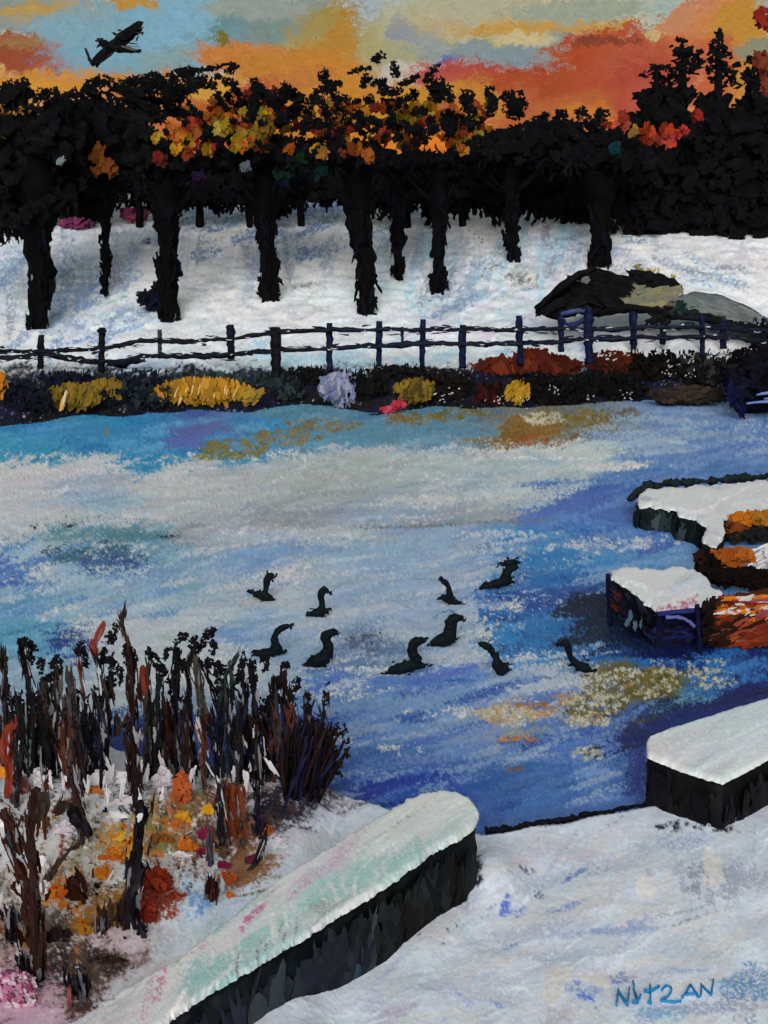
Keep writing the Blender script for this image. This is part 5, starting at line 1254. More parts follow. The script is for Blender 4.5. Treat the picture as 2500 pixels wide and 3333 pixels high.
UPS = .86     # clumps a little smaller than their outlines: light gets through
UP = [(30, 205, 40, 34), (50, 180, 14, 16), (15, 192, 14, 12), (95, 200, 18, 11), (118, 197, 10, 10), (150, 206, 30, 10), (200, 186, 22, 16), (222, 174, 22, 14), (250, 188, 18, 22), (285, 180, 26, 17), (310, 172, 20, 12), (335, 167, 24, 12), (318, 192, 42, 20), (352, 188, 22, 24), (375, 168, 18, 14), (400, 162, 26, 20), (420, 182, 26, 20), (385, 198, 34, 20), (440, 150, 44, 6, 8), (480, 142, 36, 4, 6), (500, 150, 16, 9), (440, 176, 18, 18), (350, 218, 44, 14), (300, 218, 56, 22), (395, 216, 20, 14), (370, 240, 36, 18), (335, 248, 30, 18), (300, 248, 46, 26), (400, 246, 14, 8),
      (470, 166, 8, 6), (490, 176, 10, 11), (505, 186, 10, 14), (512, 202, 10, 14), (522, 216, 12, 9), (470, 206, 8, 10), (495, 212, 10, 14), (462, 186, 6, 10), (430, 290, 10, 24), (425, 250, 30, 8, -60), (445, 285, 40, 11, -60), (500, 265, 60, 15, -64), (532, 262, 44, 17, -72), (470, 308, 40, 16, -60), (520, 230, 20, 14), (380, 322, 40, 16), (360, 310, 22, 10), (412, 316, 14, 18),
      (551, 180, 10, 12), (560, 196, 24, 15, -40), (545, 240, 18, 46), (590, 216, 30, 18), (610, 206, 24, 14), (632, 205, 32, 15), (650, 218, 12, 20), (640, 242, 22, 22), (600, 250, 36, 26), (675, 217, 12, 18), (668, 242, 9, 14), (620, 190, 20, 8),
      (700, 165, 13, 16), (712, 186, 18, 15), (728, 181, 12, 7), (695, 196, 20, 11), (690, 220, 16, 14), (720, 206, 24, 13), (745, 216, 15, 12), (705, 242, 30, 13), (735, 236, 24, 11), (690, 264, 40, 14), (770, 221, 12, 7), (772, 246, 14, 9), (750, 262, 18, 8),
      (767, 153, 18, 5, 20), (790, 148, 12, 3, 4), (792, 169, 14, 10), (812, 179, 7, 12), (783, 182, 6, 9), (819, 124, 15, 11), (808, 128, 6, 4), (853, 152, 11, 17), (850, 138, 5, 6), (826, 181, 11, 13), (828, 196, 14, 9), (842, 197, 16, 11), (860, 196, 12, 7), (878, 178, 28, 7, 30), (896, 166, 10, 4, 10),
      (796, 214, 12, 11), (828, 226, 14, 15), (835, 241, 12, 9), (860, 226, 22, 17), (893, 204, 14, 11, 60), (880, 212, 8, 7), (932, 158, 29, 8, 48), (947, 190, 32, 26), (970, 211, 15, 13), (940, 211, 20, 9), (1008, 206, 18, 14), (1005, 226, 13, 22), (907, 241, 20, 13, 20), (928, 273, 13, 22), (890, 282, 22, 9), (840, 272, 20, 13, 34), (858, 268, 10, 18), (976, 263, 27, 25), (965, 246, 13, 9), (1020, 242, 13, 13), (1015, 270, 26, 18), (790, 262, 20, 12), (815, 268, 12, 10),
      (1062, 210, 15, 28), (1058, 240, 13, 15), (1110, 216, 22, 26), (1106, 242, 28, 18), (1130, 226, 9, 17), (1090, 207, 9, 12), (1125, 201, 5, 5), (1036, 262, 14, 12), (1211, 250, 20, 15), (1200, 264, 26, 12), (1300, 247, 18, 16), (1258, 245, 15, 15), (1280, 264, 18, 10), (1240, 267, 20, 11), (1165, 260, 16, 11), (1178, 250, 8, 8)]
for _ in range(44):
    UP.append((rng.uniform(376, 1062), rng.uniform(272, 345), rng.uniform(7, 18), rng.uniform(6, 13), rng.uniform(-80, 80)))
trees = [
    ('thick-trunked dark tree nearest the left edge of the hill', (86, 706, 56), -6),
    ('thin straight dark tree with an orange leaf patch in its crown', (228, 634, 17), 0),
    ('leafy dark tree with a dark blue bush against its trunk', (364, 692, 44), -4),
    ('dark tree with a club-footed trunk left of the hill centre', (582, 648, 42), -6),
    ('dark tree with a ragged leaning trunk at the centre of the hill', (790, 678, 46), -10),
    ('slim bluish dark tree between the two centre trunks', (862, 606, 26), -4),
    ('dark tree with slanting leaf sprays and a gnarled foot', (946, 630, 32), 2),
    ('short dark tree with a frayed green-flecked trunk', (1108, 562, 28), -4),
    ('dark tree whose stout trunk drops behind the shelter', (1292, 574, 46), -2)]
GRP = 'dark trees standing on the snowy hill'


def clumps(mb, ells, Y, dY):
    """each ellipse (x, y, rx, ry, angle): a few broad dabs, frayed by small ones round the rim"""
    for e in ells:
        x, y, rx, ry = e[:4]; an = e[4] if len(e) > 4 else rng.normal() * 25
        rx *= UPS; ry *= UPS
        t0 = math.radians(an); ct, st = math.cos(t0), math.sin(t0)
        yy = Y + dY * rng.normal() * .5
        n = max(2, int(rx * ry / 110))
        for k in range(n):
            a, r = rng.random() * 6.28, rng.random() * .5
            ex, ey = rx * r * math.cos(a), ry * r * math.sin(a)
            mb.dab(x + ex * ct + ey * st, y - ex * st + ey * ct, rx * rng.uniform(.5, .75), ry * rng.uniform(.5, .75), an + rng.normal() * 10, yy + rng.normal() * .3, DK[int(rng.integers(0, 7))], .12, .42, 20)
        for k in range(int(7 + (rx + ry) * .55)):
            a, r = rng.random() * 6.28, rng.uniform(.72, 1.1)
            ex, ey = rx * r * math.cos(a), ry * r * math.sin(a)
            mb.dab(x + ex * ct + ey * st, y - ex * st + ey * ct, rng.uniform(2, 6), rng.uniform(1.2, 3.4), rng.random() * 180, yy + rng.normal() * .4, DK[int(rng.integers(0, 7))], .12, .5, 14)


def closed(mb, x0, x1, Y, dY, top=TOP, under=UNDER, own=None, size=(12, 26), per=7.5):
    """solid leaf mass between the canopy top and its ragged underside"""
    n = int(per * (x1 - x0) * 200 / 1000)
    for k in range(n):
        x = rng.uniform(x0, x1)
        if own is not None and not own(x):
            continue
        a, b = np.interp(x, top[:, 0], top[:, 1]), np.interp(x, under[:, 0], under[:, 1])
        y = a + 10 + (b - a - 22) * rng.random()
        q = rng.uniform(*size) * (1 if a + 26 < y < b - 26 else .62)
        mb.dab(x, y, q, q * rng.uniform(.5, .8), rng.random() * 180, Y + dY * rng.normal() * .6, DK[int(rng.integers(0, 7))], .1, .36, 18)
    for k in range(int((x1 - x0) * .9)):     # frayed rims
        x = rng.uniform(x0, x1)
        if own is not None and not own(x):
            continue
        a, b = np.interp(x, top[:, 0], top[:, 1]), np.interp(x, under[:, 0], under[:, 1])
        y = (a + rng.normal() * 4) if k % 2 else (b - 6 + rng.normal() * 9)
        mb.dab(x, y, rng.uniform(3, 9) * (1 if k % 2 else 1.7), rng.uniform(2, 5), rng.random() * 180 if k % 2 else 90 + rng.normal() * 30, Y + dY * rng.normal() * .5, DK[int(rng.integers(0, 7))], .12, .45, 14)


def trunk(parent, x, yb, w, lean, ytop, p):
    mb = MB(); Y = p[1]; u = unit(Y, p[2])
    n = 7
    ys_ = np.linspace(yb, ytop, n)
    xs_ = x + lean * np.linspace(0, 1, n) * 1.6 + rng.standard_normal(n) * w * .07
    rr = w / 2 * u * np.array([.6, .74, .84, .96, 1.25, 1.3, .6])
    mb.tube([dy(a, b, Y) for a, b in zip(xs_, ys_)], rr, (10, 10, 12), 10, .14, 4, var=2)
    for k in range(5):       # limbs spreading into the crown
        i = int(rng.integers(4, n - 1)); s_ = -1 if k % 2 else 1
        a = dy(xs_[i], ys_[i], Y)
        b = dy(xs_[i] + s_ * rng.uniform(30, 70), ys_[i] - rng.uniform(30, 90), Y + rng.normal())
        mb.tube([a, (a + b) / 2 + np.array([0, 0, -.2]), b], [w * .2 * u, w * .13 * u, w * .05 * u], (17, 17, 20), 6, .18, 3, var=3)
    for k in range(int(14 + w * 1.3)):       # shaggy bark
        f = rng.random() * .72
        xx = np.interp(yb + (ytop - yb) * f, ys_[::-1], xs_[::-1])
        mb.dab(xx + np.clip(rng.normal() * w * .28, -w * .46, w * .46), yb + (ytop - yb) * f, rng.uniform(9, 24), rng.uniform(3, 7), 90 + rng.normal() * 14, Y - .25 + rng.normal() * .2, [(11, 11, 13), (13, 15, 26), (14, 13, 13), (10, 11, 13)][int(rng.integers(0, 4))], .12, .45, 16, var=3)
    if w > 34:
        for k in range(8):   # ragged foot
            mb.dab(x + rng.normal() * w * .2, yb - 8 + rng.normal() * 8, rng.uniform(5, 12), rng.uniform(4, 8), rng.random() * 180, Y - .3, (11, 11, 13), .12, .45, 14, var=3)
    return mb.build('trunk', M['bark'], parent)


tx = np.array([tr[1][0] for tr in trees])
for i, (lab, (x, yb, w), lean) in enumerate(trees):
    p = hit(x, yb)
    t = thing('broadleaf_tree', lab, 'tree', p, GRP)
    trunk(t, x, yb + 3, w, lean, 340, p)
    mb = MB()
    own = lambda q, i=i: int(np.argmin(np.abs(tx - q + rng.normal() * 16))) == i
    closed(mb, max(-90, x - 150), min(1370, x + 150), p[1] + .4, 1.4, own=own, under=np.array([(-80, 540), (0, 530), (50, 505), (115, 474), (135, 460), (190, 462), (215, 472), (240, 390), (420, 372), (600, 350), (800, 366), (1000, 352), (1200, 366), (1400, 380)], float))
    clumps(mb, [e for e in UP if int(np.argmin(np.abs(tx - e[0]))) == i], p[1] + .4, 1.6)
    tag(mb.build('crown', M['leaf'], t))

# autumn leaf patches, some standing in for sunset sky, on the nearest tree
patch = [(215, 330, 22, 16, (186, 96, 42), 1), (222, 355, 24, 20, (180, 90, 40), 1), (240, 362, 14, 16, (176, 84, 40), 1), (212, 372, 16, 10, (160, 80, 36), 1), (350, 340, 16, 18, (146, 62, 32), 1),
         (395, 290, 50, 14, (222, 116, 48), 1), (365, 290, 20, 22, (214, 110, 44), 1), (418, 275, 18, 30, (200, 100, 46), 1), (345, 300, 12, 12, (206, 170, 40), 1), (405, 325, 10, 26, (176, 80, 36), 1), (450, 325, 8, 20, (206, 160, 36), 1),
         (470, 240, 24, 20, (196, 100, 44), 1), (485, 280, 22, 34, (170, 140, 40), 1), (510, 310, 12, 26, (196, 156, 34), 1), (465, 280, 14, 22, (176, 150, 70), 1), (570, 260, 22, 36, (168, 134, 40), 1), (572, 310, 10, 30, (196, 120, 40), 1),
         (545, 210, 20, 24, (110, 44, 34), 1), (580, 225, 14, 26, (96, 36, 34), 1), (590, 205, 24, 14, (130, 54, 36), 1), (700, 330, 12, 16, (186, 120, 44), 1), (795, 335, 14, 22, (190, 104, 46), 1), (800, 310, 20, 8, (160, 64, 36), 1), (752, 283, 12, 9, (190, 70, 40), 1), (730, 300, 12, 4, (160, 54, 36), 1), (830, 280, 12, 16, (176, 80, 40), 1),
         (880, 305, 18, 18, (176, 110, 36), 1), (870, 310, 8, 14, (190, 140, 40), 1), (955, 300, 22, 10, (196, 90, 44), 1), (980, 280, 14, 10, (190, 90, 50), 1), (1000, 262, 30, 12, (196, 92, 44), 1), (1255, 288, 6, 12, (206, 90, 44), 1), (1190, 285, 5, 6, (206, 60, 60), 1), (1300, 268, 24, 10, (180, 72, 44), 1),
         (1395, 285, 18, 24, (184, 66, 42), 1), (1372, 282, 10, 12, (200, 140, 60), 1), (1450, 285, 30, 16, (188, 62, 42), 1), (1430, 306, 34, 14, (180, 60, 42), 1), (1475, 280, 16, 12, (186, 60, 42), 1), (1350, 262, 14, 26, (160, 52, 38), 1), (1500, 245, 10, 14, (150, 50, 36), 1), (430, 262, 36, 18, (206, 104, 44), 1), (462, 226, 24, 14, (196, 108, 50), 1), (520, 290, 16, 30, (186, 136, 40), 1), (600, 236, 22, 14, (136, 56, 36), 1), (655, 230, 14, 14, (216, 146, 50), 1), (745, 255, 26, 10, (220, 146, 50), 1), (790, 240, 18, 16, (220, 146, 40), 1), (850, 256, 26, 10, (200, 146, 40), 1), (905, 256, 40, 9, (176, 140, 34), 1), (960, 238, 24, 9, (190, 96, 40), 1), (820, 285, 16, 10, (196, 90, 40), 1), (640, 275, 20, 10, (126, 46, 34), 1), (1040, 285, 12, 10, (186, 84, 40), 1), (690, 290, 16, 8, (150, 56, 36), 1), (10, 260, 16, 50, (206, 150, 44), .7), (50, 240, 20, 24, (196, 150, 40), .6),
         (640, 345, 26, 14, GREEN, .7), (660, 320, 14, 9, GREEN, .9), (610, 385, 30, 12, (18, 38, 34), .6), (690, 370, 24, 14, (20, 42, 36), .6), (1330, 325, 18, 14, (20, 48, 54), .9), (800, 310, 16, 10, (24, 42, 36), .6), (420, 385, 26, 12, (40, 28, 60), .5), (132, 348, 3, 4, (150, 160, 164), .6), (530, 360, 4, 3, (130, 140, 150), .4), ]
heads = [o for o in sc.objects if o.name.startswith('broadleaf_tree')]
buckets = {}
for k in range(130):     # orange, gold and rust dabs standing in for sunset sky behind the clumps
    x, y = rng.uniform(372, 1062), rng.uniform(222, 322)
    patch.append((x, y, rng.uniform(9, 20), rng.uniform(7, 15), [(224, 112, 42), (196, 140, 40), (150, 62, 36), (150, 50, 34), (170, 140, 40), (226, 150, 44), (186, 84, 42)][k % 7], 1))
for e in patch:
    k = int(np.argmin([abs(e[0] - tr[1][0]) for tr in trees])); buckets.setdefault(k, []).append(e)
for k, es in buckets.items():
    x, yb, w = trees[k][1]
    p = hit(x, yb); mb = MB()
    es = [(e[0] + rng.normal() * e[2] * .35, e[1] + rng.normal() * e[3] * .35, e[2] * .6, e[3] * .6, tuple(np.clip(np.array(e[4]) * rng.uniform(.58, .95) + rng.normal(size=3) * 7, 8, 225)), e[5]) for e in es for _ in range(3)]
    for q in range(9):      # dark sprays crossing in front of the colour
        if 330 < x + 40 and x < 1000:
            clumps(mb, [(rng.uniform(max(330, x - 90), min(1060, x + 90)), rng.uniform(245, 325), rng.uniform(6, 15), rng.uniform(4, 9), rng.uniform(-70, 70))], p[1] - 3.0, .3)
    for back in (True, False):      # high ones glow behind the clumps, low ones hang in front
        blob_dabs(mb, [e for e in es if (e[1] < 318 and not (330 < e[0] < 430 and e[1] > 262) and not (468 < e[0] < 590 and e[1] > 240 and e[2] > 7) and e[0] < 1340) == back], 26, (4, 12), p[1] + (2.6 if back else -2.2), .3, [AUT], rag=.36, tilt=.1, ang=(80, 30))
    tag(mb.build('autumn_leaves_and_glow', M['leaf'], heads[k]))

# the dark trees of the second row, their crowns closing the gap under the sky
row2 = [(-20, 170, 70, 'far dark tree at the left end of the second row'), (150, 215, 90, 'low broad dark tree behind the orange leaf patch'), (300, 165, 80, 'tall dark tree behind the thin left trunk'), (430, 250, 70, 'dark tree behind the orange sunset gap on the left'), (540, 260, 70, 'dark tree in the second row above the blue snow'), (650, 235, 70, 'dark tree in the second row with green flecks'),
        (760, 280, 80, 'dark tree in the second row behind the centre trunk'), (880, 300, 70, 'dark tree in the second row under the yellow sky gap'), (1000, 290, 70, 'dark tree in the second row left of the round crowns'), (1110, 240, 60, 'round-headed dark tree under the red cloud'), (1220, 250, 70, 'round-headed dark tree under the orange cloud'), (1330, 280, 80, 'dark tree in the second row left of the red gap')]
YR = 70.5
for x, yt, hw, lab in row2:
    p = np.array([dy(x, 452, YR)[0], YR, float(ground_far(dy(x, 452, YR)[0], YR))])
    t = thing('background_tree', lab, 'tree', p, 'second row of dark trees on the hill crest')
    mb = MB(); u = unit(YR, 8)
    mb.tube([p + np.array([0, 0, -.3]), dy(x, 400, YR), dy(x, yt + 60, YR)], [.2, .25, .15], (18, 18, 22), 7, .15, 4)
    mb.build('trunk', M['bark'], t)
    mb = MB()
    closed(mb, x - hw * 1.1, x + hw * 1.1, YR, .9, top=np.array([(q, v + 26) for q, v in TOP]), size=(14, 28), per=6.5)
    tag(mb.build('crown', M['leaf'], t))

# right-hand conifers and the red maple
con = [('broken-topped dark pine at the edge of the orange cloud', 1418, 130, 1450, [(1425, 145, 26, 9, None), (1405, 160, 22, 7), (1425, 172, 20, 10), (1420, 190, 20, 14), (1412, 210, 18, 26), (1440, 198, 14, 16)]),
       ('dark spruce with a drooping top beside the pine', 1475, 82, 1450, [(1470, 90, 12, 8), (1466, 106, 22, 10), (1490, 120, 30, 20), (1482, 145, 22, 16), (1465, 165, 26, 14), (1500, 135, 24, 18)]),
       ('tall pointed dark spruce against the red sky', 1552, 70, 1560, [(1551, 78, 7, 10), (1550, 95, 16, 12), (1556, 118, 26, 18), (1550, 145, 24, 16), (1560, 165, 36, 20), (1540, 130, 20, 6)]),
       ('ragged dark spruce touching the right edge', 1640, 110, 1640, [(1630, 130, 20, 8), (1640, 160, 40, 26), (1650, 200, 40, 40), (1610, 170, 22, 6), (1600, 140, 18, 4), (1640, 250, 40, 40)])]
for lab, x, yt, bx, ells in con:
    Yc = 70.0; gx_ = dy(x, 520, Yc)[0]
    p = np.array([gx_, Yc, ground_far(gx_, Yc)])
    t = thing('conifer_tree', lab, 'tree', p, 'dark conifers on the right of the hill')
    mb = MB()
    mb.tube([p + np.array([0, 0, -.3]), dy(x, 350, Yc), dy(x, yt + 10, Yc)], [.55, .4, .06], (18, 18, 22), 7, .14, 5)
    mb.build('trunk', M['bark'], t)
    mb = MB()
    blob_dabs(mb, [e[:4] for e in ells], 16, (4, 11), Yc, 1.0, DK, ang=(0, 45), rag=.42)
    for k in range(26):
        f = rng.random(); yy = yt + 8 + f * 120
        mb.dab(x + rng.normal() * (6 + 26 * f), yy, rng.uniform(5, 13), rng.uniform(1.5, 3), (-24 if rng.random() < .5 else 24) + rng.normal() * 10, Yc + rng.normal() * .6, DK[k % 5], .4, .4, 8)
    low = [(x, 230, 46, 46), (x - 20, 270, 50, 40), (x + 16, 300, 56, 50), (x, 370, 70, 60), (x, 440, 80, 56), (x + 20, 490, 76, 36)]
    blob_dabs(mb, low, 8, (9, 22), Yc, 1.8, DK, gaps=gaps, rag=.36)
    tag(mb.build('crown', M['leaf'], t))
for lab, x, yt, hw in [('dark bushy tree left of the red gap on the right', 1395, 215, 70), ('dark bushy tree under the tall spruce', 1520, 225, 70), ('dark bushy tree sinking to the right slope', 1610, 250, 80)]:
    Yc = 68.0; gx_ = dy(x, 520, Yc)[0]
    p = np.array([gx_, Yc, ground_far(gx_, Yc)])
    t = thing('bushy_tree', lab, 'tree', p, 'dark bushy trees under the conifers')
    mb = MB(); mb.tube([p + np.array([0, 0, -.3]), dy(x, 400, Yc), dy(x, yt + 40, Yc)], [.5, .4, .1], (18, 18, 22), 7, .14, 4); mb.build('trunk', M['bark'], t)
    mb = MB()
    blob_dabs(mb, [(x, yt + 40, hw * .6, 40), (x, yt + 90, hw, 50), (x, yt + 160, hw * 1.2, 60), (x, yt + 230, hw * 1.2, 50), (x + 20, yt + 262, hw, 30)], 8, (9, 22), Yc, 1.8, DK, gaps=gaps, rag=.36)
    for k in range(40):
        xx = x + rng.normal() * hw * .6
        yu = np.interp(xx, [1340, 1400, 1440, 1500, 1560, 1620, 1700], [498, 520, 505, 488, 500, 545, 580])
        mb.dab(xx, yu - rng.random() * 50, rng.uniform(8, 18), rng.uniform(6, 14), rng.normal() * 40, Yc - .5, DK[k % 5], .4, .4, 10)
    tag(mb.build('crown', M['leaf'], t))
Ym = 31.4
pm = np.array([dy(1800, 600, Ym)[0], Ym, .5])
t = thing('maple_tree', 'red-leaved branch of a maple reaching in at the top right corner', 'tree', pm)
mb = MB(); mb.tube([pm, dy(1790, 400, Ym), dy(1770, 120, Ym), dy(1660, 100, Ym)], [.3, .22, .14, .05], (40, 22, 20), 7, .12, 5)
mb.tube([dy(1775, 180, Ym), dy(1720, 60, Ym), dy(1655, 40, Ym)], [.14, .09, .03], (40, 22, 20), 6, .12, 4)
mb.build('trunk', M['bark'], t)
mb = MB()
blob_dabs(mb, [(1648, 36, 20, 20, (128, 40, 32)), (1655, 54, 16, 10, (140, 44, 34)), (1645, 130, 18, 18, (110, 50, 34)), (1655, 165, 10, 40, (120, 56, 40)), (1720, 60, 50, 50, (130, 44, 32)), (1740, 150, 60, 50, (126, 50, 34)), (1790, 100, 60, 90, (130, 46, 34))], 26, (6, 13), Ym, .9, [(128, 44, 34)], rag=.35)
tag(mb.build('crown', M['leaf'], t))

# pink blossoming bushes on the crest
for x, y, rx, ry, lab, cs in [(165, 482, 38, 12, 'low dusky pink bush beside the thin left trunk', [(120, 54, 92), (140, 66, 100), (104, 48, 84)]), (290, 462, 32, 18, 'bright pink bush between the two left trunks', [(158, 72, 110), (176, 60, 88), (132, 62, 104)])]:
    p = hit(x, y + ry + 4)
    t = thing('flowering_bush', lab, 'bush', p)
    mb = MB(); blob_dabs(mb, [(x, y, rx, ry)], 50, (5, 10), p[1], .5, cs, rag=.3); tag(mb.build('blossoms', M['leaf'], t))
p = hit(340, 668)
t = thing('dark_bush', 'small blue-black bush leaning on a tree trunk on the hill', 'bush', p)
mb = MB(); blob_dabs(mb, [(330, 650, 30, 20), (350, 628, 24, 22), (372, 585, 18, 26), (310, 640, 14, 14)], 40, (6, 11), p[1] - .6, .5, [(20, 22, 40), (16, 18, 24), (26, 28, 60)], rag=.35); tag(mb.build('foliage', M['leaf'], t))

# ---------------------------------------------------------------- bank planting by the far water
BK = 'dark shrubs along the far waterline'
for x, y, rx, ry, cs, lab in [
    (40, 855, 70, 36, [(18, 22, 26), (24, 30, 34), (20, 22, 36)], 'black-green shrub at the left end of the far waterline'),
    (150, 822, 70, 20, [(20, 24, 44), (26, 30, 56), (22, 28, 34)], 'low navy shrub below the second fence post'),
    (300, 842, 70, 44, [(34, 46, 48), (26, 34, 38), (40, 50, 54), (20, 22, 32)], 'grey-green shrub between the two ochre clumps'),
    (240, 862, 50, 26, [(22, 26, 28), (18, 22, 30)], 'small black shrub beside the left ochre clump'),
    (470, 822, 100, 14, [(44, 64, 64), (60, 76, 78), (30, 44, 46)], 'thin teal-grey grasses behind the golden clump'),
    (600, 838, 60, 30, [(40, 48, 56), (26, 30, 34), (52, 64, 66)], 'grey shrub left of the lavender boulder'),
    (650, 815, 60, 22, [(20, 20, 22), (26, 26, 28)], 'black shrub at the foot of the thick fence post'),
    (790, 832, 50, 34, [(18, 18, 20), (24, 24, 26), (20, 24, 22)], 'black shrub right of the lavender boulder'),
    (860, 806, 60, 18, [(20, 20, 20), (28, 26, 26)], 'low black shrub under the middle fence posts'),
    (960, 835, 70, 38, [(20, 18, 18), (26, 22, 22), (34, 22, 20)], 'black shrub flecked with snow left of the yellow tuft'),
    (1060, 850, 40, 26, [(22, 18, 18), (60, 22, 22)], 'dark shrub touching the yellow tuft'),
    (1190, 845, 80, 34, [(16, 15, 15), (22, 20, 20)], 'wide black shrub below the rust shrubs'),
    (1320, 835, 80, 34, [(16, 15, 15), (22, 20, 20)], 'wide black shrub right of the rust shrubs'),
    (1420, 790, 60, 34, [(18, 16, 15), (26, 22, 20)], 'rounded black shrub under the shelter'),
    (1510, 800, 60, 40, [(24, 24, 24), (50, 54, 54), (20, 20, 20)], 'black shrub frosted grey beside the boat'),
    (1615, 790, 60, 40, [(16, 16, 18), (20, 20, 26)], 'tall black shrub above the blue boat'),
    (1648, 740, 20, 50, [(18, 20, 24), (26, 26, 32)], 'narrow black shrub at the right end of the fence')]:
    p = hit(x, y + ry)
    t = thing('waterside_shrub', lab, 'shrub', p, BK)
    mb = MB()
    blob_dabs(mb, [(x, y, rx, ry)], 22, (4, 10), p[1] + .2, .5, cs, ang=(80, 50), rag=.45)
    blob_dabs(mb, [(x, y + ry * .25, rx * .92, ry * .72)], 14, (10, 20), p[1] + .3, .4, cs, ang=(10, 40), rag=.36)
    for k in range(int(rx * .3)):
        mb.dab(x + rng.uniform(-rx, rx), y - ry * rng.uniform(.5, 1.0), rng.uniform(4, 9), rng.uniform(1, 2.2), 80 + rng.normal() * 16, p[1] + rng.normal() * .4, cs[k % len(cs)], .4, .3, 8)
    if x > 880:
        for q in range(2):
            fx, fy = x + rng.uniform(-rx, rx) * .9, y + rng.uniform(-ry, ry) * .8
            for k in range(int(rx * .1)):
                mb.dab(fx + rng.normal() * 9, fy + rng.normal() * 6, rng.uniform(1, 2.8), rng.uniform(.8, 1.5), rng.uniform(0, 90), p[1] - .8, (200, 200, 198), .2, .5, 7)
    tag(mb.build('foliage', M['leaf'], t))
    mb = MB()
    for k in range(4):
        a = p + np.array([0, 0, -.1]); mb.tube([a, a + np.array([rng.normal() * .3, 0, .5])], [.05, .02], (30, 24, 20), 5, .15, 2)
    mb.build('stem', M['bark'], t)
for x, y, rx, ry, cs, lab, an in [
    (160, 856, 70, 26, [(120, 98, 36), (140, 110, 40), (104, 86, 34)], 'olive-brown reed clump with a pale streak', 70), (225, 842, 52, 20, [(130, 104, 38), (150, 116, 40)], 'low olive reed clump right of the pale streak', 70),
    (440, 845, 112, 27, [(192, 136, 36), (172, 122, 38), (198, 146, 52), (158, 114, 38)], 'wide bright golden reed clump at the water edge', 84), (540, 855, 30, 14, [(176, 136, 44), (150, 120, 50)], 'small dull gold reed tail of the golden clump', 40),
    (340, 850, 26, 18, [(190, 130, 34), (150, 110, 40)], 'short gold reeds at the left of the golden clump', 84), (2, 832, 14, 26, [(214, 140, 44), (196, 120, 36)], 'orange reeds cut by the left edge', 80),
    (895, 845, 50, 24, [(110, 90, 34), (80, 66, 30), (140, 112, 40)], 'dark olive reed clump above the pink flowers', 80), (1118, 848, 28, 20, [(182, 140, 42), (166, 124, 38)], 'bright yellow reed tuft among black shrubs', 60)]:
    p = hit(x, y + ry)
    t = thing('reed_clump', lab, 'reeds', p, 'gold and olive reeds at the far waterline')
    mb = MB()
    blob_dabs(mb, [(x, y, rx * .9, ry * .85)], 34, (9, 18), p[1] - .5, .3, cs, ang=(an, 12), asp=(.3, .55), rag=.34, tilt=.08)
    if 'pale' in lab:
        mb.dab(137, 868, 22, 5, 72, p[1] - 1.2, (232, 176, 90), .3); mb.dab(139, 862, 16, 2.4, 74, p[1] - 1.3, (226, 206, 180), .3)
    if 'wide bright' in lab:
        for k in range(12):
            mb.dab(x + rng.uniform(-70, 70), y + rng.normal() * 8, rng.uniform(7, 14), 1.6, 78 + rng.normal() * 8, p[1] - 1.2, (232, 190, 110), .3)
    tag(mb.build('blades', M['leaf'], t), kind='stuff')
for x, y, rx, ry, cs, lab in [(1090, 790, 70, 16, [(100, 40, 24), (116, 50, 30), (80, 34, 24)], 'rust-red shrub under the fence, left of the pair'), (1150, 778, 40, 22, [(118, 48, 28), (104, 42, 26)], 'rounded rust-red shrub at a blue fence post'), (1210, 790, 50, 16, [(98, 40, 26), (78, 34, 24)], 'low rust-red shrub right of the rounded one'), (1330, 782, 70, 20, [(80, 36, 24), (62, 34, 26), (104, 44, 28)], 'dark brown-red shrub dusted with snow')]:
    p = hit(x, y + ry)
    t = thing('rust_shrub', lab, 'shrub', p, 'rust-coloured shrubs below the fence')
    mb = MB(); blob_dabs(mb, [(x, y, rx * .92, ry * .85)], 30, (9, 20), p[1] - .5, .3, cs, rag=.38, tilt=.1)
    if x > 1300:
        for k in range(24):
            mb.dab(x + rng.uniform(-rx, rx * .4), y - ry * rng.uniform(.2, 1), rng.uniform(2, 4), rng.uniform(1, 2), 30, p[1] - 1.2, (206, 206, 206), .4, .4, 7)
    tag(mb.build('foliage', M['leaf'], t))


def boulder(name, lab, x, y, rx, ry, cols, cat='boulder', n=1):
    p = hit(x, y + ry); Y = p[1] - .3
    u = unit(Y, p[2]); mb = MB()
    nu, nv = 22, 12
    V = []; C = []
    sd_ = rng.random(6) * 6
    for j in range(nv + 1):
        for i in range(nu):
            a = 2 * math.pi * i / nu; b = math.pi * j / nv
            r = 1 + .10 * math.sin(3 * a + sd_[0]) * math.sin(b) + .08 * math.sin(5 * a + 3 * b + sd_[1]) + .03 * rng.normal()
            V.append(dy(x, y, Y) + np.array([rx * u * r * math.cos(a) * math.sin(b), .6 * r * math.sin(a) * math.sin(b), ry * u * r * math.cos(b)]))
            C.append(cols[int(rng.integers(0, len(cols)))])
    Fc = [(j * nu + i, j * nu + (i + 1) % nu, (j + 1) * nu + (i + 1) % nu, (j + 1) * nu + i) for j in range(nv) for i in range(nu)]
    mb.add(V, Fc, C)
    for k in range(46):      # broken facets
        a, r = rng.random() * 6.28, math.sqrt(rng.random())
        c = np.array(cols[int(rng.integers(0, len(cols)))], float)
        mb.dab(x + rx * r * math.cos(a), y + ry * r * math.sin(a), rng.uniform(5, 16), rng.uniform(2.5, 7), (78 if rx < 60 else 4) + rng.normal() * 16, Y - .62 * math.sqrt(max(0, 1 - r * r)) - .12, c * rng.uniform(.7, 1.15), .05, .4)
    o = mb.build(name, M['stone'])
    return tag(o, lab, cat)


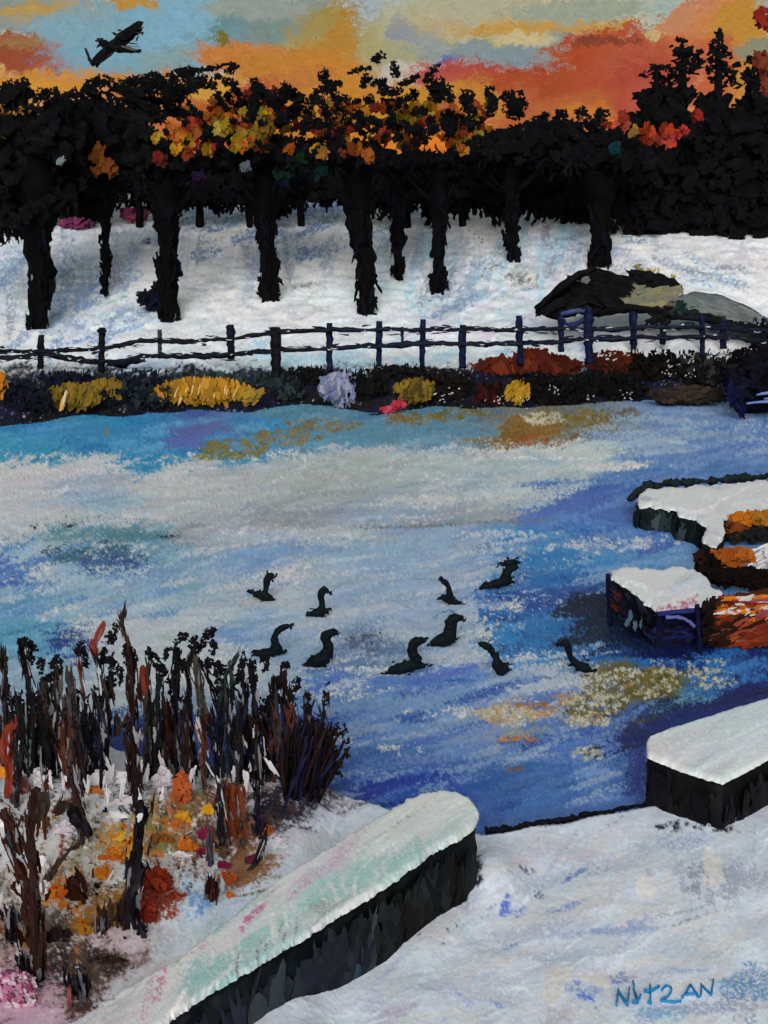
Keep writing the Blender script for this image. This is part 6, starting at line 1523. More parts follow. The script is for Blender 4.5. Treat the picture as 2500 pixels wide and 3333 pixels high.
boulder('boulder', 'lavender grey boulder among black shrubs at the far waterline', 735, 838, 46, 32, [(126, 136, 176), (140, 148, 180), (120, 126, 160), (150, 152, 170)])
boulder('low_mound', 'low brown boulder half in the water left of the boat', 1482, 854, 80, 20, [(54, 46, 38), (46, 42, 38), (66, 52, 40)])
p = hit(850, 884)
t = thing('pink_flowers', 'small patch of pink flowers at the far water edge', 'flowers', p)
mb = MB(); blob_dabs(mb, [(862, 876, 16, 8), (838, 886, 16, 7)], 90, (4, 9), p[1] - .6, .3, [(186, 60, 90), (196, 80, 104), (170, 50, 60)], rag=.3, ang=(14, 20)); tag(mb.build('petals', M['leaf'], t))

# boat at the right end of the far bank
YBt = dz(1600, 905, 0)[1]
bt = thing('moored_boat', 'dark navy boat moored bow-first at the right end of the bank', 'boat', dz(1620, 905, 0))
secs = []
for f in np.linspace(0, 1, 9):
    x = 1577 + f * 170
    hw = .25 + 1.0 * math.sin(min(1, f * 1.3 + .12) * math.pi / 2)
    top = 800 + 6 * f; bot = 905 - 14 * max(0, f - .3) - 40 * (1 - min(1, f * 5))
    a, b = dy(x, top, YBt), dy(x + 12, bot, YBt)
    secs.append((a, b, hw))
V, Fc = [], []
for a, b, hw in secs:
    for s_, e in ((-1, 0), (-.95, .4), (-.6, .85), (0, 1), (.6, .85), (.95, .4), (1, 0)):
        q = a * (1 - e) + b * e
        V.append(q + np.array([0, s_ * hw + 1.2, 0]))
for i in range(8):
    for k in range(6):
        Fc.append((i * 7 + k, i * 7 + k + 1, (i + 1) * 7 + k + 1, (i + 1) * 7 + k))
Fc.append(tuple(range(7))); Fc.append(tuple(range(56, 63))[::-1])
for i in range(8):
    Fc.append((i * 7, (i + 1) * 7, (i + 1) * 7 + 6, i * 7 + 6))
mb = MB(); mb.add(V, Fc, np.array([(12, 12, 16) if i % 7 in (0, 6) else ((14, 17, 48) if i < 14 else (14, 15, 26)) for i in range(63)]) + rng.standard_normal((63, 1)) * 4)
mb.build('hull', M['wood'], bt, smooth=False)
mb = MB()
for k in range(80):
    x = rng.uniform(1574, 1740); y = rng.uniform(762, 850) if x > 1600 else rng.uniform(796, 850)
    mb.dab(x, y, rng.uniform(10, 22), rng.uniform(4, 9), rng.normal() * 30, YBt - .3 - .1 * rng.random(), [(14, 14, 17), (16, 17, 24), (18, 20, 34), (13, 13, 15)][k % 4], .05, .36)
for k in range(26):
    x = rng.uniform(1577, 1606); mb.dab(x, 828 + (x - 1577) * 1.2 + rng.uniform(0, 40), rng.uniform(8, 18), rng.uniform(3, 7), -68 + rng.normal() * 10, YBt - .4, [(17, 22, 60), (14, 18, 46), (14, 16, 30)][k % 3], .05, .36)
tag(mb.build('cover', M['leaf'], bt), kind='stuff')
for yy, x0 in ((849, 1634), (868, 1612), (858, 1650)):
    mb = MB(); mb.tube([dy(x, yy + (4 if x < x0 + 8 else 0), YBt - .55) for x in (x0, x0 + 30, x0 + 100)], [.03, .06, .05], (120, 140, 200), 6, .15, 4)
    mb.build('stripe', M['wood'], bt)

# shrubs beside the landings
for lab, ells, Ysh in [('orange-topped dark shrub on the upper landing', [(1610, 1120, 34, 14, (190, 108, 30), 1.3), (1650, 1120, 40, 16, (160, 104, 34), 1.3), (1590, 1140, 20, 20, (120, 60, 28), 1.2), (1625, 1155, 44, 16, (34, 34, 34), 1.3), (1670, 1150, 50, 20, (36, 36, 34), 1), (1590, 1150, 18, 22, (40, 38, 34), .9), (1700, 1125, 40, 22, (170, 104, 34), 1)], 1172),
                       ('round rust-brown shrub with a black base behind the lower landing', [(1578, 1204, 46, 20, (160, 82, 30), 1.5), (1600, 1200, 30, 16, (176, 98, 34), 1), (1535, 1225, 30, 34, (22, 16, 14), 1.3), (1600, 1246, 70, 20, (22, 15, 14), 1.6), (1650, 1256, 50, 18, (24, 16, 14), 1.4), (1560, 1240, 40, 24, (20, 15, 14), 1.2), (1700, 1250, 50, 30, (40, 22, 16), 1), (1515, 1205, 12, 16, (40, 24, 20), .8)], 1268)]:
    p = dz(ells[0][0], Ysh, .1)
    t = thing('autumn_shrub', lab, 'shrub', p)
    mb = MB(); blob_dabs(mb, ells, 40, (6, 13), p[1], .3, DK, rag=.35, ang=(0, 30)); tag(mb.build('foliage', M['leaf'], t))
p = dz(1650, 1215, .25)
mb = MB()
for k in range(26):
    x = rng.uniform(1612, 1720); mb.dab(x, 1205 + rng.normal() * 14, rng.uniform(10, 24), rng.uniform(2, 4.5), 30 + rng.normal() * 8, p[1] + rng.normal() * .1, (212, 206, 202), .4, .35)
blob_dabs(mb, [(1680, 1215, 60, 34, (206, 202, 204), .6)], 20, (10, 18), p[1] + .3, .2, DK, rag=.3)
tag(mb.build('snow_bank', M['snow']), kind='stuff')

# ---------------------------------------------------------------- geese on the ice
def goose(lab, body, neck, foot=None, wing=(), yb=None):
    """body and neck: centre lines (x, y, half width) in sketch units; one continuous skin is grown over them"""
    yg = yb or max(q[1] + q[2] for q in body)
    p = dz(body[len(body) // 2][0], yg, 0); Y = p[1]; u = unit(Y)
    t = thing('goose', lab, 'goose', p, 'black geese standing on the ice')
    mb = MB()
    for line, fl in [(body, 1.0), (neck, .9)] + [(w, .5) for w in wing]:
        pts = [dy(x, y, Y) for x, y, r in line]
        mb.tube(pts, [r * (1.4 if line is neck else 1.2) * u for x, y, r in line], (16, 24, 30), 9, .14, 4, fl)
    if foot:
        for fx, fy in foot:
            mb.tube([dy(fx, fy - 14, Y), dy(fx, fy, Y)], 2.2 * u, (16, 24, 30), 6, .1, 2)
    o = mb.build('body', M['feather'], t)
    md = o.modifiers.new('skin', 'REMESH'); md.mode = 'VOXEL'; md.voxel_size = .028; md.use_smooth_shade = True
    # ragged plumage
    pl = MB()
    for line in [body, body, neck] + list(wing):
        for k in range(10):
            i = int(rng.integers(0, len(line))); x, y, r = line[i]
            pl.dab(x + rng.normal() * (4 if line is not neck else 2.4), y + rng.normal() * r * .75, rng.uniform(3, 8), rng.uniform(1.6, 3.6), (14 if line is not neck else 80) + rng.normal() * 30, Y - r * u * .7, (13, 21, 26) if k % 3 else (20, 38, 42), .15, .45, 14)
    tag(pl.build('plumage', M['leaf'], t), kind='stuff')
    return t


goose('goose with raised head standing apart at the far left of the flock', [(540, 1277, 1.5), (552, 1283, 6), (566, 1286, 9), (580, 1291, 7), (592, 1297, 2.5)], [(574, 1282, 3), (575, 1268, 5), (577, 1254, 6), (583, 1244, 6.5), (592, 1242, 2.5)])
goose('goose with a stubby tail tuft in the upper left pair', [(669, 1330, 2.5), (680, 1325, 8), (694, 1321, 9), (706, 1318, 4)], [(692, 1320, 4), (696, 1306, 5), (693, 1290, 5.5), (696, 1278, 6.5), (703, 1274, 5), (711, 1279, 2)], foot=[(709, 1330)])
goose('slim goose half hidden behind the tips of the reeds', [(549, 1410, 5), (566, 1411, 8), (584, 1409, 9), (602, 1405, 8), (611, 1407, 3)], [(598, 1402, 10), (594, 1386, 7), (594, 1374, 5), (604, 1360, 5.5), (618, 1353, 5), (626, 1351, 2.5)])
goose('sturdy goose with a bent neck just right of the reeds', [(661, 1436, 4), (675, 1430, 11), (694, 1424, 13), (712, 1421, 9)], [(700, 1420, 10), (710, 1402, 9), (706, 1388, 7), (700, 1376, 7), (708, 1370, 8), (722, 1366, 6), (730, 1370, 2.5)])
goose('wide goose with a hooked neck in the middle of the flock', [(838, 1452, 5), (856, 1446, 10), (880, 1440, 11), (902, 1436, 8), (920, 1440, 4)], [(906, 1430, 9), (894, 1418, 8), (891, 1402, 8), (896, 1388, 8), (908, 1384, 7), (922, 1382, 3)], foot=[(868, 1460)])
goose('tall black goose with a long arched neck beside the wide goose', [(930, 1390, 5), (944, 1387, 10), (962, 1380, 13), (978, 1376, 11), (986, 1376, 5)], [(968, 1376, 11), (974, 1358, 10), (973, 1344, 9), (980, 1336, 8), (992, 1336, 5), (1001, 1339, 2.5)])
goose('small goose with lowered tail below the pale patch of snow', [(953, 1290, 3), (966, 1296, 6), (980, 1299, 6), (996, 1304, 3)], [(972, 1296, 5), (971, 1284, 6), (969, 1270, 4), (965, 1262, 4), (958, 1256, 5), (954, 1252, 2.5)])
goose('goose lifting one wing at the edge of the blue water', [(1037, 1271, 4), (1052, 1265, 6), (1072, 1261, 8), (1092, 1256, 9), (1106, 1254, 5)], [(1090, 1254, 9), (1094, 1240, 8), (1100, 1230, 6), (1116, 1226, 4)], foot=[(1075, 1281)], wing=[[(1084, 1220, 4), (1098, 1216, 7), (1112, 1214, 6), (1122, 1217, 3)], [(1104, 1232, 4), (1104, 1220, 5), (1102, 1214, 4)]])
goose('goose facing left with its head stretched forward', [(1070, 1428, 8), (1076, 1438, 11), (1084, 1450, 9), (1096, 1438, 6)], [(1074, 1424, 7), (1066, 1414, 5), (1060, 1402, 6), (1050, 1394, 6), (1036, 1392, 4)])
goose('dim goose at the edge of the ochre patch on the ice', [(1240, 1432, 5), (1252, 1437, 9), (1266, 1444, 9), (1280, 1450, 3)], [(1246, 1434, 6), (1232, 1418, 5), (1228, 1402, 6), (1220, 1388, 6), (1208, 1392, 3)])

# the bird in the sky
YG = 46.0
t = thing('flying_bird', 'dark bird with spread wings flying above the treetops', 'bird', dy(240, 100, YG))
u = unit(YG, 11)
mb = MB()
mb.tube([dy(x, y, YG) for x, y in [(214, 90), (228, 94), (240, 100), (256, 105), (272, 109), (288, 111), (302, 110)]], [3 * u, 7 * u, 9 * u, 8 * u, 5 * u, 3.6 * u, 3 * u], (18, 19, 22), 9, .12, 4)
mb.build('body', M['leaf'], t)
mb = MB()
for x, y, a, b, an in [(290, 60, 22, 7, 38), (276, 70, 26, 9, 36), (260, 82, 26, 10, 36), (248, 94, 24, 11, 34), (284, 74, 20, 9, 44), (272, 88, 16, 8, 40), (296, 70, 12, 5, 40), (302, 55, 10, 4, 50), (262, 96, 16, 6, 30)]:
    mb.dab(x, y, a, b, an, YG + rng.normal() * .1, [(18, 18, 20), (24, 24, 25), (16, 17, 21)][int(rng.integers(0, 3))], .18, .16, 14)
for x, y, a, b, an in [(304, 61, 7, 1.6, 20), (302, 71, 9, 2.2, 0), (308, 72, 4, 2, 80), (296, 84, 6, 2, 60), (260, 66, 7, 2, -20), (249, 74, 9, 2.6, -32), (286, 94, 14, 1.2, -6), (285, 100, 16, .9, -4)]:
    mb.dab(x, y, a, b, an, YG - .1, (40, 42, 42), .3, .3, 9)
mb.build('wing', M['leaf'], t)
mb = MB()
for x, y, a, b, an in [(228, 112, 20, 10, 40), (216, 122, 18, 10, 42), (206, 133, 12, 9, 42), (238, 104, 18, 11, 36), (211, 140, 7, 3, 60)]:
    mb.dab(x, y, a, b, an, YG + rng.normal() * .1, (18, 18, 21), .18, .14, 14)
for x, y, a, b, an in [(189, 116, 12, 3.4, -66), (195, 130, 8, 4, -50), (236, 120, 20, 3, 36), (226, 128, 14, 2.4, 34), (216, 112, 16, 2.2, 40)]:
    mb.dab(x, y, a, b, an, YG - .1, (34, 34, 32), .25, .2, 12)
mb.build('wing', M['leaf'], t)
mb = MB()
for x, y, a, b, an in [(222, 90, 13, 6, -12), (214, 86, 9, 2.6, 10), (215, 97, 9, 2.6, 40), (224, 96, 10, 5, 0)]:
    mb.dab(x, y, a, b, an, YG + .1, (40, 40, 38), .2, .3, 12)
mb.build('tail', M['leaf'], t)
mb = MB(); mb.dab(300, 110, 6, 4.4, 14, YG - .1, (14, 15, 20), .7, .12, 12); mb.dab(280, 104, 16, 3, -14, YG - .12, (84, 90, 88), .3, .3, 12)
mb.build('head', M['leaf'], t)

# ---------------------------------------------------------------- reeds and shrubs on the near left bank
RB, RK, RR, RG = (44, 30, 26), (22, 20, 24), (116, 46, 30), (70, 66, 66)


def stalk(name, lab, cat, group, base, pts, w, col, head=(), blades=(), Y=None):
    """a stem rooted at base (sketch units) rising through pts; seed heads and leaf blades are parts"""
    p = near_z(base[0] * K, base[1] * K); Y = p[1]; u = unit(Y, 1)
    t = thing(name, lab, cat, p, group)
    mb = MB()
    line = [p - np.array([0, 0, .08])] + [dy(x, y, Y + rng.normal() * .03) for x, y in pts]
    n = len(line)
    mb.tube(line, [w / 2 * u * (1.1 - .45 * i / (n - 1)) for i in range(n)], col, 7, .2, 5, .8, 5)
    L = np.array([[base[0], base[1]]] + [list(q) for q in pts], float)
    for k in range(int(10 + np.hypot(*(L[-1] - L[0])) / 7 + w * .8)):     # dry fibres and sheaths
        f = rng.random() * (n - 1); i = min(int(f), n - 2); q = L[i] + (L[i + 1] - L[i]) * (f - i); dv = L[i + 1] - L[i]
        an = math.degrees(math.atan2(-dv[1], dv[0]))
        mb.dab(q[0] + rng.normal() * (w * .42 + 1), q[1], rng.uniform(8, 30), rng.uniform(1.2, 2.2 + w * .16), an + rng.normal() * 7, Y - .02 + rng.normal() * .07, (np.array(col) + rng.normal() * 7) if rng.random() < .88 else np.array((120, 122, 128)) + rng.normal() * 40, .12, .45, 18)
    mb.build('stem', M['bark'], t)
    for h in head:
        mb = MB()
        x, y, rx, ry = h[:4]; an = h[4] if len(h) > 4 else 90
        cc = h[5] if len(h) > 5 else RK
        for k in range(int(6 + rx * ry / 12)):
            r = math.sqrt(rng.random()); a = rng.random() * 6.28; th = math.radians(an - 90)
            ex, ey = rx * r * math.cos(a), ry * r * math.sin(a)
            mb.dab(x + ex * math.cos(th) + ey * math.sin(th), y - ex * math.sin(th) + ey * math.cos(th), rng.uniform(3, 8), rng.uniform(2, 5), an + rng.normal() * 40, Y + rng.normal() * .05, np.array(cc) + rng.normal() * 3, .14, .5, 16)
        tag(mb.build('seed_head', M['leaf'], t), kind='stuff')
    for b in blades:
        x, y, a, bb, an, cc = b
        mb = MB(); mb.dab(x, y, a, bb, an, Y - .04, cc, .2, .14, 16)
        mb.dab(x + 1, y + a * .2, a * .6, bb * .5, an + 4, Y - .07, np.array(cc) + 16, .2, .3, 12)
        mb.build('leaf', M['leaf'], t)
    return t


RGP = 'dry reeds on the near left bank'
C2 = lambda x, y: (x * .46, 1300.6 + y * .46)


def c2(*q):
    return [C2(*a) for a in q]


def reed(lab, pts, w, col, head=(), blades=(), root=1690):
    b = C2(*pts[0]); b = (b[0], max(b[1], root))
    hh = [(C2(h[0], h[1])[0], C2(h[0], h[1])[1], h[2] * .46, h[3] * .46) + tuple(h[4:]) for h in head]
    bb = [(C2(q[0], q[1])[0], C2(q[0], q[1])[1], q[2] * .46, q[3] * .46, q[4], q[5]) for q in blades]
    return stalk('reed', lab, 'reed', RGP, b, c2(*pts), w * .34, col, hh, bb)


reed('brown reed stem cut by the left edge', [(24, 520), (20, 400), (10, 225)], 24, (46, 38, 36), [(24, 420, 26, 50)])
reed('reed with the largest black seed head near the left edge', [(180, 640), (150, 480), (120, 300), (115, 190)], 40, RK, [(130, 240, 44, 60), (110, 190, 24, 26), (190, 300, 16, 40)])
reed('grey-brown broad reed beside the largest seed head', [(220, 620), (215, 500), (210, 370)], 70, (50, 42, 38), [(225, 380, 34, 40)])
reed('reed with an oval brown-black head before the blue ice', [(262, 600), (262, 430), (264, 330)], 16, RB, [(266, 305, 30, 52)])
reed('grey weathered reed with a forked tip', [(340, 620), (330, 470), (330, 340)], 40, RG, [(330, 360, 20, 20, 90, RG)])
reed('reed with a small hanging black head left of the rust blade', [(400, 560), (385, 400), (378, 300)], 10, (90, 46, 38), [(375, 220, 26, 36), (400, 270, 14, 40)])
reed('reed bearing the tall curved rust-red blade', [(486, 640), (482, 470), (470, 300), (445, 240)], 16, RK, [(500, 250, 34, 34), (530, 150, 22, 46, 70), (520, 290, 24, 26)], [(440, 220, 50, 18, 100, (122, 56, 46)), (468, 140, 60, 16, 62, (126, 58, 46))])
reed('thin bare reed curling above all the others', [(612, 420), (606, 200), (580, 140), (572, 90), (585, 46)], 6, (60, 46, 40), [(598, 205, 16, 24)])
reed('thick brown-black reed trunk rising from the flowers', [(640, 1010), (630, 760), (622, 480), (612, 240)], 44, (40, 26, 24), [(612, 260, 34, 46), (560, 340, 16, 40)])
reed('reed with a broad rust-brown blade at its middle', [(690, 620), (686, 440), (700, 270)], 20, (60, 56, 54), [(735, 280, 20, 50, 120), (705, 240, 16, 20)], [(674, 375, 78, 24, 88, (118, 46, 38))])
reed('short dark green reed with a drooping tip', [(742, 620), (742, 470), (746, 350)], 22, (34, 44, 44), [(770, 320, 14, 30, 110), (800, 385, 12, 40, 130)])
reed('reed with a ring-shaped black seed head', [(830, 620), (826, 420), (830, 240)], 26, RK, [(830, 220, 20, 50), (860, 165, 20, 22), (905, 190, 36, 16, 150), (860, 290, 22, 24), (780, 245, 16, 30, 60)])
reed('reed with a long slanting black head pointing up right', [(900, 700), (890, 480), (880, 300), (900, 250)], 18, RK, [(950, 190, 18, 76, 52), (985, 140, 22, 36, 60), (1000, 215, 18, 30)])
reed('grey ribbed reed under the slanting head', [(960, 560), (940, 430), (915, 280)], 34, (72, 66, 62), [])
reed('reed with a chain of black heads leaning right', [(1040, 560), (1000, 420), (960, 300)], 12, RK, [(975, 285, 26, 24), (1020, 300, 26, 20), (1055, 325, 22, 26, 120)])
reed('dark green reed stem with a bushy top', [(1040, 640), (1040, 500), (1050, 380)], 22, (30, 40, 40), [(1030, 400, 26, 40), (1020, 340, 16, 30)])
reed('bare forked reed with a hair-thin tip', [(1080, 520), (1090, 380), (1085, 300), (1098, 278)], 9, (40, 52, 50), [(1110, 360, 16, 30, 60)])
reed('tall slim reed with a beaded black head', [(1160, 640), (1146, 480), (1140, 300)], 18, (26, 24, 28), [(1140, 270, 12, 40), (1125, 340, 12, 40)])
reed('tall slim reed with twin heads', [(1200, 640), (1192, 460), (1186, 320)], 18, RK, [(1186, 290, 14, 46), (1190, 370, 20, 40), (1250, 300, 12, 46), (1243, 270, 20, 12)])
reed('reed with an open pod below its tip', [(1240, 700), (1250, 540), (1290, 440), (1290, 370)], 26, RK, [(1250, 500, 28, 50), (1290, 470, 20, 50)])
reed('pale-streaked thick reed at the right of the stand', [(1340, 640), (1340, 480), (1338, 320)], 30, (44, 30, 28), [(1340, 300, 24, 20), (1390, 385, 18, 36), (1305, 380, 14, 40)])
reed('last thin reed before the open water', [(1450, 640), (1440, 520), (1438, 440)], 20, (50, 52, 64), [(1440, 440, 14, 20)])
reed('dark leafy reed left of the blue gap', [(500, 640), (500, 500), (500, 400)], 40, (40, 36, 36), [(520, 390, 24, 60)], [(440, 570, 60, 18, 110, (36, 34, 34)), (550, 580, 60, 18, 86, (52, 50, 50))])
reed('brown-black broad reed in front of the blue gap', [(790, 720), (790, 600), (780, 470)], 56, (44, 28, 24), [])
reed('black pointed reed in front of the blue gap', [(900, 760), (880, 600), (875, 440)], 40, (28, 26, 26), [])
reed('square-topped dark reed in front of the blue gap', [(720, 640), (715, 540), (715, 470)], 50, (30, 28, 28), [])
reed('leaning dark reed right of the blue gap', [(1030, 720), (990, 620), (970, 520)], 36, (30, 28, 30), [])
reed('reed with a red-brown stripe down its front', [(1150, 820), (1130, 680), (1112, 545)], 36, (40, 28, 30), [], [(1115, 640, 100, 18, 98, (136, 62, 50)), (1128, 790, 60, 10, 94, (130, 56, 46))])
reed('reed with a short red streak near the dark thicket', [(1340, 800), (1332, 700), (1330, 620)], 26, RK, [], [(1332, 690, 70, 12, 90, (140, 58, 48)), (1270, 600, 46, 10, 90, (120, 54, 50))])
reed('blue-black thick reed leaning left', [(1210, 840), (1180, 700), (1150, 540)], 44, (24, 26, 40), [])
reed('dark reed on the white drift at the left', [(150, 760), (130, 660), (105, 570)], 34, (34, 36, 36), [])
reed('thin brown reed on the white drift', [(440, 740), (400, 650), (350, 560)], 18, (80, 40, 34), [])
reed('slender reed with a drop-shaped black node', [(265, 850), (265, 780), (262, 690)], 10, RK, [(268, 790, 16, 60)])
reed('rust reed at the left edge with an orange base', [(40, 960), (36, 760), (46, 600)], 50, (124, 48, 32), [], [(44, 640, 70, 36, 80, (130, 50, 36)), (12, 800, 30, 18, 90, (216, 130, 36))], root=1760)
reed('maroon broken reed beside the rust reed', [(130, 940), (100, 860), (70, 810)], 40, (96, 50, 48), [], [(100, 860, 50, 30, 130, (126, 76, 76))], root=1740)
# random thin stems that fill the stand; nothing tells them apart
FILL = 'thin dark reed stem among many alike in the near left stand'
proto = []
for k in range(60):
    cx = rng.uniform(0, 1500)
    if 450 < cx < 1100 and rng.random() < .45:
        cx = rng.choice([rng.uniform(0, 440), rng.uniform(1100, 1480)]); top = np.interp(cx, [0, 200, 500, 900, 1200, 1400, 1600], [430, 430, 430, 440, 440, 520, 620]) + abs(rng.normal()) * 120
    yb = top + rng.uniform(180, 420)
    col = [RK, RB, (36, 34, 36), (60, 54, 54), (30, 30, 44), (84, 44, 34)][int(rng.integers(0, 6))]
    x0_, y0_ = C2(cx, yb); x1_, y1_ = C2(cx - rng.normal() * 26 + 4, top)
    y0_ = max(y0_, np.interp(x0_, NE[:, 0], NE[:, 1]) + 22)
    p = near_z(x0_ * K, y0_ * K); Y = p[1]; uu = unit(Y, 1)
    t = thing('thin_reed', FILL, 'reed', p, 'thin reed stems')
    mb = MB(); w = rng.uniform(4, 13)
    mid = ((x0_ + x1_) / 2 + rng.normal() * 5, (y0_ + y1_) / 2)
    mb.tube([p - np.array([0, 0, .08]), dy(*mid, Y), dy(x1_, y1_, Y)], [w * .3 * uu, w * .3 * uu, w * .15 * uu], col, 6, .25, 5, .7)
    for q in range(15):
        f = rng.random(); mb.dab(x0_ + (x1_ - x0_) * f + rng.normal() * w * .5, y0_ + (y1_ - y0_) * f, rng.uniform(10, 40), rng.uniform(1.4, 4.6), 92 + rng.normal() * 10, Y - .02 + rng.normal() * .06, (np.array(col) + rng.normal() * 8) if rng.random() < .9 else (130, 132, 138), .12, .45, 18)
    mb.build('stem', M['bark'], t)
    mb = MB()
    for q in range(8):
        mb.dab(x1_ + rng.normal() * 4, y1_ + rng.normal() * 12, rng.uniform(3, 9), rng.uniform(1.8, 4.4), 90 + rng.normal() * 40, Y - .03, RK, .14, .5, 15)
    tag(mb.build('seed_head', M['leaf'], t), kind='stuff')

# the dense brown thicket at the right end of the stand
p = near_z(680 * K, 1730 * K)
t = thing('thicket', 'dense brown-black twiggy thicket leaning over the open water', 'bush', p)
mb = MB()
for k in range(210):
    bx = rng.uniform(1330, 1500); by = rng.uniform(880, 1010) - (bx - 1330) * .3
    tx = bx + rng.uniform(-20, 150); ty = rng.uniform(560, 760) + max(0, tx - 1560) * .8
    a, b = C2(bx, by), C2(tx, ty); Y = p[1] + rng.normal() * .25
    col = [(30, 22, 24), (24, 20, 26), (44, 28, 26), (34, 34, 60)][int(rng.integers(0, 4))]
    mb.tube([dy(*a, Y), dy((a[0] + b[0]) / 2 - 3, (a[1] + b[1]) / 2, Y), dy(*b, Y)], [.018, .03, .014], col, 5, .3, 3)
for k in range(130):
    x, y = C2(rng.uniform(1380, 1640), rng.uniform(560, 820)); mb.dab(x, y, rng.uniform(3, 9), rng.uniform(1.5, 4), 70 + rng.normal() * 40, p[1] - .2 + rng.normal() * .2, (34, 26, 26), .4, .45, 9)
mb.build('twigs', M['bark'], t)

# lower left: woody stems, flowers, snow clumps
C5 = lambda x, y: (x * .44, 1659 + y * .44)
WG = 'woody shrub stems on the near left bank'


def woody(lab, pts, w, col, blades=()):
    q = [C5(*a) for a in pts]
    bb = [(C5(b[0], b[1])[0], C5(b[0], b[1])[1], b[2] * .44, b[3] * .44, b[4], b[5]) for b in blades]
    return stalk('woody_stem', lab, 'shrub', WG, q[0], q[1:], w * .38, col, (), bb)


woody('brown forked trunk in the bottom left, left branch', [(180, 1000), (150, 760), (110, 520), (60, 380), (20, 200)], 62, (54, 30, 24))
woody('brown trunk with a ragged right side in the bottom left', [(200, 1150), (170, 800), (165, 560), (150, 300), (185, 100)], 60, (50, 32, 28), [(200, 190, 80, 40, 70, (56, 46, 40))])
woody('darkest trunk standing through the yellow flowers', [(640, 880), (640, 640), (680, 420), (690, 160)], 66, (28, 24, 30))
woody('stem with a black knot beside the snow clumps', [(400, 460), (400, 260), (380, 130), (378, 10)], 36, (54, 38, 36), [(370, 240, 50, 40, 100, (20, 18, 24)), (420, 290, 60, 26, 110, (22, 20, 24))])
woody('bent branch with an elbow below the black knot', [(246, 640), (240, 540), (270, 480), (390, 360)], 24, (70, 54, 48))
woody('cut brown stump among the orange flowers', [(390, 740), (380, 660), (360, 540)], 96, (56, 30, 22))
woody('short brown peg standing in the pale snow', [(1045, 740), (1042, 640), (1050, 560)], 52, (52, 28, 22))
woody('black peg above the pink heap', [(140, 1100), (130, 1010), (122, 930)], 44, (24, 20, 24))
woody('black stub in the bottom left corner', [(390, 1220), (380, 1120), (372, 1030)], 70, (28, 24, 30))
woody('wide rust-brown stem right of the berries', [(1150, 420), (1140, 260), (1135, 80)], 70, (112, 52, 32))
woody('thin grey stem beside the maroon berries', [(1030, 560), (1030, 440), (1030, 320)], 14, (60, 58, 66))
woody('dark stem left of the rust-brown stem', [(1090, 470), (1085, 260), (1080, 80)], 34, (38, 32, 38))
woody('black upright stem on the far left snow', [(70, 930), (66, 800), (60, 710)], 48, (26, 24, 26))
woody('dark root stub against the blue-white snow', [(695, 900), (690, 840), (690, 780)], 52, (26, 24, 32))
woody('slim dark stem rising beside the far thicket', [(1290, 420), (1270, 240), (1260, 60)], 30, (30, 26, 40))
woody('dark slanting twig at the wall edge', [(1190, 560), (1250, 470), (1300, 330)], 20, (30, 26, 34))
woody('brown stem with a pink side at the bottom edge', [(350, 1250), (345, 1180), (345, 1120)], 16, (150, 90, 84))
woody('stout brown shoot leaning left over the drift', [(250, 300), (270, 230), (300, 170)], 50, (60, 44, 38))
woody('broken black shoot above the cut stump', [(560, 860), (580, 760), (620, 640)], 60, (50, 34, 30))
woody('dark bough at the foot of the trunks', [(480, 900), (500, 800), (510, 700)], 66, (52, 34, 28))
woody('short dark shoot below the rust leaves', [(760, 640), (720, 560), (690, 470)], 40, (34, 28, 32))
FG = 'flower heads among the reeds on the near left bank'
OR1, YE, RD, MAR = [(206, 110, 34), (214, 130, 40), (196, 96, 34)], [(214, 156, 34), (206, 130, 30), (220, 170, 60)], [(140, 46, 30), (120, 40, 28), (156, 60, 36)], [(130, 32, 70), (150, 44, 84), (112, 28, 56)]
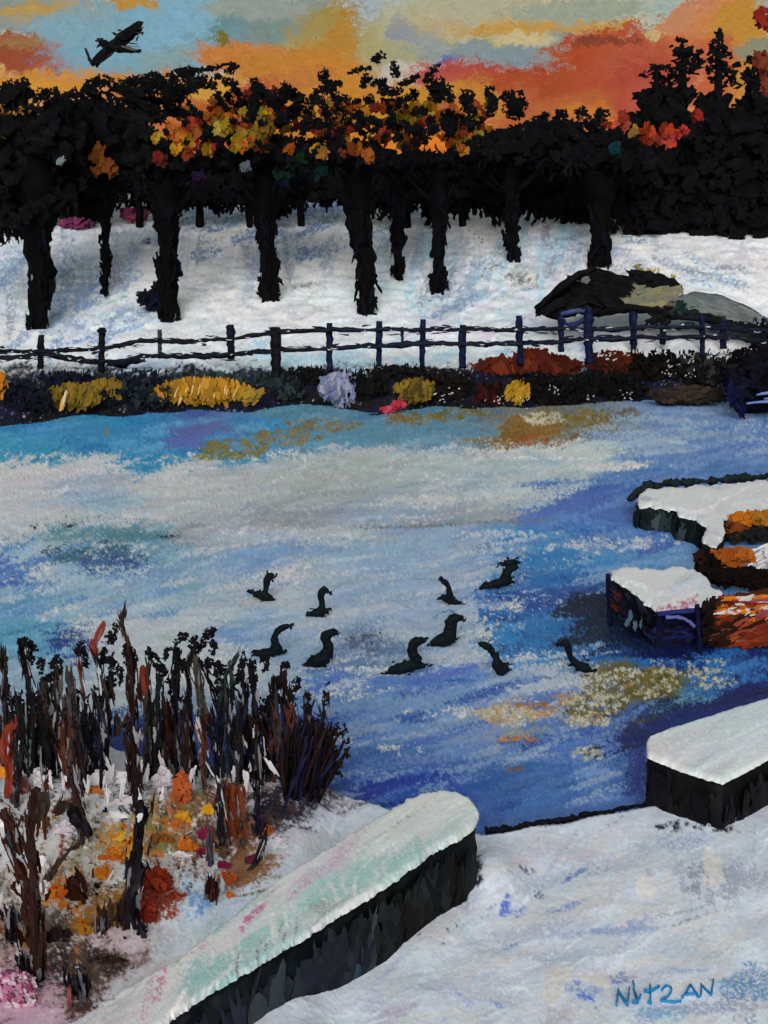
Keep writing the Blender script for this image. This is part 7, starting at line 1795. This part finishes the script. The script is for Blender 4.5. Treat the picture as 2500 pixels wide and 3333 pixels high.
for x, y, rx, ry, cs, nm, lab in [
    (615, 350, 46, 40, YE, 'yellow_flower', 'yellow-orange flower head beside the darkest trunk'), (560, 440, 66, 44, OR1, 'orange_flower', 'large orange flower cluster left of the darkest trunk'), (505, 520, 34, 46, OR1, 'orange_flower', 'trailing orange flower below the large cluster'),
    (900, 255, 44, 36, YE, 'yellow_flower', 'bright yellow flower on the olive patch'), (850, 280, 50, 34, [(190, 110, 50), (206, 130, 60)], 'orange_flower', 'dull orange flower left of the bright yellow one'), (790, 360, 60, 36, [(130, 80, 36), (150, 90, 40)], 'brown_flower', 'brown flower patch right of the darkest trunk'),
    (925, 385, 44, 40, OR1, 'orange_flower', 'orange flower touching the maroon berries'), (1025, 215, 30, 34, YE, 'yellow_flower', 'single yellow bloom high among the stems'), (890, 110, 44, 90, [(190, 96, 50), (170, 84, 46)], 'orange_spray', 'tall orange-brown flower spray above the olive patch'),
    (1120, 550, 50, 36, [(186, 96, 40), (166, 76, 36)], 'orange_flower', 'orange flower beside the short brown peg'), (1135, 640, 28, 20, OR1, 'orange_flower', 'small orange bloom at the parapet edge'), (1300, 320, 60, 34, [(160, 84, 34), (130, 66, 30)], 'orange_flower', 'ochre flower near the far thicket'),
    (285, 620, 44, 50, OR1, 'orange_flower', 'orange bloom on the snow at the left'), (310, 690, 26, 30, OR1, 'orange_flower', 'small orange bloom under the left bloom'), (460, 110, 24, 26, [(196, 120, 60), (180, 96, 50)], 'orange_flower', 'tiny orange bloom in the upper snow'),
    (760, 560, 90, 70, RD, 'red_foliage', 'dark red leafy mound right of the darkest trunk'), (700, 690, 60, 60, RD, 'red_foliage', 'red-brown leafy mound at the foot of the darkest trunk'), (870, 640, 50, 24, RD, 'red_foliage', 'red leaves scattered toward the blue-white snow'), (740, 750, 24, 36, RD, 'red_foliage', 'small drip of red leaves on the snow'),
    (560, 740, 50, 60, [(150, 106, 36), (130, 92, 34)], 'ochre_foliage', 'ochre leaves between the two lower boughs'), (410, 800, 60, 50, [(160, 110, 34), (190, 106, 36)], 'ochre_foliage', 'ochre and orange leaves under the cut stump'), (570, 650, 56, 20, [(150, 112, 50), (130, 100, 44)], 'ochre_foliage', 'low ochre leaves beside the broken shoot'),
    (1000, 330, 34, 30, MAR, 'maroon_berries', 'upper cluster of maroon berries'), (990, 430, 26, 22, MAR, 'maroon_berries', 'middle maroon berry below the upper cluster'), (1095, 490, 30, 22, MAR, 'maroon_berries', 'maroon berry right of the grey stem'), (1235, 460, 24, 30, [(84, 32, 52), (100, 36, 60)], 'maroon_berries', 'dim maroon berry near the parapet'),
    (290, 830, 64, 50, [(58, 40, 42), (44, 32, 36)], 'dark_shrub', 'small purple-brown shrub under the ochre leaves'), (520, 960, 120, 30, [(56, 34, 30), (44, 28, 26)], 'dark_shrub', 'brown twigs along the parapet foot')]:
    cx, cy = C5(x, y); rx, ry = rx * .44, ry * .44
    p = near_z(cx * K, (cy + ry + 26) * K)
    t = thing(nm, lab, 'flower' if 'flower' in nm or 'spray' in nm else ('berries' if 'berr' in nm else 'shrub'), p, FG)
    mb = MB(); blob_dabs(mb, [(cx, cy, rx, ry, None, 1)], 34 if rx > 14 else 60, (5, 12), p[1], .1, cs, rag=.36, ang=(40, 60), tilt=.12); tag(mb.build('petals' if 'flower' in nm or 'spray' in nm else 'foliage', M['leaf'], t))
    mb = MB(); mb.tube([p - np.array([0, 0, .05]), dy(cx, cy, p[1] + .02)], [.02, .012], (50, 40, 36), 5, .15, 2); mb.build('stem', M['bark'], t)
# pink heap in the corner
p = near_z(50 * K, 2200 * K)
t = thing('pink_hydrangea', 'pink and white mophead flowers heaped in the bottom left corner', 'flowers', p)
mb = MB(); blob_dabs(mb, [(30, 2135, 50, 40), (60, 2170, 30, 34), (20, 2190, 60, 40), (0, 2110, 40, 16)], 60, (4, 10), p[1], .2, [(206, 150, 180), (214, 186, 200), (186, 110, 150), (220, 206, 206), (150, 60, 96), (196, 130, 166)], rag=.3); tag(mb.build('petals', M['leaf'], t))
mb = MB(); mb.tube([p - np.array([0, 0, .05]), dy(40, 2150, p[1])], .03, (60, 44, 36), 5, .15, 2); mb.build('stem', M['bark'], t)
# pillows of snow caught in the plants
SN = [(214, 210, 212), (206, 202, 206), (198, 188, 196)]
mb = MB()
for x, y, rx, ry, c in [(580, 265, 70, 44, SN[0]), (510, 140, 46, 34, SN[0]), (610, 190, 44, 50, SN[2]), (320, 330, 60, 60, (186, 176, 184)), (1365, 400, 56, 50, (190, 188, 194)), (1300, 530, 44, 34, (196, 192, 196)), (30, 1020, 40, 20, (206, 180, 190)), (570, 620, 40, 24, SN[1]), (550, 600, 20, 20, SN[1]), (640, 870, 26, 20, SN[1]), (880, 460, 80, 40, SN[1]), (750, 420, 60, 24, SN[1]), (1230, 120, 40, 40, (180, 178, 182)), (1250, 200, 34, 40, (176, 176, 182)), (430, 430, 40, 30, SN[1]), (200, 500, 26, 60, SN[0]), (220, 620, 26, 60, SN[0]), (660, 1010, 60, 16, SN[0]), (30, 300, 30, 60, SN[0]), (30, 500, 40, 30, SN[0]), (330, 400, 40, 24, SN[1]), (450, 320, 40, 40, SN[1]), (200, 60, 40, 60, SN[0]), (500, 60, 50, 50, SN[1]), (590, 60, 40, 40, SN[1]), (800, 60, 40, 50, SN[2])]:
    cx, cy = C5(x, y); p = near_z(cx * K, (cy + ry * .44 + 14) * K)
    blob_dabs(mb, [(cx, cy, rx * .44, ry * .44, c, 1)], 40, (7, 15), p[1] + .06, .06, SN, rag=.22, asp=(.6, .95), thick=.5, tilt=.4)
ds = MB()
for k in range(330):      # dead matted stems at the feet of the trunks
    x, y = rng.uniform(-20, 520), rng.uniform(1700, 2200)
    if y > 2216 - x * .62 - 40:
        continue
    p = near_z(x * K, (y + 24) * K)
    c = [(40, 26, 24), (28, 24, 28), (60, 34, 26), (84, 44, 30), (24, 22, 26), (120, 58, 30), (206, 202, 206), (176, 104, 36), (214, 210, 212)][int(rng.integers(0, 9))]
    ds.dab(x, y, rng.uniform(8, 26), rng.uniform(2, 7), 88 + rng.normal() * 22, p[1] - .02 + rng.normal() * .06, c, .1, .45, 18)
tag(ds.build('dead_stems', M['bark']), kind='stuff')
for k in range(90):       # snow clinging upright between the reeds
    x, y = rng.uniform(20, 640), rng.uniform(1560, 1720)
    x += rng.normal() * 6
    p = near_z(x * K, max(y + 50, np.interp(x, NE[:, 0], NE[:, 1]) + 20) * K)
    mb.dab(x, y, rng.uniform(10, 26), rng.uniform(1.6, 5), 90 + rng.normal() * 14, p[1] - .1 + rng.normal() * .06, SN[k % 3], .1, .45, 18)
tag(mb.build('snow_pillows', M['snow']), kind='stuff')

# ---------------------------------------------------------------- hand lettering brushed on the snow
t = thing('painted_lettering', 'small blue hand-painted lettering on the snow in the lower right corner', 'lettering', dz(1440, 2160, .31))
C6 = lambda x, y: (x * .5 + 829.5, 1681 + y * .5)
letters = [
    [[(1005, 982), (1012, 915)], [(1012, 918), (1052, 980)], [(1052, 978), (1060, 908)]],
    [[(1078, 912), (1094, 962), (1074, 968)], [(1076, 880), (1080, 896)], [(1108, 940), (1096, 966)]],
    [[(1124, 916), (1150, 922), (1188, 902)], [(1150, 892), (1152, 972)], [(1140, 968), (1156, 974)]],
    [[(1200, 920), (1222, 900), (1242, 915), (1226, 945), (1196, 966)], [(1194, 962), (1240, 970), (1284, 966)]],
    [[(1288, 952), (1325, 896)], [(1325, 896), (1360, 950)], [(1305, 936), (1350, 934)]],
    [[(1368, 946), (1372, 896)], [(1372, 898), (1414, 942)], [(1414, 942), (1424, 872)]]]
for strokes in letters:
    mb = MB()
    for s_ in strokes:
        pts = []
        for q in s_:
            x, y = C6(*q); pts.append(dz(x, y, .325))
        mb.tube(pts, .027, (20, 120, 176), 7, .2, 5, .35)
    mb.build('letter', M['blue'], t)

bpy.context.view_layer.update()
